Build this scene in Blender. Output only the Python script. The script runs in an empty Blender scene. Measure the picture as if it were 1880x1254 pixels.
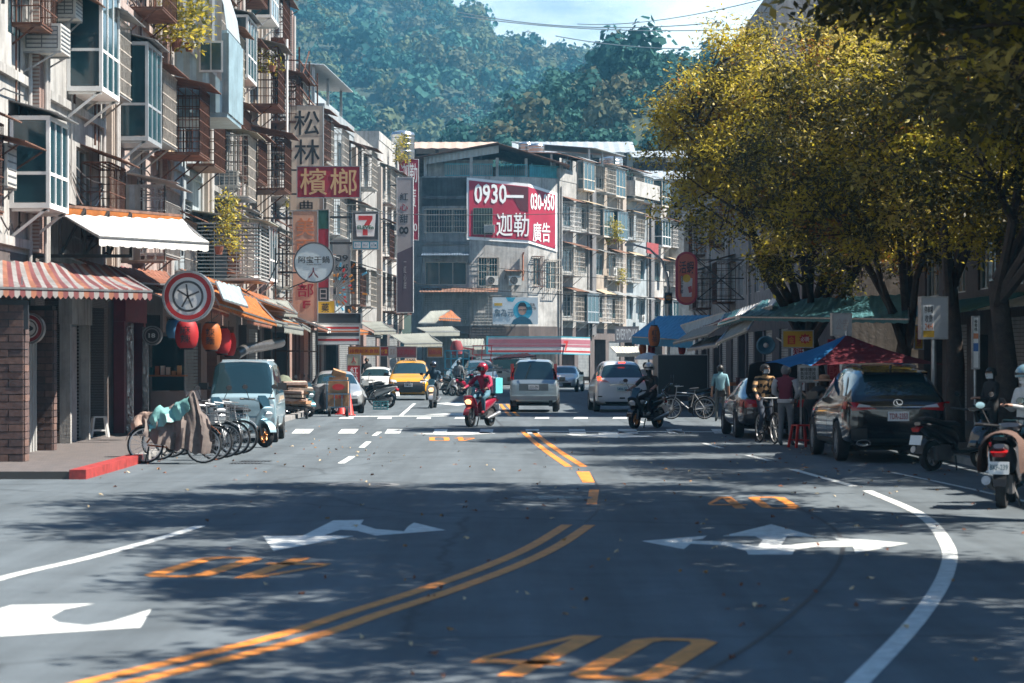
import bpy, bmesh, math, random
import numpy as np
from mathutils import Vector, Matrix, Euler
R = math.radians
sc = bpy.context.scene
col = sc.collection
FOC = 85.0 / 36.0 * 1880.0          # focal length in photo pixels
EYE = 1.9
# ---------------------------------------------------------------- camera
cd = bpy.data.cameras.new('camera'); cam = bpy.data.objects.new('camera', cd); col.objects.link(cam)
cam.location = (0, 0, EYE); cam.rotation_euler = (R(90), 0, 0)
cd.lens = 85; cd.sensor_width = 36; cd.shift_y = 28 / 1880
cd.clip_start = 0.5; cd.clip_end = 6000
cd.dof.use_dof = True; cd.dof.focus_distance = 88; cd.dof.aperture_fstop = 3.2
sc.camera = cam
# ---------------------------------------------------------------- sky, sun, exposure
SUN_EL, SUN_AZ = 52.0, -5.0          # azimuth measured from +X towards +Y
w = bpy.data.worlds.new('World'); sc.world = w; w.use_nodes = True
nt = w.node_tree; nd = nt.nodes; lk = nt.links; nd.clear()
out = nd.new('ShaderNodeOutputWorld'); bg = nd.new('ShaderNodeBackground'); bg.inputs['Strength'].default_value = 0.05
sky = nd.new('ShaderNodeTexSky'); sky.sky_type = 'NISHITA'; sky.sun_disc = False
sky.sun_elevation = R(SUN_EL); sky.sun_rotation = R(90 - SUN_AZ)
sky.air_density = 1.3; sky.dust_density = 1.2; sky.ozone_density = 3.0
tc = nd.new('ShaderNodeTexCoord'); mp = nd.new('ShaderNodeMapping'); mp.inputs['Scale'].default_value = (1.6, 1.6, 5.0)
nz = nd.new('ShaderNodeTexNoise'); nz.inputs['Scale'].default_value = 3.2; nz.inputs['Detail'].default_value = 9; nz.inputs['Roughness'].default_value = 0.58
rp = nd.new('ShaderNodeValToRGB'); rp.color_ramp.elements[0].position = 0.3; rp.color_ramp.elements[1].position = 0.55
mx = nd.new('ShaderNodeMix'); mx.data_type = 'RGBA'; mx.inputs['B'].default_value = (11.0, 12.4, 12.6, 1)
tint = nd.new('ShaderNodeMix'); tint.data_type = 'RGBA'; tint.blend_type = 'MULTIPLY'; tint.inputs['Factor'].default_value = 1; tint.inputs['B'].default_value = (0.16, 0.4, 0.7, 1)
lk.new(tc.outputs['Generated'], mp.inputs['Vector']); lk.new(mp.outputs[0], nz.inputs['Vector']); lk.new(nz.outputs['Fac'], rp.inputs[0])
fm = nd.new('ShaderNodeMath'); fm.operation = 'MULTIPLY'; fm.inputs[1].default_value = 0.85
sp_ = nd.new('ShaderNodeSeparateXYZ'); lk.new(tc.outputs['Generated'], sp_.inputs[0]); el_ = nd.new('ShaderNodeMapRange'); el_.interpolation_type = 'SMOOTHSTEP'   # a cloud bank low round the whole horizon
for i_, v_ in enumerate((.17, .36, 1.0, .05)): el_.inputs[i_ + 1].default_value = v_
lk.new(sp_.outputs['Z'], el_.inputs[0]); f2_ = nd.new('ShaderNodeMath'); f2_.operation = 'MULTIPLY'; lk.new(rp.outputs[0], fm.inputs[0]); lk.new(fm.outputs[0], f2_.inputs[0]); lk.new(el_.outputs[0], f2_.inputs[1]); lk.new(f2_.outputs[0], mx.inputs['Factor'])
lk.new(sky.outputs[0], tint.inputs['A']); lk.new(tint.outputs['Result'], mx.inputs['A']); lk.new(mx.outputs['Result'], bg.inputs['Color']); lk.new(bg.outputs[0], out.inputs['Surface'])
ld = bpy.data.lights.new('sun', 'SUN'); ld.energy = 5.0; ld.angle = R(0.5); ld.color = (1.0, 0.935, 0.84)
sun = bpy.data.objects.new('sun', ld); col.objects.link(sun)
SD = Vector((math.cos(R(SUN_EL)) * math.cos(R(SUN_AZ)), math.cos(R(SUN_EL)) * math.sin(R(SUN_AZ)), math.sin(R(SUN_EL))))
sun.rotation_euler = (-SD).to_track_quat('-Z', 'Y').to_euler(); sun.location = SD * 60
vs = sc.view_settings; vs.view_transform = 'Standard'; vs.look = 'None'; vs.gamma = 1; vs.use_curve_mapping = False; vs.exposure = 1.55
sc.cycles.max_bounces = 6; sc.cycles.transparent_max_bounces = 6; sc.cycles.volume_bounces = 0
sc.cycles.use_denoising = True; sc.cycles.caustics_reflective = False; sc.cycles.caustics_refractive = False
# ---------------------------------------------------------------- helpers
def P(px, py, d): return Vector(((px - 940) * d / FOC, d, EYE + (655 - py) * d / FOC))
def G(px, py, z=0.0):
    d = FOC * EYE / (py - 655); return Vector(((px - 940) * d / FOC, d, z))
_mats = {}
def M(name, c=(.5, .5, .5), rough=.6, metal=0.0, var=.12, scale=3.0, streak=0.0, bump=0.0, spec=.5, emit=0, coat=0, trans=0, bscale=None):
    """plain painted / cloth / metal surface with grain, blotches and rain streaks"""
    if name in _mats: return _mats[name]
    m = bpy.data.materials.new(name); m.use_nodes = True; t = m.node_tree; n = t.nodes; b = n['Principled BSDF']
    b.inputs['Roughness'].default_value = rough; b.inputs['Metallic'].default_value = metal
    b.inputs['Specular IOR Level'].default_value = spec
    b.inputs['Base Color'].default_value = (*c, 1)
    if coat: b.inputs['Coat Weight'].default_value = coat; b.inputs['Coat Roughness'].default_value = .04
    if emit: b.inputs['Emission Color'].default_value = (*c, 1); b.inputs['Emission Strength'].default_value = emit
    tcn = n.new('ShaderNodeTexCoord')
    cur = None
    if var > 0:
        a = n.new('ShaderNodeTexNoise'); a.inputs['Scale'].default_value = scale; a.inputs['Detail'].default_value = 6; a.inputs['Roughness'].default_value = .65
        t.links.new(tcn.outputs['Object'], a.inputs['Vector'])
        mr = n.new('ShaderNodeMapRange'); mr.inputs['From Min'].default_value = .3; mr.inputs['From Max'].default_value = .7
        mr.inputs['To Min'].default_value = 1 - var * 1.6; mr.inputs['To Max'].default_value = 1 + var * .6
        t.links.new(a.outputs['Fac'], mr.inputs['Value'])
        mm = n.new('ShaderNodeMix'); mm.data_type = 'RGBA'; mm.blend_type = 'MULTIPLY'; mm.inputs['Factor'].default_value = 1
        mm.inputs['A'].default_value = (*c, 1); t.links.new(mr.outputs[0], mm.inputs['B']); cur = mm.outputs['Result']
    if streak > 0:
        mpn = n.new('ShaderNodeMapping'); mpn.inputs['Scale'].default_value = (4.5, 4.5, .35); t.links.new(tcn.outputs['Object'], mpn.inputs['Vector'])
        a = n.new('ShaderNodeTexNoise'); a.inputs['Scale'].default_value = 1.3; a.inputs['Detail'].default_value = 8; a.inputs['Roughness'].default_value = .7
        t.links.new(mpn.outputs[0], a.inputs['Vector'])
        cr = n.new('ShaderNodeMapRange'); cr.inputs['From Min'].default_value = .46; cr.inputs['From Max'].default_value = .72; cr.inputs['To Max'].default_value = streak
        t.links.new(a.outputs['Fac'], cr.inputs['Value'])
        mm = n.new('ShaderNodeMix'); mm.data_type = 'RGBA'; mm.inputs['B'].default_value = (c[0] * .32 + .012, c[1] * .3 + .01, c[2] * .28 + .01, 1)
        t.links.new(cr.outputs[0], mm.inputs['Factor'])
        if cur is not None: t.links.new(cur, mm.inputs['A'])
        else: mm.inputs['A'].default_value = (*c, 1)
        cur = mm.outputs['Result']
    if cur is not None: t.links.new(cur, b.inputs['Base Color'])
    if bump > 0:
        a = n.new('ShaderNodeTexNoise'); a.inputs['Scale'].default_value = bscale or scale * 9; a.inputs['Detail'].default_value = 5
        t.links.new(tcn.outputs['Object'], a.inputs['Vector'])
        bp = n.new('ShaderNodeBump'); bp.inputs['Strength'].default_value = bump; bp.inputs['Distance'].default_value = .02
        t.links.new(a.outputs['Fac'], bp.inputs['Height']); t.links.new(bp.outputs[0], b.inputs['Normal'])
    if trans:
        tr = n.new('ShaderNodeBsdfTranslucent'); ms = n.new('ShaderNodeMixShader'); ms.inputs[0].default_value = trans
        if cur is not None: t.links.new(cur, tr.inputs['Color'])
        else: tr.inputs['Color'].default_value = (*c, 1)
        o = n['Material Output']; t.links.new(b.outputs[0], ms.inputs[1]); t.links.new(tr.outputs[0], ms.inputs[2]); t.links.new(ms.outputs[0], o.inputs['Surface'])
    _mats[name] = m; return m
def leafmat(name, c1, c2, trans=.4, scale=.6, rough=.5, spec=.35):
    if name in _mats: return _mats[name]
    m = bpy.data.materials.new(name); m.use_nodes = True; t = m.node_tree; n = t.nodes; b = n['Principled BSDF']; b.inputs['Roughness'].default_value = rough; b.inputs['Specular IOR Level'].default_value = spec
    g = n.new('ShaderNodeTexCoord'); a = n.new('ShaderNodeTexNoise'); a.inputs['Scale'].default_value = scale; a.inputs['Detail'].default_value = 8; a.inputs['Roughness'].default_value = .8
    t.links.new(g.outputs['Object'], a.inputs['Vector'])
    r = n.new('ShaderNodeValToRGB'); r.color_ramp.elements[0].position = .36; r.color_ramp.elements[1].position = .64
    r.color_ramp.elements[0].color = (*c1, 1); r.color_ramp.elements[1].color = (*c2, 1)
    t.links.new(a.outputs['Fac'], r.inputs[0]); t.links.new(r.outputs[0], b.inputs['Base Color'])
    tr = n.new('ShaderNodeBsdfTranslucent'); ms = n.new('ShaderNodeMixShader'); ms.inputs[0].default_value = trans
    t.links.new(r.outputs[0], tr.inputs['Color']); o = n['Material Output']
    t.links.new(b.outputs[0], ms.inputs[1]); t.links.new(tr.outputs[0], ms.inputs[2]); t.links.new(ms.outputs[0], o.inputs['Surface'])
    _mats[name] = m; return m

class MB:
    """collects polygons; build() links them as ONE mesh object"""
    def __init__(s): s.v = []; s.f = []; s.mi = []; s.mats = []; s.cur = 0; s.sm = []; s.smooth = False; s.T = None
    def use(s, m):
        if m not in s.mats: s.mats.append(m)
        s.cur = s.mats.index(m); return s
    def add(s, vs, fs):
        k = len(s.v)
        s.v += [tuple(s.T @ Vector(p)) for p in vs] if s.T is not None else [tuple(p) for p in vs]
        s.f += [tuple(i + k for i in f) for f in fs]; s.mi += [s.cur] * len(fs); s.sm += [s.smooth] * len(fs); return s
    def box(s, x0, x1, y0, y1, z0, z1):
        if x0 > x1: x0, x1 = x1, x0
        if y0 > y1: y0, y1 = y1, y0
        if z0 > z1: z0, z1 = z1, z0
        return s.add([(x0, y0, z0), (x1, y0, z0), (x1, y1, z0), (x0, y1, z0), (x0, y0, z1), (x1, y0, z1), (x1, y1, z1), (x0, y1, z1)],
                     [(0, 3, 2, 1), (4, 5, 6, 7), (0, 1, 5, 4), (1, 2, 6, 5), (2, 3, 7, 6), (3, 0, 4, 7)])
    def obox(s, c, sx, sy, sz, e=(0, 0, 0)):
        m = Matrix.Translation(c) @ Euler(e).to_matrix().to_4x4()
        pts = [m @ Vector((a * sx / 2, b * sy / 2, d * sz / 2)) for d in (-1, 1) for a, b in ((-1, -1), (1, -1), (1, 1), (-1, 1))]
        return s.add(pts, [(0, 3, 2, 1), (4, 5, 6, 7), (0, 1, 5, 4), (1, 2, 6, 5), (2, 3, 7, 6), (3, 0, 4, 7)])
    def poly(s, pts): return s.add(pts, [tuple(range(len(pts)))])
    def prism(s, pts, d):
        """polygon pts (3-D, planar) extruded by vector d"""
        n = len(pts); d = Vector(d); a = [Vector(p) for p in pts]; b = [p + d for p in a]
        return s.add(a + b, [tuple(range(n - 1, -1, -1)), tuple(range(n, 2 * n))] + [(i, (i + 1) % n, n + (i + 1) % n, n + i) for i in range(n)])
    def bar(s, p, q, w, h=None):
        p = Vector(p); q = Vector(q); d = q - p; L = d.length
        if L < 1e-6: return s
        h = h or w; d.normalize(); up = Vector((0, 0, 1)) if abs(d.z) < .95 else Vector((0, 1, 0))
        a = d.cross(up).normalized() * w / 2; b = a.cross(d).normalized() * h / 2
        pts = [p - a - b, p + a - b, p + a + b, p - a + b, q - a - b, q + a - b, q + a + b, q - a + b]
        return s.add(pts, [(0, 1, 2, 3), (7, 6, 5, 4), (0, 4, 5, 1), (1, 5, 6, 2), (2, 6, 7, 3), (3, 7, 4, 0)])
    def tube(s, pts, r, n=8, cap=True):
        pts = [Vector(p) for p in pts]; rs = r if isinstance(r, (list, tuple)) else [r] * len(pts)
        rings = []; prev = None
        for i, p in enumerate(pts):
            d = (pts[min(i + 1, len(pts) - 1)] - pts[max(i - 1, 0)])
            if d.length < 1e-9: d = Vector((0, 0, 1))
            d.normalize()
            if prev is None: a = d.cross(Vector((0, 0, 1)) if abs(d.z) < .9 else Vector((1, 0, 0))).normalized()
            else: a = (prev - d * prev.dot(d)).normalized()
            prev = a; b = d.cross(a)
            rings.append([p + (a * math.cos(2 * math.pi * k / n) + b * math.sin(2 * math.pi * k / n)) * rs[i] for k in range(n)])
        vs = [q for rg in rings for q in rg]; fs = []
        for i in range(len(pts) - 1):
            for k in range(n): fs.append((i * n + k, i * n + (k + 1) % n, (i + 1) * n + (k + 1) % n, (i + 1) * n + k))
        if cap: fs += [tuple(range(n - 1, -1, -1)), tuple((len(pts) - 1) * n + k for k in range(n))]
        o = s.smooth; s.smooth = True; s.add(vs, fs); s.smooth = o; return s
    def lathe(s, prof, n=16, c=(0, 0, 0), axis='z', sx=1, sy=1, cap=True):
        c = Vector(c); vs = []
        for r, h in prof:
            for k in range(n):
                a = 2 * math.pi * k / n; x, y = r * math.cos(a) * sx, r * math.sin(a) * sy
                vs.append(c + (Vector((x, y, h)) if axis == 'z' else Vector((h, x, y)) if axis == 'x' else Vector((x, h, -y))))
        m = len(prof); fs = [(i * n + k, i * n + (k + 1) % n, (i + 1) * n + (k + 1) % n, (i + 1) * n + k) for i in range(m - 1) for k in range(n)]
        ring = m >= 4 and min(p[0] for p in prof) > 1e-5 and abs(prof[0][0] - prof[-1][0]) < .12 * prof[0][0]
        if ring: fs += [((m - 1) * n + k, (m - 1) * n + (k + 1) % n, (k + 1) % n, k) for k in range(n)]
        elif not cap: pass
        elif prof[0][0] > 1e-5: fs.append(tuple(range(n - 1, -1, -1)))
        if not ring and cap and prof[-1][0] > 1e-5: fs.append(tuple((m - 1) * n + k for k in range(n)))
        o = s.smooth; s.smooth = True; s.add(vs, fs); s.smooth = o; return s
    def grid(s, rows, thick=0.0):
        """rows: list of equal lists of points -> sheet (with thickness along -normal average)"""
        nr, nc = len(rows), len(rows[0]); vs = [Vector(p) for r in rows for p in r]
        fs = [(i * nc + j, i * nc + j + 1, (i + 1) * nc + j + 1, (i + 1) * nc + j) for i in range(nr - 1) for j in range(nc - 1)]
        if thick:
            nrm = (vs[nc - 1] - vs[0]).cross(vs[(nr - 1) * nc] - vs[0]).normalized() * thick; k = len(vs)
            vs = vs + [v - nrm for v in vs]; fs = fs + [tuple(reversed([i + k for i in f])) for f in fs]
            bd = [(j, j + 1) for j in range(nc - 1)] + [((nr - 1) * nc + j + 1, (nr - 1) * nc + j) for j in range(nc - 1)] + [((i + 1) * nc, i * nc) for i in range(nr - 1)] + [(i * nc + nc - 1, (i + 1) * nc + nc - 1) for i in range(nr - 1)]
            fs += [(a, a + k, b + k, b) for a, b in bd]
        return s.add(vs, fs)
    def build(s, name, m=None, parent=None, loc=None):
        me = bpy.data.meshes.new(name); me.from_pydata(s.v, [], s.f)
        ms = s.mats if s.mats else [m]
        for x in ms: me.materials.append(x)
        if len(ms) > 1: me.polygons.foreach_set('material_index', s.mi)
        if any(s.sm): me.polygons.foreach_set('use_smooth', s.sm)
        me.update()
        if any(s.sm): me.set_sharp_from_angle(angle=.75)
        return link(name, me, parent, loc)
def link(name, me, parent=None, loc=None):
    o = bpy.data.objects.new(name, me); col.objects.link(o)
    if parent is not None: o.parent = parent
    if loc is not None: o.location = loc
    return o
def tag(o, label=None, cat=None, group=None, kind=None):
    if label: o['label'] = label
    if cat: o['category'] = cat
    if group: o['group'] = group
    if kind: o['kind'] = kind
    return o
def E(name, label, cat, loc=(0, 0, 0), rz=0.0, group=None):
    o = bpy.data.objects.new(name, None); o.empty_display_size = .2; col.objects.link(o); o.location = loc; o.rotation_euler = (0, 0, rz)
    return tag(o, label, cat, group)
def copy_tree(o, parent=None):
    c = o.copy(); col.objects.link(c); c.parent = parent
    for ch in o.children: copy_tree(ch, c)
    return c
def structure(o): o['kind'] = 'structure'; return o
def meshed(o, name, parent=None):
    """evaluated copy of an unlinked-afterwards object as a plain mesh"""
    dg = bpy.context.evaluated_depsgraph_get(); dg.update()
    me = bpy.data.meshes.new_from_object(o.evaluated_get(dg)); return me
_txt = {}
def text_mesh(s, bold=0.0, ext=.004):
    if any(ord(c) > 0x2e80 for c in s): bold = min(bold, .006)
    k = (s, bold, ext)
    if k in _txt: return _txt[k]
    cu = bpy.data.curves.new('lettering', 'FONT'); cu.body = s; cu.size = 1; cu.extrude = ext; cu.offset = bold; cu.resolution_u = 2
    cu.align_x = 'CENTER'; cu.align_y = 'CENTER'
    o = bpy.data.objects.new('lettering', cu); col.objects.link(o)
    me = meshed(o, 'lettering'); bpy.data.objects.remove(o); bpy.data.curves.remove(cu)
    if len(me.vertices):
        a = np.empty(len(me.vertices) * 3); me.vertices.foreach_get('co', a); a = a.reshape(-1, 3)
        lo, hi = a[:, :2].min(0), a[:, :2].max(0); a[:, :2] -= (lo + hi) / 2; me.vertices.foreach_set('co', a.ravel()); me['wh'] = [float(hi[0] - lo[0]), float(hi[1] - lo[1])]
    else: me['wh'] = [1.0, 1.0]
    _txt[k] = me; return me
def lettering(s, m, parent, loc, wid=None, hei=None, bold=.012, rot=(R(90), 0, 0), ext=.004):
    """text fitted into wid x hei, reading from local -Y"""
    me = text_mesh(s, bold, ext).copy(); wh = me['wh']; me.materials.clear(); me.materials.append(m)
    o = link('lettering', me, parent, loc); o.rotation_euler = rot
    sx = wid / wh[0] if wid else hei / wh[1]; sy = hei / wh[1] if hei else sx
    o.scale = (sx, sy, 1); return o
# common materials
BLACK = M('black_plastic', (.012, .012, .014), .45, var=.05)
RUBBER = M('tyre_rubber', (.014, .014, .015), .8, var=.2, scale=20)
STEEL = M('galvanised_steel', (.38, .39, .4), .42, .8, var=.2, scale=8, streak=.3)
DARKSTEEL = M('dark_painted_steel', (.05, .045, .045), .5, .3, var=.25, scale=9)
RUST = M('rusty_iron', (.13, .052, .03), .85, .2, var=.4, scale=7, streak=.5)
CHROME = M('chrome', (.75, .76, .78), .12, 1, var=0)
WHITEP = M('white_paint', (.78, .78, .76), .5, var=.08)
CREAMBAR = M('cream_bars', (.5, .45, .39), .6, var=.25, scale=6, streak=.4)
GLASS = M('window_glass', (.018, .05, .062), .07, var=.1, spec=.8)
CARGLASS = M('car_glass', (.012, .03, .038), .04, var=0, spec=.9)
INK = M('black_ink', (.015, .015, .018), .6, var=0)
REDINK = M('red_ink', (.42, .015, .03), .55, var=.05)
WHITEINK = M('white_ink', (.8, .8, .79), .55, var=.04)
# ================================================================ ground, road, pavements
def asphalt():
    m = bpy.data.materials.new('asphalt'); m.use_nodes = True; t = m.node_tree; n = t.nodes; b = n['Principled BSDF']
    g = n.new('ShaderNodeTexCoord')
    def noise(s, d=6, r=.6, mp=None):
        a = n.new('ShaderNodeTexNoise'); a.inputs['Scale'].default_value = s; a.inputs['Detail'].default_value = d; a.inputs['Roughness'].default_value = r
        if mp:
            q = n.new('ShaderNodeMapping'); q.inputs['Scale'].default_value = mp; t.links.new(g.outputs['Object'], q.inputs['Vector']); t.links.new(q.outputs[0], a.inputs['Vector'])
        else: t.links.new(g.outputs['Object'], a.inputs['Vector'])
        return a
    def mr(a, lo, hi, o1, o2):
        q = n.new('ShaderNodeMapRange'); q.inputs[1].default_value = lo; q.inputs[2].default_value = hi; q.inputs[3].default_value = o1; q.inputs[4].default_value = o2
        t.links.new(a.outputs['Fac'], q.inputs[0]); return q
    fine = mr(noise(75, 4, .8), .3, .7, .58, 1.36); mid = mr(noise(1.1, 8, .7), .3, .7, .8, 1.14); lng = mr(noise(.7, 5, .6, (2.2, .12, 1)), .35, .68, .74, 1.14)
    mul1 = n.new('ShaderNodeMath'); mul1.operation = 'MULTIPLY'; t.links.new(fine.outputs[0], mul1.inputs[0]); t.links.new(mid.outputs[0], mul1.inputs[1])
    mul2 = n.new('ShaderNodeMath'); mul2.operation = 'MULTIPLY'; t.links.new(mul1.outputs[0], mul2.inputs[0]); t.links.new(lng.outputs[0], mul2.inputs[1])
    v = n.new('ShaderNodeTexVoronoi'); v.feature = 'DISTANCE_TO_EDGE'; v.inputs['Scale'].default_value = .16
    w1 = noise(.9, 5, .7); wm = n.new('ShaderNodeMix'); wm.data_type = 'RGBA'; wm.inputs['Factor'].default_value = .35; t.links.new(g.outputs['Object'], wm.inputs['A']); t.links.new(w1.outputs['Color'], wm.inputs['B'])
    t.links.new(wm.outputs['Result'], v.inputs['Vector'])
    ck = n.new('ShaderNodeMapRange'); ck.inputs[1].default_value = .0; ck.inputs[2].default_value = .006; ck.inputs[3].default_value = .62; ck.inputs[4].default_value = 1; t.links.new(v.outputs['Distance'], ck.inputs[0])
    mul3 = n.new('ShaderNodeMath'); mul3.operation = 'MULTIPLY'; t.links.new(mul2.outputs[0], mul3.inputs[0]); t.links.new(ck.outputs[0], mul3.inputs[1])
    mm = n.new('ShaderNodeMix'); mm.data_type = 'RGBA'; mm.blend_type = 'MULTIPLY'; mm.inputs['Factor'].default_value = 1; mm.inputs['A'].default_value = (.102, .122, .136, 1)
    t.links.new(mul3.outputs[0], mm.inputs['B']); t.links.new(mm.outputs['Result'], b.inputs['Base Color'])
    b.inputs['Roughness'].default_value = .82; b.inputs['Specular IOR Level'].default_value = .3
    bp = n.new('ShaderNodeBump'); bp.inputs['Strength'].default_value = .35; bp.inputs['Distance'].default_value = .01
    t.links.new(noise(120, 3, .7).outputs['Fac'], bp.inputs['Height']); t.links.new(bp.outputs[0], b.inputs['Normal'])
    return m
ASPH = asphalt()
def paint(name, c):
    m = M(name, c, .65, var=.24, scale=7, bump=.3, bscale=60)
    return m
PW = paint('white_road_paint', (.62, .64, .62)); PY = paint('yellow_road_paint', (.76, .25, .028))
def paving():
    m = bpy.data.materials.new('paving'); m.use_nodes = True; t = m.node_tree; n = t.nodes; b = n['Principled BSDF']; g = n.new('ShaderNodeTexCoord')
    br = n.new('ShaderNodeTexBrick'); br.inputs['Scale'].default_value = 3.2; br.inputs['Color1'].default_value = (.125, .105, .1, 1); br.inputs['Color2'].default_value = (.09, .08, .078, 1); br.inputs['Mortar'].default_value = (.06, .055, .05, 1)  # tile colours darkened to stand in for awning shade on the pavement
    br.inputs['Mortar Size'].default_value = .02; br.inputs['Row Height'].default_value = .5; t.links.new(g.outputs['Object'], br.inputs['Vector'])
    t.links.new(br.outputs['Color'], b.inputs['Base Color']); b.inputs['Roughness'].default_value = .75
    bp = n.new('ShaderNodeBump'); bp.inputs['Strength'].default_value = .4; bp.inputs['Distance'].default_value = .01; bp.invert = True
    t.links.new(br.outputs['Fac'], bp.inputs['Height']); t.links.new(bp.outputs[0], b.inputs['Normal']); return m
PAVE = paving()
gm = MB(); gm.box(-430, 430, -30, 1000, -.6, -.06)
structure(gm.build('ground', M('soil', (.07, .065, .05), .9, var=.3, scale=.2)))
rm = MB(); rm.poly([(-16, -8, 0), (16, -8, 0), (16, 150, 0), (40, 250, 0), (-30, 250, 0), (-16, 150, 0)]); structure(rm.build('road', ASPH))
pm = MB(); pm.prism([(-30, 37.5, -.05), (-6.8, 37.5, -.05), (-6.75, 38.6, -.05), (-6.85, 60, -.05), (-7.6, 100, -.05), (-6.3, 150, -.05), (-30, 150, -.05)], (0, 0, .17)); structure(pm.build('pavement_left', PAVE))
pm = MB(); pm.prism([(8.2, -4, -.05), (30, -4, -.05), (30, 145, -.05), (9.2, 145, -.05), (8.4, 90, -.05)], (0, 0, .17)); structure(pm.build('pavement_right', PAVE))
kerb = tag(bpy.data.objects.new('kerb', None), kind='structure'); col.objects.link(kerb)
REDK = M('red_kerb_paint', (.36, .04, .035), .6, var=.35, scale=6, bump=.4); GREYK = M('kerb_concrete', (.27, .26, .25), .8, var=.25, scale=4)
kp = [(-6.6, 37.45), (-6.6, 39.4), (-6.6, 41.4), (-6.62, 43.4)]
for a, b in zip(kp, kp[1:]):
    k = MB(); d = Vector((b[0] - a[0], b[1] - a[1], 0)); nrm = Vector((-d.y, d.x, 0)).normalized() * .26; a3 = Vector((*a, -.05)); b3 = Vector((*b, -.05)) - d.normalized() * .012
    k.prism([a3, b3, b3 + nrm, a3 + nrm], (0, 0, .2)); k.build('kerb_stone', REDK, kerb)
for y in range(44, 100, 4):
    k = MB(); k.box(-6.88, -6.62, y, y + 3.985, -.05, .13); k.build('kerb_stone', GREYK, kerb)
kr = tag(bpy.data.objects.new('kerb', None), kind='structure'); col.objects.link(kr)
for y in range(8, 88, 4):
    k = MB(); k.box(7.98, 8.2, y, y + 3.985, -.05, .13); k.build('kerb_stone', GREYK, kr)
# ---- markings, laid out on the road where they are painted
def gpoly(name, pts, m, z=.004): b = MB(); b.poly([G(x, y, z) for x, y in pts][::-1]); o = structure(b.build(name, m)); fixup(o); return o
def fixup(o):
    me = o.data
    bm = bmesh.new(); bm.from_mesh(me); bmesh.ops.triangulate(bm, faces=bm.faces[:]); bmesh.ops.recalc_face_normals(bm, faces=bm.faces[:])
    for f in bm.faces:
        if f.normal.z < 0: f.normal_flip()
    bm.to_mesh(me); bm.free()
def spline(pts, n=60):
    pts = [Vector(p) for p in pts]; out = []
    ext = [2 * pts[0] - pts[1]] + pts + [2 * pts[-1] - pts[-2]]
    per = max(2, n // (len(pts) - 1))
    for i in range(1, len(ext) - 2):
        p0, p1, p2, p3 = ext[i - 1:i + 3]
        for k in range(per):
            t = k / per; out.append(.5 * ((2 * p1) + (p2 - p0) * t + (2 * p0 - 5 * p1 + 4 * p2 - p3) * t * t + (3 * p1 - p0 - 3 * p2 + p3) * t ** 3))
    out.append(pts[-1]); return out
def strip(name, pts, wdt, m, z=.004, off=0.0, lab=None):
    q = []
    for i, p in enumerate(pts):
        d = (pts[min(i + 1, len(pts) - 1)] - pts[max(i - 1, 0)]); d.z = 0; d.normalize(); nn = Vector((-d.y, d.x, 0))
        q.append([p + nn * (off - wdt / 2) + Vector((0, 0, z)), p + nn * (off + wdt / 2) + Vector((0, 0, z))])
    b = MB(); b.grid(q); o = structure(b.build(name, m)); fixup(o); return o
cl = spline([G(-300, 1375), G(197, 1254), G(530, 1172), G(670, 1126), G(795, 1086), G(920, 1040), G(1000, 1003), G(1062, 964)], 60)
for off in (-.13, .13): strip('centre_line', cl, .13, PY, off=off)
cl2 = spline([G(1058, 857), G(1020, 832), G(990, 810), G(968, 791)], 30)
for off in (-.13, .13): strip('centre_line', cl2, .13, PY, off=off)
gpoly('centre_line', [(1058, 866), (1082, 866), (1092, 886), (1070, 886)], PY); gpoly('centre_line', [(1082, 899), (1100, 899), (1096, 926), (1077, 926)], PY)
for off in (-.13, .13): strip('centre_line', [G(944, 764), G(936, 756), G(925, 742)], .12, PY, off=off)
strip('edge_line', spline([G(1420, 1400), G(1575, 1254), G(1690, 1130), G(1738, 1050), G(1738, 1000), G(1690, 945), G(1592, 901)], 60), .145, PW)
strip('edge_line', spline([G(1568, 893), G(1510, 877), G(1455, 862)], 12), .13, PW)
for a, b in (((1412, 846), (1372, 836)), ((1325, 823), (1292, 814)), ((1255, 797), (1237, 790)), ((1180, 776), (1160, 768))): strip('lane_dash', [G(*a), G(*b)], .12, PW)
strip('edge_line', spline([G(-220, 1135), G(0, 1063), G(160, 1025), G(290, 990), G(368, 966)], 40), .13, PW)
for a, b in (((626, 851), (647, 838)), ((664, 822), (677, 811)), ((687, 800), (697, 793)), ((735, 764), (761, 741))): strip('lane_dash', [G(*a), G(*b)], .13, PW)
# long access line on the parking side
strip('parking_line', spline([G(1640, 868), G(1760, 893), G(1900, 925)], 12), .08, PW)
# arrows
gpoly('road_arrow', [(1178, 994), (1298, 984), (1290, 990), (1262, 993), (1330, 995), (1392, 1003), (1400, 992), (1386, 985), (1326, 985), (1416, 963), (1503, 987), (1445, 985), (1434, 1002), (1538, 993), (1530, 987), (1668, 998), (1570, 1016), (1566, 1004), (1490, 1005), (1458, 1011), (1455, 1019), (1374, 1019), (1370, 1012), (1330, 1002), (1268, 999), (1255, 1009)], PW)
gpoly('road_arrow', [(483, 985), (556, 984), (612, 956), (668, 955), (662, 963), (690, 972), (742, 976), (748, 968), (760, 960), (818, 974), (690, 984), (655, 975), (625, 973), (596, 983), (650, 985), (502, 1012)], PW)
gpoly('road_arrow', [(-60, 1135), (20, 1112), (174, 1109), (118, 1120), (92, 1134), (108, 1144), (160, 1149), (205, 1142), (278, 1119), (258, 1153), (-60, 1173)], PW)
gpoly('road_arrow', [(1040, 797), (1100, 798), (1098, 795), (1130, 791), (1165, 798), (1135, 799), (1190, 800), (1200, 802), (1130, 804), (1050, 800)], PW)
gpoly('road_arrow', [(760, 797), (850, 793), (890, 793), (910, 796), (840, 799)], PW)
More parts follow.
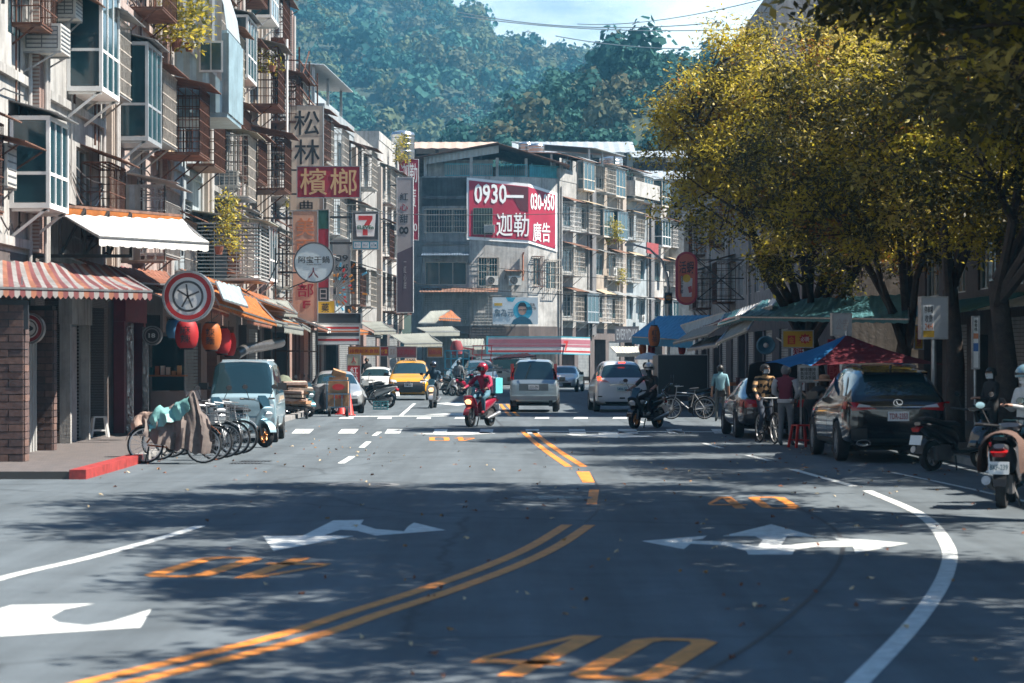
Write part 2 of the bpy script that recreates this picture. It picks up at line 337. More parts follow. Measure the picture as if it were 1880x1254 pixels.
gpoly('road_arrow', [(800, 741), (838, 738), (870, 741), (840, 745)], PW); gpoly('road_arrow', [(780, 761), (850, 758), (880, 760), (850, 763)], PW)
# speed numerals "40"
def numeral(c, wid, hei, rot):
    b = MB(); g = .17; k = wid / 2
    def st(x0, y0, x1, y1, w0, w1=None): w1 = w1 or w0; b.poly([(x0 - w0 / 2, y0, 0), (x0 + w0 / 2, y0, 0), (x1 + w1 / 2, y1, 0), (x1 - w1 / 2, y1, 0)])
    h = hei / 2; s0 = .12 * wid
    st(-k * .38, -h, -k * .38, h, s0)                                   # upright of the four
    b.poly([(-k * .38 - s0 / 2, h, 0), (-k * .38 - s0 / 2, h * .78, 0), (-k * .94, -h * .3, 0), (-k, -h * .3, 0), (-k, -h * .2, 0), (-k * .56, h, 0)])
    b.poly([(-k, -h * .48, 0), (-k * .12, -h * .48, 0), (-k * .12, -h * .3, 0), (-k, -h * .3, 0)][::1])
    x0, x1 = k * .12, k; q = s0; ch = .09 * wid; hv = h * .13
    O = [(x0 + ch, -h), (x1 - ch, -h), (x1, -h * .86), (x1, h * .86), (x1 - ch, h), (x0 + ch, h), (x0, h * .86), (x0, -h * .86)]; I = [(x0 + q + ch * .4, -h + hv), (x1 - q - ch * .4, -h + hv), (x1 - q, -h * .76), (x1 - q, h * .76), (x1 - q - ch * .4, h - hv), (x0 + q + ch * .4, h - hv), (x0 + q, h * .76), (x0 + q, -h * .76)]
    for i in range(8): j = (i + 1) % 8; b.poly([(*O[i], 0), (*O[j], 0), (*I[j], 0), (*I[i], 0)])
    o = structure(b.build('speed_numeral', PY)); fixup(o); o.location = (c.x, c.y, .005); o.rotation_euler = (0, 0, rot)
numeral(G(1085, 1205), 1.3, 2.15, R(-15)); numeral(G(1376, 923), 1.12, 2.5, R(-1)); numeral(G(452, 1042), 1.35, 2.1, R(171)); numeral(G(830, 806), 1.05, 2.4, R(182))
# zebra blocks and stop lines
for x0, x1, sk in ((535, 572, 18), (620, 655, 16), (706, 738, 10), (795, 823, 3), (880, 908, 0), (965, 994, -6), (1046, 1080, -12), (1138, 1176, -18), (1228, 1262, -22), (1312, 1350, -26)):
    gpoly('crosswalk_stripe', [(x0, 796), (x1 - 4, 796), (x1 - 2 + sk * .35, 788), (x0 + 2 + sk * .35, 788)], PW)
for x0 in (622, 692, 764, 834, 981, 1052, 1124): gpoly('crosswalk_stripe', [(x0, 769), (x0 + 27, 769), (x0 + 27, 766), (x0 + 3, 766)], PW)
gpoly('stop_line', [(965, 791.5), (1340, 792.5), (1340, 793.6), (965, 792.6)], PW); gpoly('stop_line', [(640, 764), (905, 763), (905, 764.2), (640, 765.2)], PW)
PATCH = M('dark_patch_asphalt', (.07, .085, .096), .85, var=.3, scale=9, bump=.4, bscale=70)
for q in ([(905, 903), (1120, 903), (1150, 922), (890, 922)], [(560, 884), (760, 884), (740, 897), (530, 897)], [(1150, 860), (1290, 862), (1330, 880), (1165, 878)]): gpoly('road_patch', q, PATCH, .0018)
# tar seam, manholes, drain grates
TAR = M('tar_seam', (.03, .032, .036), .7, var=.2)
strip('road_seam', spline([G(1262, 1254), G(1400, 1170), G(1500, 1085), G(1545, 1020), G(1535, 975), G(1470, 935), G(1380, 905)], 50), .045, TAR, z=.0025)
strip('road_seam', spline([G(1075, 960), G(1098, 935), G(1100, 900), G(1085, 872)], 20), .035, TAR, z=.0025)
strip('road_seam', [G(930, 790), G(905, 765)], .04, TAR, z=.0025)
IRON = M('cast_iron', (.1, .105, .11), .5, .6, var=.3, scale=30, bump=.5, bscale=25); COLLAR = M('concrete_collar', (.17, .175, .18), .85, var=.25, scale=5)
def manhole(px, py, r):
    c = G(px, py); t = E('manhole_cover', f'round iron manhole cover set in the road {"beside the broken yellow centre line" if px > 900 else "left of the lane dashes in tree shade"}', 'manhole cover', c)
    b = MB(); b.lathe([(r * 1.32, .001), (r * 1.32, .005), (r * 1.02, .006)], 28); b.build('collar', COLLAR, t)
    b = MB(); b.lathe([(r, .002), (r, .010), (r * .9, .011), (r * .88, .008), (r * .55, .008), (r * .53, .011), (r * .1, .011), (0, .011)], 28)
    for k in range(8): a = k * math.pi / 4; b.obox((r * .72 * math.cos(a), r * .72 * math.sin(a), .0095), r * .22, .04, .005, (0, 0, a))
    b.build('lid', IRON, t)
manhole(1012, 914, .42); manhole(668, 890, .40)
for px, py in ((470, 847), (452, 851)):
    c = G(px, py); t = E('drain_grate', f'slotted iron drain grate in the road, the one {"farther from" if px > 460 else "nearer to"} the parked bicycles', 'drain grate', c)
    b = MB(); b.box(-.28, .28, -.2, .2, .001, .006); b.build('frame', IRON, t)
    b = MB(); [b.box(-.25 + k * .06, -.22 + k * .06, -.17, .17, .006, .012) for k in range(9)]; b.build('bar_panel', IRON, t)
# fallen leaves
rng = np.random.default_rng(5)
def fallen():
    lm = MB(); ms = [M('dry_leaf_brown', (.16, .055, .025), .8, var=.3), M('dry_leaf_ochre', (.34, .17, .05), .8, var=.3), M('dry_leaf_pale', (.5, .4, .25), .8, var=.3)]
    for i in range(420):
        if i < 110: x, y = rng.uniform(4.2, 7.6), rng.uniform(33, 62)
        elif i < 250: x, y = rng.uniform(-1, 7.8), rng.uniform(14, 44)
        elif i < 350: x, y = rng.uniform(-6.4, 3), rng.uniform(14, 60)
        else: x, y = rng.uniform(-6.5, -2), rng.uniform(38, 66)
        s = rng.uniform(.02, .05); a = rng.uniform(0, 6.28); lm.use(ms[int(rng.choice([0, 0, 1, 2]))])
        ca, sa = math.cos(a), math.sin(a); q = [(-1, 0, .004), (-.3, .45, .012 + rng.random() * .03), (.4, .4, .01), (1, 0, .006 + rng.random() * .04), (.4, -.4, .008), (-.3, -.45, .012 + rng.random() * .03)]
        lm.poly([(x + (p[0] * ca - p[1] * sa) * s, y + (p[0] * sa + p[1] * ca) * s, p[2]) for p in q])
    tag(lm.build('fallen_leaves'), 'dry brown and ochre leaves scattered over the road', 'leaves', kind='stuff')
fallen()
# ================================================================ hills with forest
def vnoise(seed):
    g = np.random.default_rng(seed).random((64, 64))
    def f(x, y):
        xi, yi = np.floor(x).astype(int), np.floor(y).astype(int); fx, fy = x - xi, y - yi; fx = fx * fx * (3 - 2 * fx); fy = fy * fy * (3 - 2 * fy)
        a, b, c, d = g[xi % 64, yi % 64], g[(xi + 1) % 64, yi % 64], g[xi % 64, (yi + 1) % 64], g[(xi + 1) % 64, (yi + 1) % 64]
        return a * (1 - fx) * (1 - fy) + b * fx * (1 - fy) + c * (1 - fx) * fy + d * fx * fy
    return f
VN = vnoise(3)
def crown_proto(name, seed, mat, n=420, tall=1.0):
    r = np.random.default_rng(seed); lob = r.normal(0, 1, (9, 3)); lob /= np.linalg.norm(lob, axis=1)[:, None]; lob[:, 2] = np.abs(lob[:, 2]) * .9; lob *= .55
    k = r.integers(0, 9, n); d = r.normal(0, 1, (n, 3)); d /= np.linalg.norm(d, axis=1)[:, None]; d[:, 2] = np.where(d[:, 2] < -.3, -d[:, 2], d[:, 2])
    c = lob[k] + d * r.uniform(.38, .52, (n, 1)); c[:, 2] = c[:, 2] * tall
    nrm = d + r.normal(0, .35, (n, 3)); nrm /= np.linalg.norm(nrm, axis=1)[:, None]
    a = np.cross(nrm, r.normal(0, 1, (n, 3))); a /= np.linalg.norm(a, axis=1)[:, None]; b = np.cross(nrm, a); s = r.uniform(.07, .15, (n, 1))
    v = np.stack([c - a * s - b * s * .6, c + a * s - b * s * .8, c + a * s * .8 + b * s, c - a * s * .7 + b * s * .7], 1).reshape(-1, 3)
    me = bpy.data.meshes.new(name); me.from_pydata(v.tolist(), [], np.arange(4 * n).reshape(-1, 4).tolist()); me.materials.append(mat); return me
def forest(name, label, pts, mats, seed, rad):
    """one mass of far trees: tree-crown meshes repeated with numpy over the slope"""
    r = np.random.default_rng(seed); protos = []
    for i, m in enumerate(mats):
        for q in range(3): protos.append((crown_proto('crown', seed * 31 + i * 7 + q, m, 140, .9 + .3 * q), i))
    V, F, MI = [], [], []; base = 0
    for p in pts:
        me, mi = protos[r.integers(0, len(protos))]; n = len(me.vertices); a = np.empty(n * 3); me.vertices.foreach_get('co', a); a = a.reshape(-1, 3)
        th = r.uniform(0, 6.28); s = rad * min(2.1, max(.5, r.lognormal(-.2, .36))); ca, sa = math.cos(th), math.sin(th)
        x = a[:, 0] * ca - a[:, 1] * sa; y = a[:, 0] * sa + a[:, 1] * ca
        V.append(np.stack([x * s + p[0], y * s + p[1], a[:, 2] * s * r.uniform(.85, 1.2) + p[2] + s * .35], 1)); F.append(np.arange(n).reshape(-1, 4) + base); MI.append(np.full(n // 4, mi)); base += n
    v = np.concatenate(V); f = np.concatenate(F); me = bpy.data.meshes.new(name)
    me.vertices.add(len(v)); me.vertices.foreach_set('co', v.ravel().astype(np.float32)); me.loops.add(f.size); me.loops.foreach_set('vertex_index', f.ravel().astype(np.int32))
    me.polygons.add(len(f)); me.polygons.foreach_set('loop_start', np.arange(0, f.size, 4, dtype=np.int32)); me.polygons.foreach_set('material_index', np.concatenate(MI).astype(np.int32))
    for m in mats: me.materials.append(m)
    me.update(calc_edges=True); me.validate(); return tag(link(name, me), label, 'forest', kind='stuff')
HG = [leafmat('hill_green', (.035, .1, .085), (.075, .15, .115), .2, .05, .9, 0), leafmat('hill_olive', (.08, .11, .065), (.13, .14, .075), .2, .05, .9, 0), leafmat('hill_dark', (.022, .07, .065), (.045, .1, .08), .2, .05, .9, 0), leafmat('hill_rust', (.11, .1, .062), (.08, .1, .065), .2, .05, .9, 0)]  # blue-green cast of distance haze is put into these leaf colours
SOILH = M('hill_soil', (.03, .045, .028), .95, var=.3, scale=.05)
def hill(name, ridge, d0, d1, seed, label, base_z=4.0, sp=6.2, rad=5.2):
    """ridge: [(px, py)] skyline seen from the street; slope falls towards the town"""
    xs = np.array([p[0] for p in ridge], float); ys = np.array([p[1] for p in ridge], float)
    def zt(px, d): return EYE + (655 - np.interp(px, xs, ys)) * d / FOC
    nu, nv = 46, 26; px = np.linspace(xs[0], xs[-1], nu); rows = []
    def height(p, t):
        dd = d0 + (d1 - d0) * t; top = zt(p, d1)
        prof = t ** .8; z = base_z + (top - rad * 2.3 - base_z) * prof
        wx = (p - 940) * dd / FOC; bumpz = (VN(wx / 38 + 20, dd / 38 + seed) - .5) * 26 + (VN(wx / 15 + 9, dd / 15 + seed) - .5) * 8
        return wx, dd, z + bumpz * np.minimum(1, (1 - t) * 3.0) * min(1, t * 4 + .1)
    for j in range(nv):
        t = j / (nv - 1); rows.append([height(p, t) for p in px])
    rows.insert(0, [(q[0], q[1] - 6, -.5) for q in rows[0]])
    for ext in (1.04, 1.1):      # back of the ridge
        rows.append([(q[0] * ext, q[1] * ext, q[2] * (1.0 if ext < 1.05 else .35)) for q in rows[nv]])
    b = MB(); b.smooth = True; b.grid(rows); o = structure(b.build(name, SOILH)); o['label'] = label
    r = np.random.default_rng(seed); pts = []
    t = 0.03
    while t <= 1.0:
        dd = d0 + (d1 - d0) * t; wl, wr = (xs[0] - 940) * dd / FOC, (xs[-1] - 940) * dd / FOC; n = int((wr - wl) / sp)
        for k in range(n):
            X = wl + (k + r.random()) * sp; tt = min(1, max(.01, t + r.normal(0, .012))); p = 940 + X * FOC / (d0 + (d1 - d0) * tt); q = height(np.float64(p), tt); pts.append((float(q[0]), float(q[1]), float(q[2])))
        t += sp * 1.25 / (d1 - d0)
    return pts
pts = hill('hill_far', [(380, -160), (560, -110), (700, -60), (790, -30), (830, 5), (878, 26), (900, 52), (925, 72), (1000, 82), (1040, 80), (1085, 92), (1120, 88), (1150, 96), (1180, 104), (1260, 110), (1480, 130)], 430, 900, 11, 'big wooded hill behind the town', sp=4.3, rad=3.5)
forest('forest', 'hazy blue-green woodland covering the big hill behind the rooftops', pts, HG, 11, 3.7)
pts = hill('hill_near', [(840, 330), (905, 275), (960, 235), (1010, 195), (1060, 170), (1110, 128), (1160, 96), (1200, 84), (1250, 72), (1300, 70), (1420, 60), (1640, 55)], 250, 400, 23, 'nearer dark wooded spur to the right', base_z=6, sp=2.3, rad=1.9)
forest('forest', 'darker rust-tinged woodland on the nearer spur rising towards the leafy street tree', pts, [HG[2], HG[3], HG[0], HG[2]], 23, 2.0)
# ================================================================ street trees
BARK = M('bark', (.055, .038, .03), .9, var=.35, scale=6, bump=.8, bscale=22)
def leaves_mesh(C, nrm_bias, size, r, per=9, droop=.35, spread=.22):
    """rosettes of pointed leaves round twig ends C"""
    n = len(C) * per; c = np.repeat(C, per, 0) + r.normal(0, spread, (n, 3)); d = r.normal(0, 1, (n, 3)); d[:, 2] = d[:, 2] * .55 - droop; d /= np.linalg.norm(d, axis=1)[:, None]
    s = size * r.uniform(.65, 1.25, (n, 1)); up = r.normal(0, .5, (n, 3)) + np.array(nrm_bias); a = np.cross(d, up); a /= np.maximum(np.linalg.norm(a, axis=1)[:, None], 1e-6); nn = np.cross(a, d)
    p0 = c; p1 = c + d * s * .5 + a * s * .2 + nn * s * .05; p2 = c + d * s; p3 = c + d * s * .5 - a * s * .2 + nn * s * .05
    return np.stack([p0, p1, p2, p3], 1).reshape(-1, 3)
def quads_obj(name, v, mats, parent, pick=None):
    n = len(v) // 4; me = bpy.data.meshes.new(name); me.vertices.add(len(v)); me.vertices.foreach_set('co', v.ravel().astype(np.float32)); me.loops.add(4 * n); me.loops.foreach_set('vertex_index', np.arange(4 * n, dtype=np.int32))
    me.polygons.add(n); me.polygons.foreach_set('loop_start', np.arange(0, 4 * n, 4, dtype=np.int32))
    for m in mats: me.materials.append(m)
    if pick is not None: me.polygons.foreach_set('material_index', pick.astype(np.int32))
    me.update(calc_edges=True); return link(name, me, parent)
L_SUN = leafmat('leaf_sunlit_yellow_green', (.31, .245, .02), (.66, .54, .06), .42, .9); L_DK = leafmat('leaf_shaded_olive', (.045, .042, .014), (.1, .085, .02), .3, 1.1); L_RU = leafmat('leaf_russet', (.3, .1, .02), (.38, .17, .03), .4, 1.5); L_FL = leafmat('leaf_tip_gold', (.36, .27, .06), (.55, .44, .12), .35, 2)  # sunlit and shaded leaf tones painted in, darker mix on the shaded trees
def tree(label, base, lobes, seed, ntwig, size, lean=(0, 0), tr=.2, split=2.6, mats=(L_SUN, L_DK, L_RU, L_FL), probs=(.55, .3, .03, .12), per=10):
    r = np.random.default_rng(seed); t = E('street_tree', label, 'tree', base); bx = Vector(base)
    ls = [(Vector(l[:3]) - bx, l[3], l[4]) for l in lobes]
    tb = MB(); fork = Vector((lean[0], lean[1], split)); mid = Vector((lean[0] * .4 + .06, lean[1] * .4, split * .5)); tips = []
    tb.tube([(0, 0, -.1), (0, 0, .12), mid, fork], [tr * 1.5, tr * 1.12, tr, tr * .85], 12)
    lb = MB()
    big = [l for l in ls if l[1] >= 1]
    for c, rx, rz in ls:
        if rx < 1:
            nb = min(big, key=lambda l: (l[0] - c).length); lb.tube([nb[0], nb[0].lerp(c, .5) + Vector((0, 0, .1)), c], [tr * .16, tr * .1, .012], 5); continue
        st = fork + Vector((r.normal(0, .05), r.normal(0, .05), r.uniform(-.5, .1))); m1 = st.lerp(c, .45) + Vector((r.normal(0, .2), r.normal(0, .2), r.uniform(.0, .4))); lb.tube([st, m1, c, c + Vector((r.normal(0, rx * .4), r.normal(0, rx * .4), rz * .5))], [tr * .55, tr * .38, tr * .22, .02], 7)
        for _ in range(9):
            d = Vector(r.normal(0, 1, 3)); d.normalize(); e = c + Vector((d.x * rx, d.y * rx, d.z * rz)) * .85; s2 = m1.lerp(c, r.uniform(.2, 1)); mm = s2.lerp(e, .5) + Vector((0, 0, r.uniform(-.1, .3))); lb.tube([s2, mm, e], [tr * .2, tr * .11, .012], 5)
    tb.build('trunk', BARK, t); lb.build('limbs', BARK, t)
    C = []; HUB = []; nh_ = 0
    vol = np.array([rx * rx * rz for _, rx, rz in ls]); vol = vol / vol.sum()
    for (c, rx, rz), q in zip(ls, vol):
        n = int(ntwig * q); k = max(5, n // 32); d = r.normal(0, 1, (k, 3)); d /= np.linalg.norm(d, axis=1)[:, None]
        hub = d * (r.uniform(.2, 1, (k, 1)) ** .5); which = r.integers(0, k, n); p = hub[which] + r.normal(0, 1, (n, 3)) * np.array([.15, .15, .1]) * r.uniform(.6, 1.3, (k, 1))[which]
        C.append(p * np.array([rx, rx, rz]) + np.array(c)); HUB.append(which + nh_); nh_ += k
    C = np.concatenate(C); HUB = np.concatenate(HUB); v = leaves_mesh(C, (0, 0, 1), size, r, per, spread=.16)
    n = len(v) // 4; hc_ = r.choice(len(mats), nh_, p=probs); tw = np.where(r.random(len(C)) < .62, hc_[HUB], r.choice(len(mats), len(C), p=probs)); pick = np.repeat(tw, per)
    o = quads_obj('crown', v, mats, t, pick); o['kind'] = 'stuff'; return t
tree('broad yellow-green street tree overhanging the sunny road, farthest of the row', (8.4, 66, .1), [(6.2, 63, 7.4, 2.6, 2.0), (5.7, 61.5, 6.3, 1.9, 1.4), (7.6, 62, 9.1, 2.5, 1.7), (7.4, 63.5, 5.7, 1.7, 1.0), (9.2, 64, 7.0, 2.6, 2.2), (4.7, 62, 8.0, 1.3, 1.0), (8.6, 63, 5.2, 1.7, 1.2), (9.8, 60.3, 7.8, 2.2, 1.8), (7.3, 61, 4.5, 1.5, .85), (8.8, 60, 4.4, 1.6, .9), (3.75, 62, 7.0, .7, .45), (4.3, 61.5, 5.7, .75, .45), (4.4, 61, 9.0, .75, .45), (5.4, 61.5, 10.1, .8, .5), (5.2, 61, 4.9, .7, .4), (3.9, 61.5, 8.3, .6, .4)], 41, 10500, .135, (-.35, -.3), .24, 2.5)
tree('street tree with forked leaning trunk behind the blue and maroon parasol', (9.0, 57.5, .1), [(7.8, 54, 7.6, 2.4, 1.9), (9.4, 56, 8.6, 2.4, 1.9), (8.0, 55, 5.2, 1.9, 1.2), (9.8, 55, 5.4, 2.0, 1.4), (6.6, 55, 6.3, 1.6, 1.3)], 42, 5600, .135, (.35, -.2), .2, 2.4, probs=(.42, .45, .02, .11))
tree('dark street tree with straight trunk beside the air conditioner unit', (9.25, 50.5, .1), [(8.6, 48, 7.4, 2.3, 1.7), (9.6, 49.5, 5.3, 1.9, 1.2), (10.2, 50, 7.0, 2.2, 1.8), (8.2, 49, 5.6, 1.5, 1.0)], 43, 4800, .135, (-.1, 0), .19, 3.2, probs=(.34, .55, .01, .1))
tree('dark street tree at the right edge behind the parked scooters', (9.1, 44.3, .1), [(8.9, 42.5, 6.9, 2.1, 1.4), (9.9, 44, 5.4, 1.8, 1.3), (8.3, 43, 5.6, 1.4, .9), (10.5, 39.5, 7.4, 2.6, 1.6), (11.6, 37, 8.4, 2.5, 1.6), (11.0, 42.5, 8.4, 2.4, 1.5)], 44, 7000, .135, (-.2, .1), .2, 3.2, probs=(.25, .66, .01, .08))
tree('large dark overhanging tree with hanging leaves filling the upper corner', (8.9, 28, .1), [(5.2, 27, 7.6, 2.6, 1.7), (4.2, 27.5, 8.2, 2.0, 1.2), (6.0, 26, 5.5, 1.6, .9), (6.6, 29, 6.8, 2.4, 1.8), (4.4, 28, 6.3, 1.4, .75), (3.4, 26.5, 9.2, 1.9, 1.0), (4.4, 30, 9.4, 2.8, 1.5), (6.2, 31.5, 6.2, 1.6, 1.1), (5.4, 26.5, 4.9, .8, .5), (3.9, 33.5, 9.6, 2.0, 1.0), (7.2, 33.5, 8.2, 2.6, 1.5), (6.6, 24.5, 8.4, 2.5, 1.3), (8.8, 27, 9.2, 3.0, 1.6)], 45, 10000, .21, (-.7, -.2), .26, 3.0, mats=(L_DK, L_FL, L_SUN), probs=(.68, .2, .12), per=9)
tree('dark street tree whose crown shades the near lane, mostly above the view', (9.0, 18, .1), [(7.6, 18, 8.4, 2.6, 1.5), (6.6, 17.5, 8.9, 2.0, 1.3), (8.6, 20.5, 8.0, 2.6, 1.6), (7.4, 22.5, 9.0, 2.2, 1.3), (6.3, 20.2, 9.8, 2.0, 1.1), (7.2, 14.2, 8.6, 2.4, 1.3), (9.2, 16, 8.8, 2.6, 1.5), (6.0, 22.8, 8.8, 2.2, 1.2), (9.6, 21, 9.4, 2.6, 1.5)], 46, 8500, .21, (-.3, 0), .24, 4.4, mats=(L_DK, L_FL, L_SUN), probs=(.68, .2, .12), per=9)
# ================================================================ buildings
def wallmat(name, c, streak=.8, var=.28): return M(name, c, .88, var=var, scale=1.1, streak=streak, bump=.35, bscale=14)
W_WHITE = wallmat('white_stucco', (.43, .42, .4), .8); W_GREY = wallmat('grey_concrete', (.3, .3, .295)); W_LGREY = wallmat('pale_concrete', (.34, .335, .32)); W_BLUEG = wallmat('blue_grey_render', (.3, .34, .36)); W_TAN = wallmat('tan_render', (.33, .28, .23)); W_PINK = wallmat('pinkish_render', (.38, .3, .27)); W_CORN = wallmat('weathered_sunlit_render', (.44, .43, .41), .75); W_DARK = wallmat('sooty_concrete', (.15, .15, .155))  # W_CORN is paler than W_GREY: sunlight on the corner facets put into colour
TIN_BLUE = M('blue_grey_sheet_metal', (.3, .42, .47), .45, .3, var=.2, scale=2, streak=.5); TIN_WHITE = M('white_sheet_metal', (.4, .44, .46), .45, .2, var=.12, scale=2, streak=.35); TIN_GREY = M('grey_sheet_metal', (.3, .31, .31), .5, .3, var=.25, scale=2, streak=.5); TIN_RUST = M('rusty_sheet', (.2, .1, .065), .8, .1, var=.45, scale=3, streak=.5); TIN_TEAL = M('teal_sheet', (.03, .15, .16), .5, .1, var=.2, scale=2, streak=.4)
ALU = M('aluminium_frame', (.5, .53, .55), .4, .5, var=.12); BEIGEF = M('beige_frame', (.55, .48, .4), .6, var=.15)
def tiles(name, c1, c2, sc_=9.0):
    m = bpy.data.materials.new(name); m.use_nodes = True; t = m.node_tree; n = t.nodes; b = n['Principled BSDF']; g = n.new('ShaderNodeTexCoord'); q = n.new('ShaderNodeMapping'); q.inputs['Rotation'].default_value = (R(90), 0, 0)
    br = n.new('ShaderNodeTexBrick'); br.inputs['Scale'].default_value = sc_; br.inputs['Color1'].default_value = (*c1, 1); br.inputs['Color2'].default_value = (*c2, 1); br.inputs['Mortar'].default_value = (.34, .31, .28, 1); br.inputs['Mortar Size'].default_value = .025; br.inputs['Row Height'].default_value = .33
    t.links.new(g.outputs['Object'], q.inputs['Vector']); t.links.new(q.outputs[0], br.inputs['Vector']); t.links.new(br.outputs['Color'], b.inputs['Base Color']); b.inputs['Roughness'].default_value = .6; return m
TILE_BR = tiles('brown_facing_tile', (.26, .15, .12), (.2, .12, .1)); TILE_BE = tiles('beige_facing_tile', (.36, .29, .24), (.3, .25, .21))
TILE_DK = tiles('dark_shop_tile', (.1, .07, .065), (.075, .055, .052)); TILE_PK = tiles('rosy_shop_tile', (.24, .14, .115), (.2, .12, .1)); W_SHOP = wallmat('shaded_brown_shop', (.11, .09, .085))  # W_SHOP and TILE_DK carry the shade under the shop awnings in their colour
def corr(b, p00, p10, p01, amp=.02, pitch=.18, thick=.012):
    """corrugated sheet: p00->p10 across the ribs, p00->p01 down them"""
    p00, p10, p01 = Vector(p00), Vector(p10), Vector(p01); u = p10 - p00; v = p01 - p00; nrm = u.cross(v).normalized(); n = max(4, int(u.length / pitch) * 2)
    rows = [[p00 + u * (i / n) + v * t + nrm * (amp if i % 2 else 0) for i in range(n + 1)] for t in (0, .5, 1)]
    b.grid(rows, thick); return b
def window(root, u0, u1, z0, z1, fm=ALU, y=.1, split=2, pname='window'):
    b = MB(); f = .045
    for a in ((u0, u0 + f, z0, z1), (u1 - f, u1, z0, z1), (u0 + f, u1 - f, z0, z0 + f), (u0 + f, u1 - f, z1 - f, z1)): b.box(a[0], a[1], y - .03, y + .03, a[2], a[3])
    for k in range(1, split): uu = u0 + (u1 - u0) * k / split; b.box(uu - .02, uu + .02, y - .028, y + .028, z0 + f, z1 - f)
    o = b.build(pname, fm, root)
    for k in range(split):
        a = u0 + (u1 - u0) * k / split + .03; c = u0 + (u1 - u0) * (k + 1) / split - .03; q = MB(); q.box(a, c, y + .004 * (k % 2), y + .008 + .004 * (k % 2), z0 + .03, z1 - .03); q.build('pane', GLASS, o)
    return o
def house(name, label, loc, rz, wid, h, mat, opens=(), depth=9.0, group=None, parapet=.5, low=None, lowz=3.85):
    root = E(name, label, 'building', loc, rz, group); b = MB(); t = .22
    us = sorted({0, wid, *[o[0] for o in opens], *[o[1] for o in opens]}); zs = sorted({0, h, *([lowz] if low else []), *[o[2] for o in opens], *[o[3] for o in opens]})
    b.use(mat)
    if low: b.use(low)
    for a, c in zip(us, us[1:]):
        for e, f in zip(zs, zs[1:]):
            mu, mz = (a + c) / 2, (e + f) / 2
            if any(o[0] < mu < o[1] and o[2] < mz < o[3] for o in opens): continue
            b.use(low if low and mz < lowz else mat); b.poly([(a, 0, e), (c, 0, e), (c, 0, f), (a, 0, f)])
    for o in opens:
        b.use(low if low and o[2] < 2 else mat)
        u0, u1, z0, z1 = o[:4]; dp = 1.6 if o[4] in ('dark', 'shop') else t
        b.poly([(u0, 0, z0), (u0, 0, z1), (u0, dp, z1), (u0, dp, z0)]); b.poly([(u1, 0, z1), (u1, 0, z0), (u1, dp, z0), (u1, dp, z1)]); b.poly([(u0, 0, z1), (u1, 0, z1), (u1, dp, z1), (u0, dp, z1)]); b.poly([(u1, 0, z0), (u0, 0, z0), (u0, dp, z0), (u1, dp, z0)])
        b.poly([(u0, dp, z0), (u1, dp, z0), (u1, dp, z1), (u0, dp, z1)])
    b.use(mat); b.poly([(0, 0, 0), (0, 0, h), (0, depth, h), (0, depth, 0)]); b.poly([(wid, 0, h), (wid, 0, 0), (wid, depth, 0), (wid, depth, h)]); b.poly([(wid, depth, 0), (0, depth, 0), (0, depth, h), (wid, depth, h)]); b.poly([(0, 0, h), (wid, 0, h), (wid, depth, h), (0, depth, h)])
    b.build('wall', mat, root)
    if parapet:
        q = MB()
        for a in ((0, wid, -.03, .16), (0, .16, .165, depth), (wid - .16, wid, .165, depth)): q.box(a[0], a[1], a[2], a[3], h + .003, h + parapet)
        q.build('parapet', mat, root)
    for o in opens:
        k = o[4]
        if k == 'win': window(root, o[0], o[1], o[2], o[3], o[5] if len(o) > 5 else ALU, split=max(2, round((o[1] - o[0]) / .75)))
        elif k == 'shut':
            q = MB(); z = o[2]
            while z < o[3] - .05: q.box(o[0] + .02, o[1] - .02, .09, .12 + (.02 if int(z * 10) % 2 else 0), z, z + .085); z += .1
            q.build('roller_shutter', o[5] if len(o) > 5 else TIN_GREY, root)
        elif k == 'louv':
            q = MB(); z = o[2] + .04
            while z < o[3] - .06: q.obox(((o[0] + o[1]) / 2, .08, z), o[1] - o[0] - .04, .1, .015, (.6, 0, 0)); z += .11
            q.build('louvre', ALU, root)
    return root
def hood(root, u0, u1, z, dep, drop=.35, m=TIN_RUST, name='hood'):
    b = MB(); corr(b, (u0, .02, z), (u1, .02, z), (u0, -dep, z - drop), .02, .16)
    for u in (u0 + .05, u1 - .05): b.bar((u, 0, z - .5 - drop), (u, -dep * .9, z - drop - .03), .03)
    return b.build(name, m, root)
def cage(root, u0, u1, z0, z1, dep, m=CREAMBAR, hd=True, hm=TIN_RUST, sp=.13, nh=None, tray=True, bw=.022):
    b = MB(); y = -dep
    def bars(p, q, horizontal_only=False):
        p, q = Vector(p), Vector(q); L = (q - p).length; n = max(2, int(L / sp))
        for i in range(n + 1): a = p.lerp(q, i / n); b.bar((a.x, a.y, z0), (a.x, a.y, z1), bw * .8)
        k = nh or max(3, int((z1 - z0) / .28))
        for i in range(k + 1): zz = z0 + (z1 - z0) * i / k; b.bar((p.x, p.y, zz), (q.x, q.y, zz), bw * (1.6 if i in (0, k) else 1))
    bars((u0, y, 0), (u1, y, 0)); bars((u0, -.01, 0), (u0, y, 0)); bars((u1, -.01, 0), (u1, y, 0))
    for k in range(5): yy = y * k / 4; b.bar((u0, yy, z1), (u1, yy, z1), bw)
    for u in (u0 + .1, u1 - .1): b.bar((u, 0, z0 - dep * .7), (u, y * .85, z0), .035)
    o = b.build('window_cage', m, root)
    if tray:
        q = MB(); q.box(u0, u1, y, -.005, z0 - .06, z0 - .02); q.build('tray', TIN_RUST if m is RUST else TIN_GREY, o)
    if hd: 
        q = MB(); corr(q, (u0 - .15, .0, z1 + .38), (u1 + .15, .0, z1 + .38), (u0 - .15, y - .3, z1 + .06), .02, .15); q.build('hood', hm, o)
    return o
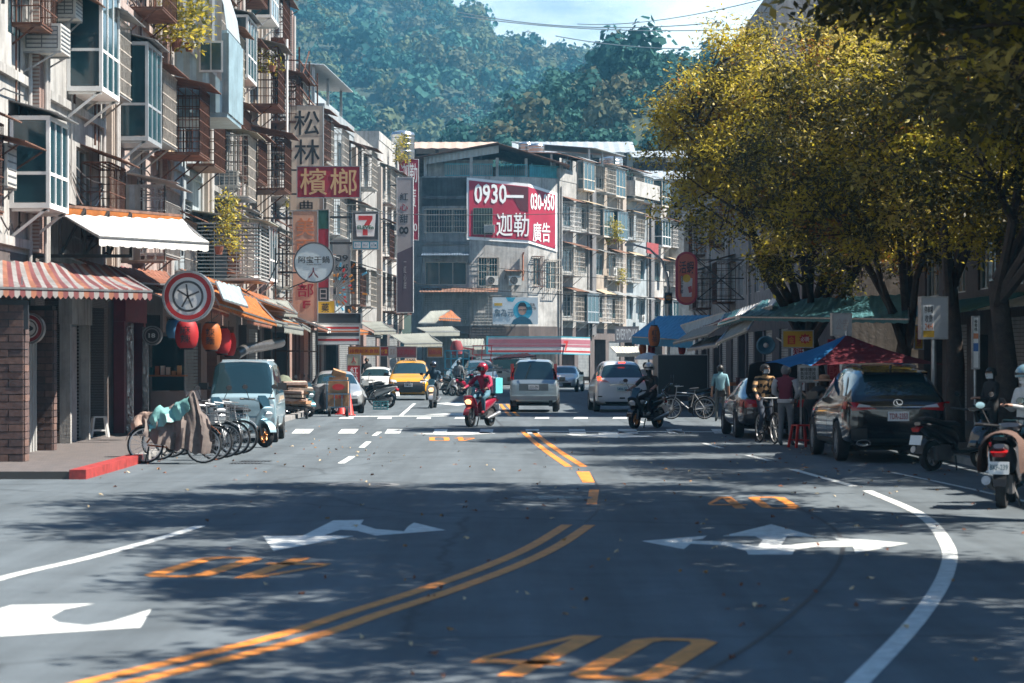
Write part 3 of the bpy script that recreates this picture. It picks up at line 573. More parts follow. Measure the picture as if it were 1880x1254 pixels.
def bay(root, u0, u1, z0, z1, dep, fm=ALU, panel=None, side='glass', nf=3, hm=TIN_GREY, low=.0):
    """enclosed projecting window box: framed glass on three sides"""
    y = -dep; b = MB(); f = .07; p = panel or fm
    b.use(p); b.box(u0, u1, y, -.004, z0 - .1, z0); b.box(u0, u1, y, -.004, z1 - .08, z1)
    b.use(fm)
    for u, v in ((u0, y), (u1 - f, y), (u0, -.075), (u1 - f, -.075)): b.box(u, u + f, v, v + f, z0, z1 - .08)
    for k in range(1, nf): uu = u0 + (u1 - u0) * k / nf; b.box(uu - .025, uu + .025, y + .004, y + .05, z0, z1 - .08)
    zm = z0 + (z1 - z0) * .34
    b.box(u0 + f, u1 - f, y + .01, y + .05, zm - .03, zm + .03); b.box(u0 + .008, u0 + .05, y + f, -.08, zm - .03, zm + .03)
    for u in (u0 + .12, u1 - .12): b.bar((u, -.0, z0 - dep * .85), (u, y * .9, z0 - .1), .05); b.bar((u, -.02, z0 - .13), (u, y * .95, z0 - .13), .05)
    o = b.build('window_bay', fm, root)
    g = MB(); g.box(u0 + f, u1 - f, y + .022, y + .034, z0 + .01, z1 - .09); g.build('front_pane', GLASS, o)
    g = MB(); g.box(u0 + .02, u0 + .032, y + f, -.08, z0 + .01, z1 - .09); g.build('side_pane', GLASS if side == 'glass' else side, o)
    q = MB(); q.box(u0 + .1, u1 - .06, -.22, -.12, z0 + .01, z1 - .1); q.build('curtain', M('curtain_cloth', (.3, .29, .28), .9, var=.25, scale=5), o)
    q = MB(); corr(q, (u0 - .1, 0, z1 + .28), (u1 + .1, 0, z1 + .28), (u0 - .1, y - .18, z1 + .03), .018, .16); q.build('hood', hm, o)
    return o
def pipe(root, u, z0, z1, r=.05, y=-.08, m=None): b = MB(); b.tube([(u, y, z0), (u, y, z1)], r, 8); return b.build('drain_pipe', m or M('pvc_pipe', (.42, .4, .38), .6, var=.2, streak=.4), root)
def world(root, u, v, z): return Matrix.LocRotScale(root.location, root.rotation_euler, None) @ Vector((u, v, z))
_ac = [0]
def ac(root, u, z, label, w_=.62, h_=.42, dep=.62, group=None, grille='u', m=None):
    """window air conditioner on brackets; grille faces along the street"""
    t = E('air_conditioner', label, 'air conditioner', world(root, u, 0, z), root.rotation_euler.z, group); m = m or M('ac_casing', (.55, .54, .5), .5, var=.15, streak=.3)
    b = MB(); b.box(0, w_, -dep, .1, 0, h_); b.build('casing', m, t)
    b = MB()
    for k in range(6): zz = .06 + k * (h_ - .12) / 5; b.box(-.012, -.002, -dep + .06, -.06, zz - .012, zz + .012); b.box(.05, w_ - .05, -dep - .012, -dep - .002, zz - .012, zz + .012)
    for k in range(3): yy = -dep + .06 + k * (dep - .12) / 2; b.box(-.014, -.002, yy - .01, yy + .01, .05, h_ - .05)
    b.build('grille', M('ac_grille', (.12, .13, .14), .5), t)
    for uu in (.05, w_ - .05): b = MB(); b.bar((uu, 0, -.4), (uu, -dep * .9, -.02), .03); b.bar((uu, 0, -.02), (uu, -dep, -.02), .035); b.build('bracket', STEEL, t)
    return t
L_PL = leafmat('potted_leaf', (.09, .12, .03), (.3, .26, .05), .35, 3); POT = M('terracotta', (.28, .12, .08), .8, var=.25)
def plants(loc, sx, sy, sz, label, seed, n=70, size=.16, pots=3, group=None):
    r = np.random.default_rng(seed); t = E('potted_plants', label, 'potted plants', loc, 0, group)
    for k in range(pots):
        b = MB(); x, y = (r.random() - .5) * sx * .8, (r.random() - .5) * sy * .8; b.lathe([(.09, 0), (.13, .2), (.14, .22), (.12, .22), (0, .2)], 10, (x, y, 0)); b.build('pot', POT, t)
    C = (r.random((n, 3)) - .5) * np.array([sx, sy, sz]) + np.array([0, 0, sz * .55]); C[:, :2] *= (1 - .5 * np.abs(C[:, 2:3] / sz - .5))
    o = quads_obj('foliage', leaves_mesh(C, (0, 0, 1), size, r, 8, .1, .1), [L_PL, L_SUN], t, r.integers(0, 2, n * 8)); return t
# ---------------------------------------------------------------- left terrace, facade on X = -9.3
FX = -9.3
def yy(px, X=FX): return FOC * (-X) / (940 - px)
def zz(py, d): return EYE + (655 - py) * d / FOC
HA = []
_ys = [40.2, 47.2, 55.6, 64.4, 73.0, 81.5, 90.0, 100.5]
_al = ['white stucco terrace house above the striped awning, nearest on the left', 'grey terrace house with white window bay beside a brown tiled pilaster', 'terrace house with tall aluminium window bay and rusty caged balcony', 'terrace house with blue corrugated metal enclosure above a louvred balcony', 'terrace house with two stacked cream cages past the blue metal enclosure', 'terrace house wrapped in rusty iron cages and hoods, second from its row end', 'last tall terrace house of the left row with rusty scaffold-like cages']
_am = [W_WHITE, W_LGREY, W_PINK, W_BLUEG, W_LGREY, W_TAN, W_GREY]
for i in range(7):
    a, b = _ys[i], _ys[i + 1]; wd = b - a; ops = []
    if i < 3:
        s = [(.9, 2.6, .12, 3.1, 'shop'), (3.4, 5.0, .12, 2.9, 'shut'), (5.6, wd - .5, .12, 3.0, 'dark')]
    else: s = [(.7, 3.2, .12, 3.0, 'shop'), (4.0, wd - .7, .12, 2.9, 'shut' if i % 2 else 'dark')]
    ops += s
    for k in range(4):
        z = 4.4 + 3.1 * k
        ops += [(1.2, 2.8, z + .5, z + 1.9, 'win'), (4.4, 6.0, z + .4, z + 2.0, 'louv' if (i + k) % 3 == 0 else 'win')]
    h = house('terrace_house', _al[i], (FX, a, 0), R(90), wd - .02, 16.4 if i < 6 else 15.6, _am[i], ops, low=(W_SHOP, TILE_DK, W_SHOP, TILE_PK, TILE_PK, TILE_DK, W_SHOP)[i]); HA.append(h)
    b_ = MB(); b_.box(wd - .75, wd + .0, -.22, -.003, 3.9, 16.2); b_.build('pilaster', TILE_BR if i % 2 == 0 else TILE_BE, h)
    for q in (-.28, -.5, -.95): pipe(h, wd + q, 3.6, 16.0, .045, -.3 if q > -.7 else -.08)
    b_ = MB()
    for k in range(4): b_.box(0, wd - .76, -.1, -.004, 3.95 + 3.1 * k, 4.12 + 3.1 * k)
    b_.build('floor_band', _am[i], h)
def hs(y):
    for h, a, b in zip(HA, _ys, _ys[1:]):
        if a <= y < b: return h, y - a
    return HA[-1], y - _ys[-2]
def ab(x0, x1, y0, y1):
    d = yy(x0); dep = -FX - (940 - x1) * d / FOC; h, u = hs(d); return h, u, zz(y1, d), zz(y0, d), dep
# the projecting boxes, each from its place along the terrace
h, u, z0, z1, dep = ab(17, 91, 212, 372); bay(h, u, u + 1.9, z0, z1, .75, WHITEP, side=GLASS, hm=TIN_GREY)
h, u, z0, z1, dep = ab(122, 188, -40, 158); bay(h, u, u + 2.2, z0, z1, dep, WHITEP, hm=TIN_WHITE)
h, u, z0, z1, dep = ab(200, 272, 76, 250); bay(h, u, u + 2.2, z0, z1, dep, ALU, side=GLASS)
h, u, z0, z1, dep = ab(276, 366, 160, 280); cage(h, u, u + 2.1, z0, z1, dep, RUST, sp=.16, hm=TIN_RUST)
q = MB(); q.box(u + .2, u + 2.0, -.35, -.3, z0 + .1, z1 - .3); q.build('beige_board', M('beige_board', (.5, .38, .24), .7, var=.2), h)
# blue corrugated enclosure with sliding window
h, u, z0, z1, dep = ab(302, 421, 62, 208); h = HA[3]; u = .12
b = MB(); corr(b, (u, -.01, z1), (u, -dep, z1), (u, -.01, z0), .03, .34); corr(b, (u + .01, -dep, z1), (u + 3.4, -dep, z1), (u + .01, -dep, z0), .03, .34); b.box(u + .04, u + 3.36, -dep + .04, -.01, z0 - .12, z0 - .003); b.box(u + .04, u + 3.36, -dep + .04, -.01, z1 + .003, z1 + .08); o = b.build('metal_enclosure', TIN_BLUE, h)
b = MB(); y0_, y1_ = -dep + .14, -dep + .78; zc = zz(104, 64.5); b.use(ALU); b.box(u - .07, u - .035, y0_, y1_, zc - .42, zc + .42); b.build('enclosure_window', ALU, o)
for k in (0, 1): b = MB(); ya = y0_ + .05 + k * .29; b.box(u - .085, u - .072, ya, ya + .25, zc - .36, zc + .36); b.build('pane', GLASS, o)
b = MB(); rows = []
for k in range(7):
    t = k / 6; rows.append([Vector((u + .05, -.02 - dep * .95 * math.sin(t * 1.5), z1 + 2.4 - 2.3 * t + .5 * math.sin(t * 3.1))), Vector((u + 3.3, -.02 - dep * .95 * math.sin(t * 1.5), z1 + 2.4 - 2.3 * t + .5 * math.sin(t * 3.1)))])
b.grid(rows, .02); rr = MB()
b.build('curved_sheet_roof', TIN_WHITE, h)
b = MB(); corr(b, (u - .05, -.02, z1 + 2.6), (u - .05, -dep * .9, z1 + 1.2), (u - .05, -.02, z1 + .1), .03, .3); b.build('sheet_side', TIN_WHITE, h)
h, u, z0, z1, dep = ab(194, 303, 340, 478); cage(h, u, 8.3, z0, z1, 1.35, M('grey_bars', (.33, .32, .3), .6, var=.2), sp=.2, hm=TIN_GREY)
q = MB(); corr(q, (u - .03, -.02, z1), (u - .03, -.8, z1), (u - .03, -.02, z0), .02, .2); q.build('grey_panel', TIN_GREY, h)
h, u, z0, z1, dep = ab(352, 478, 410, 512); cage(h, u, u + 2.8, z0, z1, 1.95, M('pale_louvre_bars', (.42, .43, .42), .5, var=.2, streak=.3), sp=.6, nh=15, hm=M('faded_green_sheet', (.4, .42, .36), .7, var=.25, streak=.4), bw=.03)
q = MB(); q.box(u + .15, u + 2.7, -.7, -.5, z0, z1); q.build('dark_louvre', M('dark_louvre', (.03, .045, .05), .4, var=.2), h)
h, u, z0, z1, dep = ab(394, 455, 248, 360); cage(h, u, u + 2.4, z0, z1, dep, CREAMBAR, hm=M('mossy_sheet', (.3, .27, .2), .8, var=.35, streak=.4))
h, u, z0, z1, dep = ab(423, 463, 104, 204); cage(h, .4, 3.0, z0, z1, .9, CREAMBAR, hm=TIN_RUST); q = MB(); q.box(.5, 2.9, -.6, -.55, z0, z1 - .2); q.build('yellow_blind', M('yellow_blind', (.5, .44, .2), .8, var=.2), h)
rr = random.Random(4)
for i in (4, 5, 6):
    wd = _ys[i + 1] - _ys[i]
    for k in range(4):
        z = 4.5 + 3.1 * k
        for j, (a, e) in enumerate(((.4, 3.3), (4.0, 6.7))):
            if i == 4 and j == 0 and k in (1, 2): continue
            c = rr.random(); dp = rr.uniform(.6, 1.25); m = RUST if rr.random() < .6 else CREAMBAR
            if c < .72: cage(HA[i], a, e, z + rr.uniform(0, .4), z + rr.uniform(1.7, 2.3), dp, m, hm=rr.choice([TIN_RUST, TIN_GREY, TIN_RUST]), sp=.17)
            elif c < .9: bay(HA[i], a, e, z + .2, z + 2.1, dp * .8, rr.choice([ALU, WHITEP]))
            else: hood(HA[i], a, e, z + 2.3, .8)
for i in (0, 1, 2, 3): hood(HA[i], .6, 3.4, 9.6 if i else 10.6, .8, .4, TIN_RUST if i % 2 else TIN_WHITE)
_grey = M('grey_bars', (.33, .32, .3), .6, var=.2)
for (i, a, e, z0, z1, dp, m) in ((0, 4.7, 6.3, 8.1, 9.7, .55, RUST), (1, 5.2, 7.4, 7.7, 9.3, .7, CREAMBAR), (1, 5.0, 7.2, 4.5, 6.1, .6, RUST), (2, 3.2, 5.7, 7.2, 8.9, .8, CREAMBAR), (2, 2.9, 5.6, 4.4, 6.0, .9, _grey), (3, 4.6, 7.3, 7.4, 9.0, .8, RUST), (3, 4.4, 7.0, 10.5, 12.2, .9, CREAMBAR), (2, 3.2, 5.7, 10.4, 12.0, .8, RUST), (0, .5, 1.6, 4.4, 5.9, .5, RUST), (3, .6, 3.2, 4.2, 5.6, .5, _grey)): cage(HA[i], a, e, z0, z1, dp, m, hm=rr.choice([TIN_RUST, TIN_GREY]), sp=.15)
rc = random.Random(77)
for i in range(7):
    wd = _ys[i + 1] - _ys[i]
    for k in range(9):
        u = rc.uniform(.3, wd - 1); z0 = rc.uniform(4, 12); pipe(HA[i], u, z0, z0 + rc.uniform(1.5, 5), rc.choice([.018, .025, .035]), -.06, rc.choice([None, BLACK, RUST, STEEL]))
    for k in range(5):
        z0 = rc.uniform(4.2, 13); u = rc.uniform(.2, wd * .5); b = MB(); L_ = rc.uniform(1.5, wd - u - .9); b.tube([(u + L_ * q / 8, -.09, z0 - .22 * math.sin(math.pi * q / 8) * rc.choice([.3, 1])) for q in range(9)], .016, 5); b.build('wall_cable', rc.choice([BLACK, BLACK, STEEL]), HA[i])
# rusty access scaffold tower at the end of the row
t = E('iron_scaffold', 'rusty iron sign scaffold standing against the last terrace house', 'scaffold', (-8.95, 91.5, .12)); b = MB()
for x in (0, .9):
    for y in (0, 4.5, 8.5): b.bar((x, y, 0), (x, y, 13.5), .06)
b.build('uprights', RUST, t); b = MB()
for z in range(2, 14):
    for y in (0, 4.5, 8.5): b.bar((0, y, z), (.9, y, z), .045)
    for x in (0, .9): b.bar((x, 0, z), (x, 8.5, z), .045)
    if z % 3 == 0: b.bar((.9, 0, z), (.9, 4.5, z + 1.9), .04); b.bar((0, 4.5, z), (.9, 4.5, z + 1), .04)
b.build('rails', RUST, t)
h, u = hs(yy(42)); ac(h, u, zz(93, yy(42)), 'cream window air conditioner with its grille showing, on the white stucco wall', 1.0, .52, .72)
h, u = hs(yy(98)); ac(h, u, zz(30, yy(98)), 'window air conditioner at the top edge of the view above a rusty tray', .8, .5, .45)
h, u = hs(yy(283)); ac(h, u, zz(226, yy(283)), 'small louvred air conditioner hanging beside the rusty cage and beige board', .5, .5, .5)
h, u = hs(yy(402)); ac(h, u, zz(345, yy(402)), 'air conditioner standing inside the cream cage under the mossy hood', .7, .55, .6)
h, u = hs(43); ac(h, u - .6, zz(345, 43), 'old air conditioner box under a tiled hood at the left edge', .8, .75, .45)
hood(HA[0], 2.0, 4.0, zz(250, 43.5), .8, .2, TIN_RUST)
plants((-8.5, 62.8, zz(80, 62)), 1.2, 2.2, 1.5, 'bushy yellow-green plants spilling over the balcony at the top left', 1, 130, .2, 3)
plants((-8.7, 86, zz(135, 86)), .9, 1.6, .9, 'yellowing plants hanging off the high cage beside the white pole', 2, 50, .16, 2)
plants((-7.8, 66.5, zz(468, 66.5)), .7, 1.2, 1.6, 'straggly yellow shrub growing above the orange tarpaulins', 3, 100, .13, 1)
plants((-8.4, 92, zz(385, 92)), .7, 1.2, .5, 'small potted plants on the rusty cage next to the cream sign', 4, 30, .13, 2)
b = MB(); b.tube([(-8.19, 88, zz(290, 88)), (-8.19, 88, zz(72, 88))], .045, 8); tag(b.build('antenna_pole', WHITEP), 'tall thin white pole in front of the left terrace', 'pole')
# ---------------------------------------------------------------- left row further on, turning in
BL = [(-9.3, 101), (-8.75, 112.5), (-8.15, 124.5), (-7.55, 137), (-6.9, 149.5)]
_bl = ['four-storey house with a roof shed behind the cream calligraphy sign', 'house with yellow awnings behind the square convenience store sign', 'narrow pale house with painted phone numbers on its side', 'pale house with the steel water tank, last before the corner building']
_bm = [W_LGREY, W_BLUEG, W_LGREY, W_WHITE]; HB = []
for i in range(4):
    a, b = Vector((*BL[i], 0)), Vector((*BL[i + 1], 0)); wd = (b - a).length; rz = math.atan2(b.y - a.y, b.x - a.x); ops = [(.8, 4.6, .12, 3.2, 'shop'), (6.0, wd - 1, .12, 3.1, 'shut')]
    for k in range(3): z = 4.2 + 3.1 * k; ops += [(1.2, 3.2, z + .6, z + 2.0, 'win'), (5.0, 6.8, z + .6, z + 2.0, 'win'), (8.6, 10.4, z + .6, z + 2.0, 'win')]
    h = house('corner_row_house', _bl[i], a, rz, wd - .02, (12.8, 13.2, 13.0, 14.2)[i], _bm[i], ops, low=(TILE_PK, W_SHOP, TILE_PK, W_SHOP)[i]); HB.append(h)
    for k in range(3):
        z = 4.2 + 3.1 * k
        for (s, e) in ((.8, 3.6), (4.6, 7.2), (8.2, 10.8)):
            c = rr.random()
            if c < .6: cage(h, s, e, z + .3, z + 2.2, rr.uniform(.5, .9), rr.choice([CREAMBAR, CREAMBAR, RUST]), hm=rr.choice([TIN_RUST, TIN_GREY]), sp=.18)
            elif c < .8: hood(h, s, e, z + 2.4, .8, .3, rr.choice([TIN_GREY, TIN_RUST]))
    for q in (.3, wd - .4): pipe(h, q, 3.3, 12.5, .06)
    b_ = MB(); b_.box(wd - 1.1, wd - .3, -.25, -.004, 3.6, 12.6); b_.build('pilaster', TILE_BE, h)
def shed(root, u0, u1, z, dep, hh, rm, wm, tilt=.5, over=.5, back=5):
    b = MB(); corr(b, (u0, dep + .15, z), (u1, dep + .15, z), (u0, dep + .15, z + hh * .52), .02, .3); o = b.build('roof_shed', wm, root)
    for u in (u0, (u0 + u1) / 2, u1):
        for v in (dep, dep + back): b = MB(); b.box(u - .06, u + .06, v, v + .12, z, z + hh); b.build('post', STEEL, o)
    b = MB(); corr(b, (u0 - over, dep - over, z + hh), (u1 + over, dep - over, z + hh), (u0 - over, dep + back + over, z + hh + tilt), .03, .3, .03); b.build('shed_roof', rm, o)
shed(HB[1], .5, 11.2, 13.2, .5, 2.3, TIN_WHITE, TIN_WHITE, .35); shed(HB[0], 1, 10.4, 12.8, 1.2, 2.0, TIN_RUST, TIN_GREY, .3)
def tank(loc, r, hgt, label, legs=.9):
    t = E('water_tank', label, 'water tank', loc); b = MB(); b.lathe([(r * .96, legs), (r, legs + .05), (r, legs + hgt * .82), (r * 1.03, legs + hgt * .84), (r * .9, legs + hgt * .93), (r * .3, legs + hgt), (0, legs + hgt)], 20); [b.lathe([(r, legs + hgt * q), (r * 1.02, legs + hgt * q + .03), (r, legs + hgt * q + .06)], 20) for q in (.25, .5, .7)]
    b.build('tank', CHROME if False else M('stainless_steel', (.55, .57, .58), .25, .9, var=.15, scale=4), t); b = MB(); [b.bar((r * .8 * math.cos(a), r * .8 * math.sin(a), 0), (r * .8 * math.cos(a), r * .8 * math.sin(a), legs), .07) for a in (.8, 2.4, 3.9, 5.5)]; b.build('stand', STEEL, t); return t
tank(P(738, 290, 146) + Vector((0, 1, -1.2)), .72, 1.75, 'tall stainless steel water tank on the roof beside the cream sign', 1.2)
plants(P(738, 300, 142), .9, .9, 1.6, 'yellow creeper climbing the caged stand below the tall water tank', 8, 60, .2, 1)
# ---------------------------------------------------------------- corner building with the phone number banner
CB = E('corner_building', 'grey five-storey corner building carrying the red phone number banner', 'building', (-5.87, 158, 0))
def facet(u0, v0, u1, v1, ops, mat, h=13.7, name='wall'):
    """one straight stretch of wall; returns a frame function in the building's space"""
    L = math.hypot(u1 - u0, v1 - v0); a = math.atan2(v1 - v0, u1 - u0); b = MB(); b.T = Matrix.Translation((u0, v0, 0)) @ Matrix.Rotation(a, 4, 'Z'); us = sorted({0, L, *[o[0] for o in ops], *[o[1] for o in ops]}); zs = sorted({0, h, *[o[2] for o in ops], *[o[3] for o in ops]})
    for p, q in zip(us, us[1:]):
        for e, f in zip(zs, zs[1:]):
            if not any(o[0] < (p + q) / 2 < o[1] and o[2] < (e + f) / 2 < o[3] for o in ops): b.poly([(p, 0, e), (q, 0, e), (q, 0, f), (p, 0, f)])
    for o in ops:
        s, e, z0, z1 = o[:4]; dp = 1.5 if o[4] == 'dark' else .2
        b.poly([(s, 0, z0), (s, 0, z1), (s, dp, z1), (s, dp, z0)]); b.poly([(e, 0, z1), (e, 0, z0), (e, dp, z0), (e, dp, z1)]); b.poly([(s, 0, z1), (e, 0, z1), (e, dp, z1), (s, dp, z1)]); b.poly([(e, 0, z0), (s, 0, z0), (s, dp, z0), (e, dp, z0)]); b.poly([(s, dp, z0), (e, dp, z0), (e, dp, z1), (s, dp, z1)])
    b.build(name, mat, CB); q = MB(); q.T = b.T; [q.box(p + .0, e, -.03, -.004, .0, 3.9) for p, e in zip([0] + [o[1] for o in ops if o[2] < 1], [o[0] for o in ops if o[2] < 1] + [L])]; [q.box(o[0], o[1], -.03, -.004, o[3] + .003, 3.9) for o in ops if o[2] < 1]; q.build('shop_facing', W_SHOP, CB); f = bpy.data.objects.new('facade_bay', None); col.objects.link(f); f.parent = CB; f.location = (u0, v0, 0); f.rotation_euler = (0, 0, a)
    for o in ops:
        if o[4] == 'win': window(f, o[0], o[1], o[2], o[3], BEIGEF, split=3 if o[1] - o[0] > 2 else 2)
    return f
f1 = facet(0, 0, 3.1, -.15, [(.2, 2.9, 10.0, 11.6, 'win'), (.2, 2.9, 6.6, 8.1, 'win'), (.1, 3.0, .1, 3.4, 'dark')], W_GREY)
f2 = facet(3.1, -.15, 6.95, .75, [(.6, 1.9, 6.5, 8.4, 'win'), (.5, 3.4, .1, 3.2, 'dark'), (.7, 1.7, 9.8, 11.3, 'win')], W_CORN)
f3 = facet(6.95, .75, 8.97, 2.4, [(.4, 1.0, 6.6, 8.4, 'win'), (1.5, 2.4, 6.4, 8.2, 'win'), (1.7, 2.5, 9.6, 11.2, 'win'), (.4, 2.3, .1, 3.2, 'dark')], W_CORN)
b = MB(); b.poly([(0, 0, 13.7), (3.1, -.15, 13.7), (6.95, .75, 13.7), (8.97, 2.4, 13.7), (8.97, 12, 13.7), (0, 12, 13.7)]); b.poly([(0, 12, 0), (0, 0, 0), (0, 0, 13.7), (0, 12, 13.7)]); b.poly([(8.97, 2.4, 0), (8.97, 12, 0), (8.97, 12, 13.7), (8.97, 2.4, 13.7)]); b.build('wall', W_GREY, CB)
def fbars(f, u0, u1, z0, z1, dep, m=CREAMBAR, sp=.16, nh=4):
    o = cage(f, u0, u1, z0, z1, dep, m, False, sp=sp, nh=nh, tray=False); return o
fbars(f1, .15, 2.95, 10.0, 11.5, .35); fbars(f1, .15, 2.95, 4.3, 6.0, .3, M('grey_bars', (.33, .32, .3), .6, var=.2), .3, 12); hood(f1, .0, 3.1, 8.7, .7, .2, M('dark_blue_sheet', (.07, .1, .14), .6, var=.2))
for z_ in (9.2, 12.2): b = MB(); b.box(.02, 3.08, -.07, -.003, z_, z_ + .22); b.build('band', W_DARK, f1); b = MB(); b.box(.0, 3.1, -.02, -.004, 11.75, 13.6); b.build('sooty_panel', W_DARK, f1)
b = MB(); corr(b, (-.1, 0, 6.4), (5.0, 0, 6.4), (-.1, -1.0, 6.1), .02, .2); b.build('long_hood', TIN_RUST, f1)
fbars(f2, .2, 3.2, 4.2, 5.9, .3, M('grey_bars', (.33, .32, .3), .6, var=.2), .25, 9); fbars(f2, .55, 1.95, 6.5, 8.4, .3); fbars(f3, .3, 1.1, 6.5, 8.5, .3, RUST); fbars(f3, 1.4, 2.5, 6.3, 8.3, .4, CREAMBAR)
b = MB(); b.tube([(3.55, -.12, 8.6), (3.55, -.35, 8.75), (3.55, -.12, 8.6), (3.55, -.12, 6.9)], .06, 8); b.build('vent_pipe', M('terracotta_pipe', (.4, .16, .09), .7), f2)
def outdoor_unit(loc, rz, label, s=1.0, group=None, stand=False):
    t = E('outdoor_unit', label, 'air conditioner', loc, rz, group); b = MB(); b.box(-.4 * s, .4 * s, -.15 * s, .15 * s, .04, .62 * s); b.build('casing', M('ac_casing', (.55, .54, .5), .5, var=.15, streak=.3), t)
    b = MB(); b.lathe([(.24 * s, -.165 * s), (.24 * s, -.152 * s)], 20, (-.08 * s, 0, .33 * s), 'y'); b.build('fan_opening', BLACK, t)
    b = MB(); [b.lathe([(r * s, -.18 * s), (r * s + .012, -.18 * s), (r * s + .012, -.168 * s), (r * s, -.168 * s)], 20, (-.08 * s, 0, .33 * s), 'y') for r in (.06, .12, .18, .235)]; b.build('fan_guard', M('ac_guard', (.3, .3, .29), .5), t)
    b = MB(); [b.box(x - .03, x + .03, -.16 * s, .17 * s, 0, .04) for x in (-.28 * s, .28 * s)]; b.build('feet', STEEL, t); return t
outdoor_unit(world(CB, 4.55, -.15, 6.55), .2, 'outdoor air conditioner unit under the banner, the one nearer the barred window', 1.0); outdoor_unit(world(CB, 6.05, .2, 6.55), .2, 'outdoor air conditioner unit with a small tin hood under the banner', 1.05)
hood(f2, 2.3, 3.6, 7.6, .6, .1, TIN_RUST)
# roof shed: pitched, with teal railings
b = MB(); corr(b, (-.6, -.6, 14.85), (-.6, 12.3, 14.85), (5.0, -.6, 15.85), .03, .4, .03); b.build('shed_roof', TIN_RUST, CB); b = MB(); corr(b, (4.98, -.6, 15.8), (4.98, 12.3, 15.8), (9.7, 1.2, 14.5), .03, .4, .03); b.build('shed_roof', TIN_RUST, CB)
for x, y in ((.2, .1), (3.2, .05), (4.9, .5), (6.8, .95), (8.7, 2.5)): b = MB(); b.box(x - .1, x + .1, y, y + .2, 13.7, 14.95); b.build('shed_post', W_WHITE, CB)
b = MB(); corr(b, (.2, .35, 15.0), (5.0, .35, 15.75), (.2, .35, 14.5), .02, .25); b.build('gable_sheet', TIN_WHITE, CB); b = MB(); b.box(.3, 4.6, 1.5, 1.6, 13.7, 14.9); b.build('shed_back_wall', W_WHITE, CB)
TEALP = M('teal_paint', (.05, .3, .34), .5, var=.15)
def rail(p, q, z0, z1, m, name='railing', sp=.14):
    b = MB(); p, q = Vector(p), Vector(q); n = int((q - p).length / sp)
    for i in range(n + 1): a = p.lerp(q, i / n); b.bar((a.x, a.y, z0), (a.x, a.y, z1), .025)
    for z in (z0, z1): b.bar((p.x, p.y, z), (q.x, q.y, z), .05)
    return b.build(name, m, CB)
rail((1.5, -.05, 0), (4.6, .2, 0), 13.75, 14.5, TEALP); rail((5.0, .33, 0), (6.9, .74, 0), 13.75, 14.5, TEALP); rail((7.0, .8, 0), (8.95, 2.38, 0), 13.75, 14.5, TEALP)
b = MB(); b.prism([(7.05, .92, 13.75), (8.9, 2.45, 13.75), (8.9, 2.45, 14.45), (7.05, .92, 14.45)], (-.02, .02, 0)); b.build('blue_mesh_screen', M('blue_mesh', (.06, .34, .42), .7, var=.2), CB)
tank(P(985, 295, 166) + Vector((0, 0, -.6)), .55, 1.3, 'steel water tank behind the roof of the corner building, the one on the left', .5); tank(P(965, 292, 168) + Vector((0, 0, -.5)), .5, 1.2, 'second steel water tank on the corner building roof, partly hidden', .5); tank(P(1122, 318, 176) + Vector((0, 0, -.3)), .85, 1.1, 'squat ribbed water tank on the roof above the grey facade', .4)
# red phone-number banner, bent round the corner
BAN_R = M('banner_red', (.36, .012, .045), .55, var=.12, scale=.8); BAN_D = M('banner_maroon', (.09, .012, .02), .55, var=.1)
t = E('phone_banner', 'large red banner with white phone number wrapped around the corner building', 'banner', (-2.95, 157.75, 0)); 
by = lambda x: .227 * x if x <= 4.05 else .92 + (x - 4.05) * .83
def bq(m, name, x0, x1, zs, off, th=.02): b = MB(); b.prism([(x0, by(x0) + off, zs[0]), (x1, by(x1) + off, zs[1]), (x1, by(x1) + off, zs[2]), (x0, by(x0) + off, zs[3])], (-.003, th, 0)); b.build(name, m, t)
bq(WHITEINK, 'border', 0, 4.05, (9.55, 9.35, 13.25, 13.6), 0); bq(WHITEINK, 'border', 4.05, 5.95, (9.35, 8.85, 12.75, 13.25), 0); bq(BAN_R, 'red_sheet', .14, 4.05, (9.75, 9.55, 13.05, 13.42), -.03); bq(BAN_R, 'red_sheet', 4.05, 5.82, (9.55, 9.05, 12.6, 13.05), -.03)
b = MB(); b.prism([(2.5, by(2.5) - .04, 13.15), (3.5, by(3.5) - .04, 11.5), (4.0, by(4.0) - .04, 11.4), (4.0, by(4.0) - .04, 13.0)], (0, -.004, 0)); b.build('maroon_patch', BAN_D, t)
A2, A3 = R(12.8), R(39.7)
lettering('0930—', WHITEINK, t, (2.1, by(2.1) - .055, 12.55), 3.3, 1.3, .02, (R(90), 0, A2)); lettering('030-950', WHITEINK, t, (4.96, by(4.96) - .06, 12.1), 2.05, 1.1, .02, (R(90), 0, A3))
lettering('迦勒', WHITEINK, t, (3.0, by(3.0) - .055, 10.55), 2.2, 1.55, .03, (R(90), 0, A2)); lettering('廣告', WHITEINK, t, (4.9, by(4.9) - .06, 10.1), 1.5, 1.3, .03, (R(90), 0, A3))
fw = bpy.data.objects.new('frame_anchor', None)
for (lx, ly, lz, ww, hh) in ((1.05, .12, 10.75, 1.25, 1.7),):
    b = MB(); b.box(lx - ww / 2, lx + ww / 2, ly - .05, ly, lz - hh / 2, lz + hh / 2); o = b.build('window_opening', M('dark_opening', (.05, .07, .06), .5), t); b = MB()
    for k in range(8): b.bar((lx - ww / 2 + k * ww / 7, ly - .09, lz - hh / 2), (lx - ww / 2 + k * ww / 7, ly - .09, lz + hh / 2), .03)
    for k in range(5): b.bar((lx - ww / 2, ly - .09, lz - hh / 2 + k * hh / 4), (lx + ww / 2, ly - .09, lz - hh / 2 + k * hh / 4), .03)
    b.build('bars', M('green_bars', (.25, .28, .22), .6), o)
bpy.data.objects.remove(fw)
ac(CB, 4.05, 10.0, 'window air conditioner poking through the red phone number banner', .7, .5, .55)
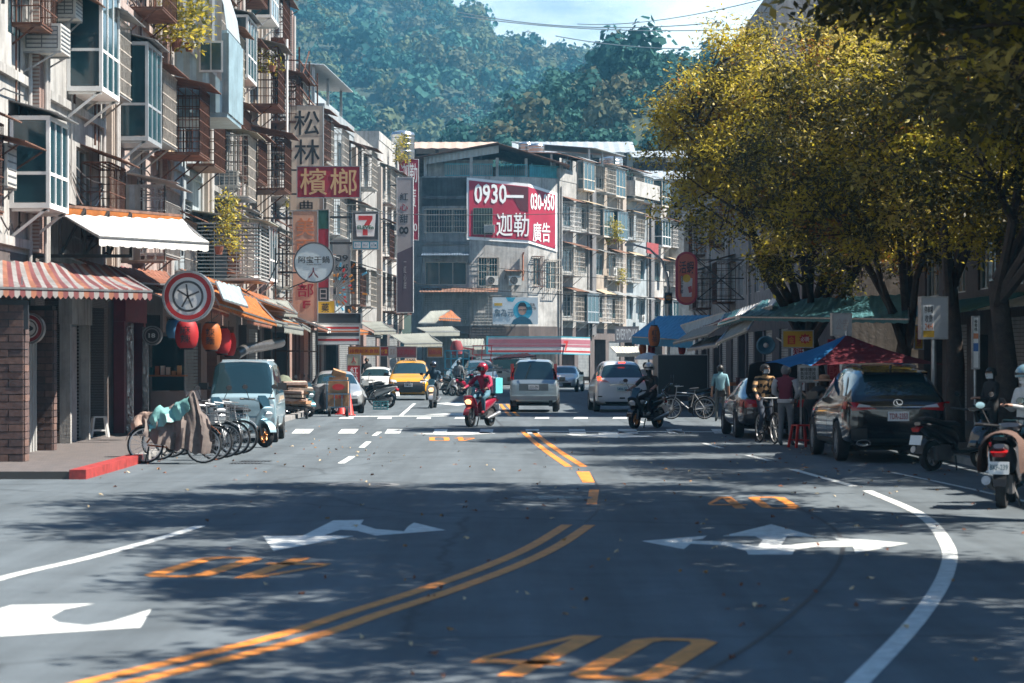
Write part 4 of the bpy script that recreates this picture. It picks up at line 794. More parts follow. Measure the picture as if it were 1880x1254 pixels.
# portrait campaign banner
t = E('campaign_banner', 'white campaign banner with a man in a blue shirt over the awning', 'banner', (-1.25, 156.6, 0)); W_ = 2.93
b = MB(); b.box(0, W_, 0, .04, 4.0, 5.75); b.build('sheet', M('banner_white', (.66, .72, .74), .6, var=.04), t); CY = M('banner_cyan', (.06, .42, .58), .6, var=.04)
b = MB(); b.lathe([(.62, -.004), (.62, -.001)], 28, (1.95, 0, 4.9), 'y'); b.prism([(.85, -.003, 5.75), (1.5, -.003, 5.75), (1.3, -.003, 5.45), (1.0, -.003, 5.5)], (0, .002, 0)); b.build('cyan_disc', CY, t)
b = MB(); b.prism([(1.2, -.008, 4.0), (2.6, -.008, 4.0), (2.45, -.008, 4.3), (2.1, -.008, 4.5), (1.75, -.008, 4.5), (1.35, -.008, 4.3)], (0, .003, 0)); b.build('printed_shirt', M('banner_navy', (.03, .13, .2), .6), t)
b = MB(); b.lathe([(.27, -.012), (.27, -.009)], 20, (1.92, 0, 4.95), 'y', 1, 1.3); b.build('printed_face', M('banner_skin', (.5, .3, .22), .6), t)
b = MB(); b.prism([(1.62, -.016, 5.05), (1.68, -.016, 5.28), (1.8, -.016, 5.42), (2.05, -.016, 5.42), (2.18, -.016, 5.25), (2.2, -.016, 5.02), (2.12, -.016, 5.15), (1.75, -.016, 5.17)], (0, .003, 0)); [b.box(x - .1, x + .1, -.017, -.014, 4.92, 4.97) for x in (1.8, 2.04)]; b.build('printed_hair', INK, t)
lettering('詹為元', M('banner_text_blue', (.03, .1, .17), .6), t, (.72, -.022, 4.75), 1.25, .5, .03); lettering('一起為\n台北打拚', INK, t, (2.5, -.022, 5.15), .62, .45, .01)
b = MB(); b.box(.1, .62, -.01, -.002, 5.2, 5.38); b.build('yellow_tab', M('banner_yellow', (.6, .38, .05), .6), t)
# ---------------------------------------------------------------- houses receding on the street behind, sunlit
DD = [(3.15, 160.3), (5.55, 167), (7.95, 174), (10.4, 181.2), (13.1, 189)]
_dl = ['first sunlit house right of the red banner with caged balconies', 'second sunlit house past the banner with a hanging plant balcony', 'third sunlit house with white rooftop balcony and red balcony sign', 'fourth sunlit house past the banner, half hidden by the tree']
_dm = [W_LGREY, W_TAN, W_BLUEG, W_WHITE]; HD = []
for i in range(4):
    a, b = Vector((*DD[i], 0)), Vector((*DD[i + 1], 0)); wd = (b - a).length; rz = math.atan2(b.y - a.y, b.x - a.x); ops = [(.5, 3.2, .1, 3.1, 'dark'), (4.0, wd - .5, .1, 3.0, 'shut')]
    for k in range(4): z = 4.0 + 3.0 * k; ops += [(.8, 2.6, z + .6, z + 2.1, 'win'), (4.0, 5.8, z + .6, z + 2.1, 'win')]
    h = house('street_house', _dl[i], a, rz, wd - .02, (13.6, 14.4, 13.6, 13.4)[i], _dm[i], ops, 8, parapet=.8, low=W_SHOP); HD.append(h)
    for k in range(4):
        z = 4.0 + 3.0 * k
        for (s, e) in ((.5, 2.9), (3.7, 6.2)):
            c = rr.random()
            if c < .5: cage(h, s, e, z + .3, z + 2.2, rr.uniform(.5, .9), rr.choice([CREAMBAR, CREAMBAR, M('white_bars', (.6, .58, .55), .6, var=.2)]), hm=rr.choice([TIN_RUST, TIN_GREY, M('tan_hood', (.42, .33, .22), .7, var=.3)]), sp=.16)
            elif c < .75: bay(h, s, e, z + .3, z + 2.2, rr.uniform(.5, .8), rr.choice([WHITEP, BEIGEF, ALU]))
            else: hood(h, s, e, z + 2.4, .8, .25, rr.choice([TIN_RUST, TIN_GREY]))
    b_ = MB(); b_.box(wd - .9, wd - .02, -.3, -.004, 3.4, 13.4); b_.build('pilaster', TILE_BE if i % 2 else W_DARK, h)
    for q in (.2, wd - 1.1): pipe(h, q, 3.3, 13.2, .07)
shed(HD[1], .4, 6.6, 14.4, .3, 1.9, TIN_WHITE, TIN_BLUE, .6, .6); shed(HD[2], .4, 6.8, 13.6, .4, 2.0, TIN_RUST, TIN_WHITE, .9, .6); shed(HD[0], .3, 6.6, 13.6, .6, 1.8, TIN_RUST, TIN_GREY, .3, .5)
b = MB(); b.box(.2, 6.9, -.9, -.8, 13.5, 14.6); b.box(.2, .3, -.79, 0, 13.5, 14.6); b.box(6.8, 6.9, -.79, 0, 13.5, 14.6); b.build('balcony_front', W_WHITE, HD[2]); b = MB(); b.box(3.6, 6.8, -.82, -.76, 9.5, 10.3); o = b.build('balcony_sign', M('maroon_sign', (.28, .05, .05), .6, var=.2), HD[2])
plants(world(HD[1], 2.4, -.8, 9.9), 1.4, 1.0, 1.5, 'bushy plants with pale flowers on a balcony of the second sunlit house', 11, 80, .22, 2); plants(world(HD[1], 4.6, -.7, 7.0), .8, .8, 1.0, 'small plants in the cage below the flowering balcony', 12, 40, .18, 1)
for i, (k, u, z) in enumerate(((0, 5.2, 4.6), (1, 3.3, 7.6), (2, 3.2, 4.4), (3, 2.2, 7.8))): outdoor_unit(world(HD[k], u, -.55, z), HD[k].rotation_euler.z, 'small outdoor air conditioner low on the ' + ('first', 'second', 'third', 'fourth')[k] + ' sunlit house past the banner', .9, 'outdoor units on the sunlit facade')
# far hall roofs over the rooftops
def hall(label, x0, x1, y0, y1, zb, zt, rm=TIN_WHITE):
    t = E('rooftop_hall', label, 'rooftop structure', (x0, y0, 0)); L, D = x1 - x0, y1 - y0
    b = MB(); b.box(0, L, 0, D, 0, zb - 1.9); b.build('block', W_GREY, t); b = MB(); b.box(.1, L - .1, D * .5, D * .5 + .1, zb - 1.9, zb); b.build('back_screen', DARKSTEEL, t)
    for x in (.2, L * .33, L * .66, L - .2): b = MB(); b.box(x - .12, x + .12, .1, .34, zb - 1.9, zb); b.build('post', DARKSTEEL, t)
    b = MB(); corr(b, (-.6, -.8, zb), (L + .6, -.8, zb), (-.6, D * .5, zt), .05, .8, .04); b.build('roof_sheet', rm, t); b = MB(); corr(b, (-.6, D + .6, zb), (L + .6, D + .6, zb), (-.6, D * .5, zt), .05, .8, .04); b.build('roof_sheet', rm, t)
hall('long pale metal roof over an open rooftop hall behind the corner building', .6, 9.4, 196, 205, 18.4, 19.7); hall('small pale metal roof over a dark glazed rooftop room', 9.9, 13.6, 196, 204, 18.0, 18.9); hall('corrugated tan rooftop roof just left of the corner building', -7.0, -1.6, 168, 175, 16.3, 17.1, M('tan_ribbed_roof', (.45, .33, .26), .6, var=.2))
hall('pale ribbed roof lower down between the sunlit houses and the tree', 10.6, 14.6, 186, 192, 15.5, 16.4)
# ---------------------------------------------------------------- right side: tall shaded row, then low shops
_rl = ['tall shaded grey house on the right where the street bends', 'tall shaded house with cream window cage beside the red oval sign', 'lower shaded house behind the leafy trees on the right', 'narrow tall house behind the leafy trees, beside the low shops']
RY = [140, 118, 97, 81.2, 75.5]; HR = []
for i in range(4):
    wd = RY[i] - RY[i + 1]; ops = []; nq = max(1, int((wd - 2) / 3.6)); ns = (4, 4, 2, 4)[i]
    for k in range(ns):
        z = 4.2 + 3.0 * k
        for q in range(nq): u = 1 + q * (wd - 2) / nq; ops.append((u, u + 2.2, z + .5, z + 2.0, 'win'))
    for q in range(nq): u = 1 + q * (wd - 2) / nq; ops.append((u, u + 3.2, .12, 3.0, 'dark' if q % 2 else 'shut'))
    h = house('shaded_house', _rl[i], (10.6, RY[i], 0), R(-90), wd - .02, (15.2, 16.4, 10.2, 15.8)[i], (W_LGREY, W_GREY, W_PINK, W_TAN)[i], ops, 8, low=W_SHOP); HR.append(h)
    for k in range(ns):
        for q in range(nq):
            u = .8 + q * (wd - 2) / nq; z = 4.3 + 3.0 * k; c = rr.random()
            if c < .45: cage(h, u, u + 2.6, z + .2, z + 2.1, rr.uniform(.5, .9), rr.choice([CREAMBAR, RUST]), sp=.22, hm=rr.choice([TIN_RUST, TIN_GREY]))
            elif c < .7: hood(h, u, u + 2.6, z + 2.2, .8, .3, TIN_GREY)
    for q in (.3, wd * .5, wd - .4): pipe(h, q, 3.4, 10, .07)
_ll = ['low brown panelled shop building behind the street trees', 'low grey building with dark doorway at the right edge', 'low shop building in front of the view, beyond the right edge']
LY = [75, 57, 40, 20]
for i in range(3):
    wd = LY[i] - LY[i + 1]; ops = [(1, 4.2, .12, 2.9, 'dark'), (5.2, 8.0, .12, 2.8, 'shut'), (9.4, 11.0, .12, 2.5, 'dark'), (12, wd - 1.2, .12, 2.9, 'shut')] + [(u, u + 2.4, 3.7, 5.0, 'win') for u in (1.2, 5.4, 9.6, 13)]
    h = house('low_shop', _ll[i], (12.6, LY[i], 0), R(-90), wd - .02, 5.9, (W_SHOP, TILE_DK, W_SHOP)[i], ops, 7, parapet=.3)
    b_ = MB(); corr(b_, (-.2, .1, 6.5), (wd, .1, 6.5), (-.2, -1.6, 6.0), .03, .3); b_.build('roof_edge', TIN_GREY, h)
    b_ = MB(); corr(b_, (.3, 0, 3.5), (wd - .4, 0, 3.5), (.3, -1.7, 3.0), .03, .3); b_.build('canopy', TIN_TEAL if i == 0 else TIN_GREY, h)
# ================================================================ signs
def pal(name, c, rough=.55, var=.1, **k): return M(name, c, rough, var=var, scale=1.5, **k)
CREAM = pal('sign_cream', (.6, .5, .4), streak=.25); SIGNRED = pal('sign_red', (.35, .02, .04), streak=.25); GOLD = pal('sign_gold', (.62, .4, .2)); PEACH = pal('sign_peach', (.62, .36, .25), streak=.2); ORANGEINK = pal('orange_ink', (.6, .2, .08)); GREYS = pal('sign_grey', (.36, .32, .32)); PURPLE = pal('sign_plum', (.09, .055, .075)); YELS = pal('sign_yellow', (.62, .36, .02)); DKGREEN = pal('sign_dark_green', (.02, .1, .08)); PALEB = pal('sign_pale_blue', (.52, .6, .64), var=.03); CHAR = pal('sign_charcoal', (.06, .06, .065))
def panel(name, label, px0, py0, px1, py1, d, mat, thick=.18, cat='sign', rim=None):
    s = d / FOC; t = E(name, label, cat, P(px0, py1, d)); W_, H_ = (px1 - px0) * s, (py1 - py0) * s
    b = MB(); b.box(0, W_, 0, thick, 0, H_); b.build('panel', mat, t)
    f = .03; b = MB(); m = rim or STEEL
    for a in ((-f, 0, -.01, thick + .01, -f, H_ + f), (W_, W_ + f, -.01, thick + .01, -f, H_ + f), (0, W_, -.01, thick + .01, -f, -.001), (0, W_, -.01, thick + .01, H_ + .001, H_ + f)): b.box(*a)
    b.build('rim', m, t); t['o'] = [px0, py1, s]; return t
def tx(t, s, m, x0, y0, x1, y1, bold=.02, off=-.006):
    o = t['o']; k = o[2]; return lettering(s, m, t, (((x0 + x1) / 2 - o[0]) * k, off, (o[1] - (y0 + y1) / 2) * k), (x1 - x0) * k, (y1 - y0) * k, bold)
def patch(t, m, x0, y0, x1, y1, name='print', off=-.003, pts=None):
    o = t['o']; k = o[2]; pts = pts or [(x0, y0), (x1, y0), (x1, y1), (x0, y1)]; b = MB(); b.prism([((x - o[0]) * k, off, (o[1] - y) * k) for x, y in pts][::-1], (0, .0015, 0)); return b.build(name, m, t)
def arms(t, pys, toward, m=DARKSTEEL, thick=.06):
    """steel arms from the sign to the wall on its left (-) or right (+)"""
    o = t['o']; k = o[2]
    for py in pys: b = MB(); b.bar((toward[0], .09, (o[1] - py) * k), (toward[1], .09, (o[1] - py) * k), thick); b.build('wall_arm', m, t)
t = panel('calligraphy_sign', 'tall cream sign with big black brush characters', 533, 195, 592, 386, 90.5, CREAM, .3); tx(t, '松', INK, 540, 203, 587, 248, .035); tx(t, '林', INK, 540, 256, 587, 302, .035); tx(t, '曲', INK, 550, 368, 574, 384, .03); patch(t, pal('sign_seam', (.3, .25, .2)), 533, 249, 592, 250.5, 'seam'); arms(t, (215, 260, 300, 350), (-.9, 0))
t = panel('betel_sign', 'maroon sign with two large gold characters crossing the cream sign', 546, 306, 660, 362, 88.5, SIGNRED, .25); tx(t, '檳', GOLD, 551, 309, 600, 358, .03); tx(t, '榔', GOLD, 606, 309, 655, 358, .03); arms(t, (312, 356), (-1.3, 0))
t = panel('beauty_sign', 'faded peach vertical sign with orange characters behind the round sign', 538, 388, 582, 590, 89, PEACH, .2); tx(t, '美', ORANGEINK, 544, 400, 577, 434, .03); tx(t, '面', ORANGEINK, 544, 440, 577, 470, .02); tx(t, '部', SIGNRED, 546, 520, 576, 545, .03); tx(t, 'F', SIGNRED, 556, 552, 570, 566, .02); arms(t, (400, 500), (-1.2, 0))
t = panel('striped_post_sign', 'narrow dark green and red vertical sign behind the peach one', 584, 386, 603, 552, 90, SIGNRED, .2); patch(t, DKGREEN, 584, 386, 603, 420); patch(t, pal('sign_black', (.03, .03, .035)), 584, 528, 603, 552); tx(t, '日', GREYS, 587, 530, 600, 550, .02)
t = panel('convenience_sign', 'square convenience store sign with red seven and green lettering', 648, 389, 694, 440, 107, CHAR, .35); patch(t, WHITEINK, 0, 0, 0, 0, pts=[(652, 393), (690, 393), (687, 434), (655, 434)])
RD = pal('seven_red', (.55, .03, .03)); patch(t, RD, 0, 0, 0, 0, 'seven', -.007, [(658, 396), (684, 396), (684, 402), (678, 414), (668, 414), (674, 404), (658, 404)]); patch(t, RD, 0, 0, 0, 0, 'seven', -.007, [(666, 421), (675, 421), (675, 432), (666, 432)]); tx(t, 'ELEVEn', pal('seven_green', (.03, .12, .06)), 656, 414, 686, 421, .03, -.01)
arms(t, (396, 0), (-2.4, 0), DARKSTEEL, .1) if False else None
b = MB(); b.bar((-2.6, .15, 1.0), (0, .15, 1.0), .1); b.bar((-2.6, .15, -.15), (0, .15, -.15), .1); b.build('wall_arms', DARKSTEEL, t)
t = panel('service_sign', 'small blue service panel hanging under the square store sign', 648, 443, 694, 457, 107, pal('service_blue', (.08, .35, .48)), .3)
for k, s in enumerate(('影印', 'Wi-Fi', 'ATM')): patch(t, WHITEINK, 650 + k * 15, 445, 662 + k * 15, 455); tx(t, s, pal('service_ink', (.05, .25, .36)), 651 + k * 15, 447, 661 + k * 15, 453, .01, -.008)
t = panel('dessert_sign', 'tall grey and plum sign with a column of thin characters', 729, 326, 758, 573, 128, GREYS, .3, rim=pal('white_rim', (.6, .6, .6))); patch(t, PURPLE, 0, 0, 0, 0, pts=[(729, 465), (758, 452), (758, 573), (729, 573)]); tx(t, '紅', INK, 734, 354, 749, 368); tx(t, '心', SIGNRED, 734, 374, 749, 387); tx(t, '甜', INK, 734, 394, 749, 409); tx(t, '∞', INK, 733, 416, 750, 430, .02); tx(t, '一\n紅\n心\n甜', GREYS, 741, 480, 746, 530, .01); arms(t, (340, 540), (-.4, 0))
t = E('round_sign', 'round pale blue hotpot sign with small dark characters and flower mark', 'sign', P(576.5, 482, 84)); r_ = 35 * 84 / FOC
b = MB(); b.lathe([(r_, 0), (r_, .2)], 40, axis='y'); b.build('disc', PALEB, t); b = MB(); b.lathe([(r_, -.02), (r_ + .045, -.02), (r_ + .045, .22), (r_, .22)], 40, axis='y'); b.build('rim', CHAR, t)
lettering('阿宝干鍋', INK, t, (0, -.01, .1), 1.08, .24, .005); lettering('A bao dry pot', INK, t, (0, -.01, -.07), .5, .05, 0); lettering('人', pal('flower_plum', (.13, .03, .05)), t, (-.02, -.01, -.36), .36, .36, .06)
b = MB(); b.bar((-1.35, .1, .3), (-r_, .1, .3), .05); b.bar((-1.2, .1, -.35), (-r_ * .8, .1, -.35), .05); [b.bar((x, .1, -.9), (x, .1, .5), .05) for x in (-1.35, -1.1)]; b.bar((-1.7, .1, -.95), (-1.2, .1, .2), .04); b.bar((-.9, .1, -.9), (-.2, .1, -.62), .04); b.build('wall_arms', DARKSTEEL, t)
t = panel('number_board', 'grey painted wall board with faded phone numbers beside the store sign', 612, 440, 642, 560, 113, pal('number_grey', (.25, .26, .27), streak=.3), .06)
for k, s in enumerate(('89', '6645', '1655')): tx(t, s, INK, 616, 468 + k * 17, 639, 480 + k * 17, .01)
t = panel('medicine_sign', 'yellow pharmacy sign with one dark character above the black fascia', 575, 553, 614, 576, 92, YELS, .15); tx(t, '藥', INK, 590, 557, 604, 573, .02)
t = panel('black_fascia', 'long black shop fascia above red and white striped boards', 580, 576, 662, 593, 90, pal('fascia_black', (.02, .022, .026)), .2)
STR = [(WHITEINK, 597, 632), (RD, 600, 604), (ORANGEINK, 607, 610), (CHAR, 611, 617), (RD, 622, 626)]
t = panel('striped_fascia', 'red, white and charcoal striped store fascia on the left', 584, 596, 659, 632, 91, WHITEINK, .25)
for m, a, e in STR[1:]: patch(t, m, 584, a, 659, e, 'stripe')
patch(t, WHITEINK, 584, 628, 659, 632, 'stripe', -.004)
for (x0, y0, x1, y1, d, m, s, im, lb) in ((640, 637, 697, 652, 108, YELS, '排骨飯美食麵', SIGNRED, 'yellow shop sign with a row of red characters'), (698, 637, 713, 653, 109, SIGNRED, '便當', YELS, 'small orange-red square shop sign'), (714, 636, 727, 656, 110, PALEB, '菜單', GREYS, 'pale menu board between two red shop signs'), (728, 637, 764, 656, 111, pal('sign_mauve', (.3, .12, .14)), '焢肉飯', SIGNRED, 'mauve shop sign with dark red characters'), (785, 638, 812, 655, 119, pal('sign_orange', (.55, .2, .02)), '鍋貼燒', SIGNRED, 'orange-framed red shop sign under the grey awning'), (1130, 600, 1172, 628, 150, GREYS, 'EVERYDAY', WHITEINK, 'grey sign with white capital letters on the sunlit facade')):
    t = panel('shop_sign', lb, x0, y0, x1, y1, d, m, .12); tx(t, s, im, x0 + 2, y0 + 4, x1 - 2, y1 - 4, .02)
t = panel('flag_banner', 'red upright flag banner with beige top beside the parked silver car', 638, 652, 661, 703, 86, RD, .03); patch(t, pal('flag_beige', (.45, .4, .28)), 638, 652, 661, 671); tx(t, '人', RD, 645, 655, 654, 667, .04); tx(t, '紅', WHITEINK, 643, 674, 657, 686, .03); tx(t, '燒', WHITEINK, 643, 687, 657, 700, .03)
b = MB(); b.tube([(.46, .05, -1.0), (.46, .05, 1.05)], .02, 8); b.build('pole', STEEL, t); b = MB(); b.lathe([(.16, -1.07), (.16, -1.0), (0, -1.0)], 10, (.46, .05, 0)); b.build('foot', BLACK, t)
t = panel('side_banner', 'narrow slice of red banner with white characters behind the plum sign', 733, 293, 768, 440, 147, BAN_R, .05, rim=WHITEINK); tx(t, '迦勒', WHITEINK, 736, 300, 766, 335, .03); tx(t, '0930', WHITEINK, 738, 410, 766, 425, .02); tx(t, '廣', WHITEINK, 740, 345, 764, 380, .03)
# convenience store fascia across the corner shop
t = E('store_fascia', 'long striped convenience store fascia across the street corner', 'sign', (-1.5, 152, 0))
FB = pal('fascia_white', (.62, .6, .6)); PK = pal('faded_pink', (.45, .16, .2)); CYN = pal('fascia_cyan', (.1, .42, .52))
def fband(m, z0, z1, off): b = MB(); b.prism([(0, off, z0), (4.6, off, z0), (6.45, 1.0 + off, z0 - .05), (6.45, 1.0 + off, z1 - .05), (4.6, off, z1), (0, off, z1)], (0, .3 if off == 0 else .004, 0)); return b.build('band' if off else 'box', m, t)
fband(FB, 2.1, 3.15, 0); fband(PK, 2.72, 3.0, -.006); fband(PK, 2.52, 2.68, -.006); fband(RD, 2.2, 2.3, -.006); fband(CYN, 2.06, 2.12, -.008); fband(CYN, 3.12, 3.18, -.008)
b = MB(); b.box(-.12, 0, -.02, .3, 2.0, 3.2); b.build('end_cap', CYN, t)
b = MB(); b.prism([(4.75, -.03, 2.9), (5.05, .13, 2.9), (5.0, .1, 2.72), (4.9, .05, 2.3), (4.82, .0, 2.3), (4.9, .05, 2.75), (4.75, -.03, 2.78)], (0, -.01, 0)); b.build('seven', RD, t)
# red oval seafood sign
t = E('oval_sign', 'red pill-shaped seafood sign with white centre on a truss bracket', 'sign', P(1260.5, 511, 98)); k = 98 / FOC; hw, hh = 20 * k, 49 * k
def pill(sc_, off, m, nm, th=.004):
    pts = [(hw * sc_ * math.cos(a), off, (hh - hw) * 1.0 * (1 if math.sin(a) >= 0 else -1) + hw * sc_ * math.sin(a)) for a in np.linspace(0, 2 * math.pi, 41)[:-1]]; b = MB(); b.prism(pts, (0, th, 0)); return b.build(nm, m, t)
pill(1, 0, SIGNRED, 'panel', .25); pill(.8, -.006, pal('seafood_red', (.5, .1, .05)), 'print')
b = MB(); b.prism([(-.2, -.012, -.75), (.2, -.012, -.75), (.24, -.012, 0), (-.24, -.012, .1)], (0, .004, 0)); b.build('print', pal('seafood_cream', (.55, .48, .42)), t); b = MB(); b.lathe([(.16, -.016), (.16, -.013)], 18, (0, 0, .0), 'y'); b.build('sun_print', YELS, t)
lettering('活蝦', INK, t, (.0, -.02, .45), .6, .5, .03); lettering('台\n式\n海\n鮮', INK, t, (-.2, -.02, -.25), .13, .75, .01); b = MB(); b.prism([(.05, -.02, -.35), (.2, -.02, -.3), (.22, -.02, -.55), (.1, -.02, -.6)], (0, .003, 0)); b.build('print', pal('seafood_print_red', (.4, .05, .05)), t)
b = MB(); [b.bar((hw, .12, z), (2.35, .12, z), .05) for z in (.75, .0, -.85)]; b.bar((hw, .12, .75), (2.35, .12, -.85), .045); b.bar((hw, .12, -.85), (2.35, .12, .75), .045); b.build('truss', DARKSTEEL, t)
# near left round shop signs
def roundsign(label, px, py, d, rpx, faces, arm=None, tilt=0):
    t = E('round_shop_sign', label, 'sign', P(px, py, d)); t.rotation_euler = (0, 0, tilt); r = rpx * d / FOC; b = MB(); b.lathe([(r, 0), (r, .16)], 40, axis='y'); b.build('disc', faces[0], t); k = 0
    b = MB(); b.lathe([(r, -.02), (r + .03, -.02), (r + .03, .18), (r, .18)], 40, axis='y'); b.build('rim', STEEL, t)
    for (a, e, m) in faces[1]: k += 1; b = MB(); b.lathe([(r * a, -.003 * k - .002), (r * e, -.003 * k - .002), (r * e, -.003 * k), (r * a, -.003 * k)], 40, axis='y'); b.build('ring_print', m, t)
    if arm: b = MB(); b.bar((arm[0], .08, arm[2]), (arm[1], .08, arm[2]), .05); b.build('arm', DARKSTEEL, t)
    return t, r
t, r = roundsign('large round white sign with worn red rings hanging over the pavement', 345, 544, 50, 45, (WHITEP, ((.78, .96, RD), (.55, .64, CHAR))), (-1.6, 0, .1)); b = MB()
for a in (.4, 1.7, 2.6, 4.2, 5.1): b.obox((r * .25 * math.cos(a), -.012, r * .25 * math.sin(a)), r * .5, .004, .035, (0, -a, 0))
b.build('brush_print', CHAR, t)
t, r = roundsign('smaller round white sign with red lower arc beside the brick pier', 52, 603, 44.5, 26, (WHITEP, ((.7, .95, pal('dull_red', (.3, .04, .05))), (.52, .6, CHAR)))); b = MB(); [b.obox((0, -.012, r * .2 * q), r * .7, .004, .03, (0, .5 * q, 0)) for q in (-1, 0, 1)]; b.build('brush_print', CHAR, t)
t, r = roundsign('small dark round sign with the number eighteen', 279, 616, 57, 15.5, (CHAR, ((.74, .9, GREYS),))); lettering('18', WHITEINK, t, (0, -.014, 0), r * .8, r * .55, .03)
# right hand signs
t = panel('parking_sign_box', 'grey double-sided sign box on a post with yellow lower band', 1694, 547, 1738, 620, 46, pal('sign_box_grey', (.4, .41, .42)), .35); patch(t, WHITEINK, 1695, 560, 1715, 607); patch(t, YELS, 1695, 607, 1715, 619); tx(t, '停車場', INK, 1697, 562, 1713, 575, .01); tx(t, '收費', INK, 1698, 578, 1712, 592, .01); tx(t, '24H', ORANGEINK, 1698, 594, 1712, 605, .01); b = MB(); b.tube([(.24, .17, -1.55), (.24, .17, 0)], .05, 10); b.build('post', STEEL, t)
t = panel('small_box_sign', 'pale small sign box fixed on the tree trunk side over the parasol', 1530, 577, 1562, 614, 54, pal('sign_box_grey', (.4, .41, .42)), .3); tx(t, '公告', GREYS, 1534, 585, 1558, 606, .01); b = MB(); b.tube([(.2, .15, -2.3), (.2, .15, 0)], .045, 8); b.build('post', STEEL, t)
t = panel('yellow_shop_banner', 'yellow shop banner with a red starburst behind the parasol', 1438, 608, 1492, 637, 62, YELS, .03); patch(t, RD, 1446, 616, 1460, 632); tx(t, '金', YELS, 1448, 618, 1458, 630, .02, -.008); b = MB(); c = 62 / FOC
b.prism([((1478 - 1438) * c + .17 * (1 if k % 2 else .68) * math.cos(k * math.pi / 10), -.004, 15 * c + .14 * (1 if k % 2 else .68) * math.sin(k * math.pi / 10)) for k in range(20)], (0, .002, 0)); b.build('starburst', RD, t); tx(t, '必勝', WHITEINK, 1470, 618, 1486, 627, .02, -.009)
b = MB(); [b.bar((x, .05, .1), (x, 2.0, .25), .03) for x in (.05, .7)]; b.build('wall_arms', STEEL, t)
t = panel('pole_notice', 'narrow striped notice board on a thin post by the scooters', 1787, 583, 1796, 675, 44, WHITEP, .05); patch(t, ORANGEINK, 1787, 612, 1796, 622); patch(t, pal('notice_blue', (.05, .15, .4)), 1787, 630, 1796, 645); tx(t, '停\n車\n格', INK, 1788.5, 587, 1794.5, 608, .01); b = MB(); b.tube([(.045, .08, -1.6), (.045, .08, .9)], .03, 8); b.build('post', STEEL, t)
t = panel('white_price_board', 'white price board with a grid of dark characters behind the parasol', 1467, 672, 1500, 700, 54, pal('board_white', (.5, .5, .49)), .04); tx(t, '豬排雞排\n魚排花枝\n蔥油香腸', INK, 1469, 675, 1498, 697, .01); b = MB(); [b.box(x, x + .04, 0, .04, -1.3, 0) for x in (.02, .36)]; b.build('legs', STEEL, t)
t = panel('yellow_hanging_banner', 'narrow yellow hanging banner between the dark tree trunks', 1680, 598, 1694, 640, 58, YELS, .03); tx(t, '優\n惠', SIGNRED, 1682, 602, 1692, 636, .01); b = MB(); b.bar((.1, .02, .55), (.1, 1.6, .62), .03); b.build('wall_arms', STEEL, t)
# ================================================================ awnings and tarpaulins
GREYC = M('grey_green_canvas', (.21, .22, .195), .8, var=.15, scale=2, streak=.3); WHITEC = M('white_canvas', (.6, .59, .56), .75, var=.1, scale=2, streak=.15); ORC = M('orange_tarp', (.5, .16, .03), .7, var=.25, scale=2, streak=.3, trans=.3); REDC = M('dull_red_canvas', (.13, .033, .034), .8, var=.2, scale=2); BLUEC = M('blue_canvas', (.035, .24, .42), .75, var=.15, scale=2); TEALC = M('teal_canvas', (.03, .13, .145), .75, var=.2, scale=2, streak=.3); PALEBC = M('pale_blue_sheet', (.28, .38, .41), .6, var=.2, scale=2, streak=.3); BROWNC = M('rust_brown_canvas', (.24, .09, .05), .8, var=.3, scale=2, streak=.3)
def awning(label, tl, tr, bl, br, mats, val=.18, sag=.06, scal=.05, n=None, post=False, name='awning', group=None):
    tl, tr, bl, br = [Vector(p) for p in (tl, tr, bl, br)]; t = E(name, label, 'awning', bl, 0, group); o = bl.copy(); L = (br - bl).length; n = n or max(10, int(L / .16)); b = MB(); mats = mats if isinstance(mats, (list, tuple)) else [mats]
    nr = 6
    def pt(i, j):
        s, q = j / n, i / nr; p = tl.lerp(tr, s).lerp(bl.lerp(br, s), q) - o; p.z -= sag * math.sin(math.pi * q) * (1 + .35 * math.sin(s * 9.0)) + .015 * math.sin(j * 2.1 + i); return p
    g = [[pt(i, j) for j in range(n + 1)] for i in range(nr + 1)]
    for j in range(n):
        b.use(mats[j % len(mats)])
        for i in range(nr): b.add([g[i][j], g[i][j + 1], g[i + 1][j + 1], g[i + 1][j]], [(0, 1, 2, 3)])
    b.build('canvas', mats[0], t)
    if val:
        b = MB(); dn = Vector((0, 0, -1))
        for j in range(n):
            b.use(mats[j % len(mats)]); a, e = g[nr][j], g[nr][j + 1]; m = (a + e) / 2
            b.poly([a, a + dn * (val - scal), m + dn * val, e + dn * (val - scal), e])
        b.build('valance', mats[0], t)
    b = MB(); [b.bar(x - o - Vector((0, 0, .03 + sag * 0)), y - o - Vector((0, 0, .03)), .035) for x, y in ((tl, bl), (tr, br), (bl, br), (tl, tr))]
    if post: [b.bar(x - o, Vector((x.x, x.y, 0.12)) - o, .05) for x in (bl, br)]
    b.build('frame', STEEL, t); return t
Q = lambda *a: [P(*x) for x in a]
awning('red and white striped shop awning with striped valance at the left edge', *Q((-60, 476, 42.5), (205, 487, 49.5), (-80, 523, 39), (279, 532, 44.5)), [M('faded_stripe', (.22, .21, .205), .8, var=.2, scale=2, streak=.4), REDC, M('faded_stripe', (0, 0, 0)), BROWNC, REDC], .2, .05)
awning('bright white canvas awning sticking out over the striped one', *Q((118, 394, 48), (335, 403, 54.5), (182, 432, 45.5), (383, 444, 50)), WHITEC, .2, .04, .01)
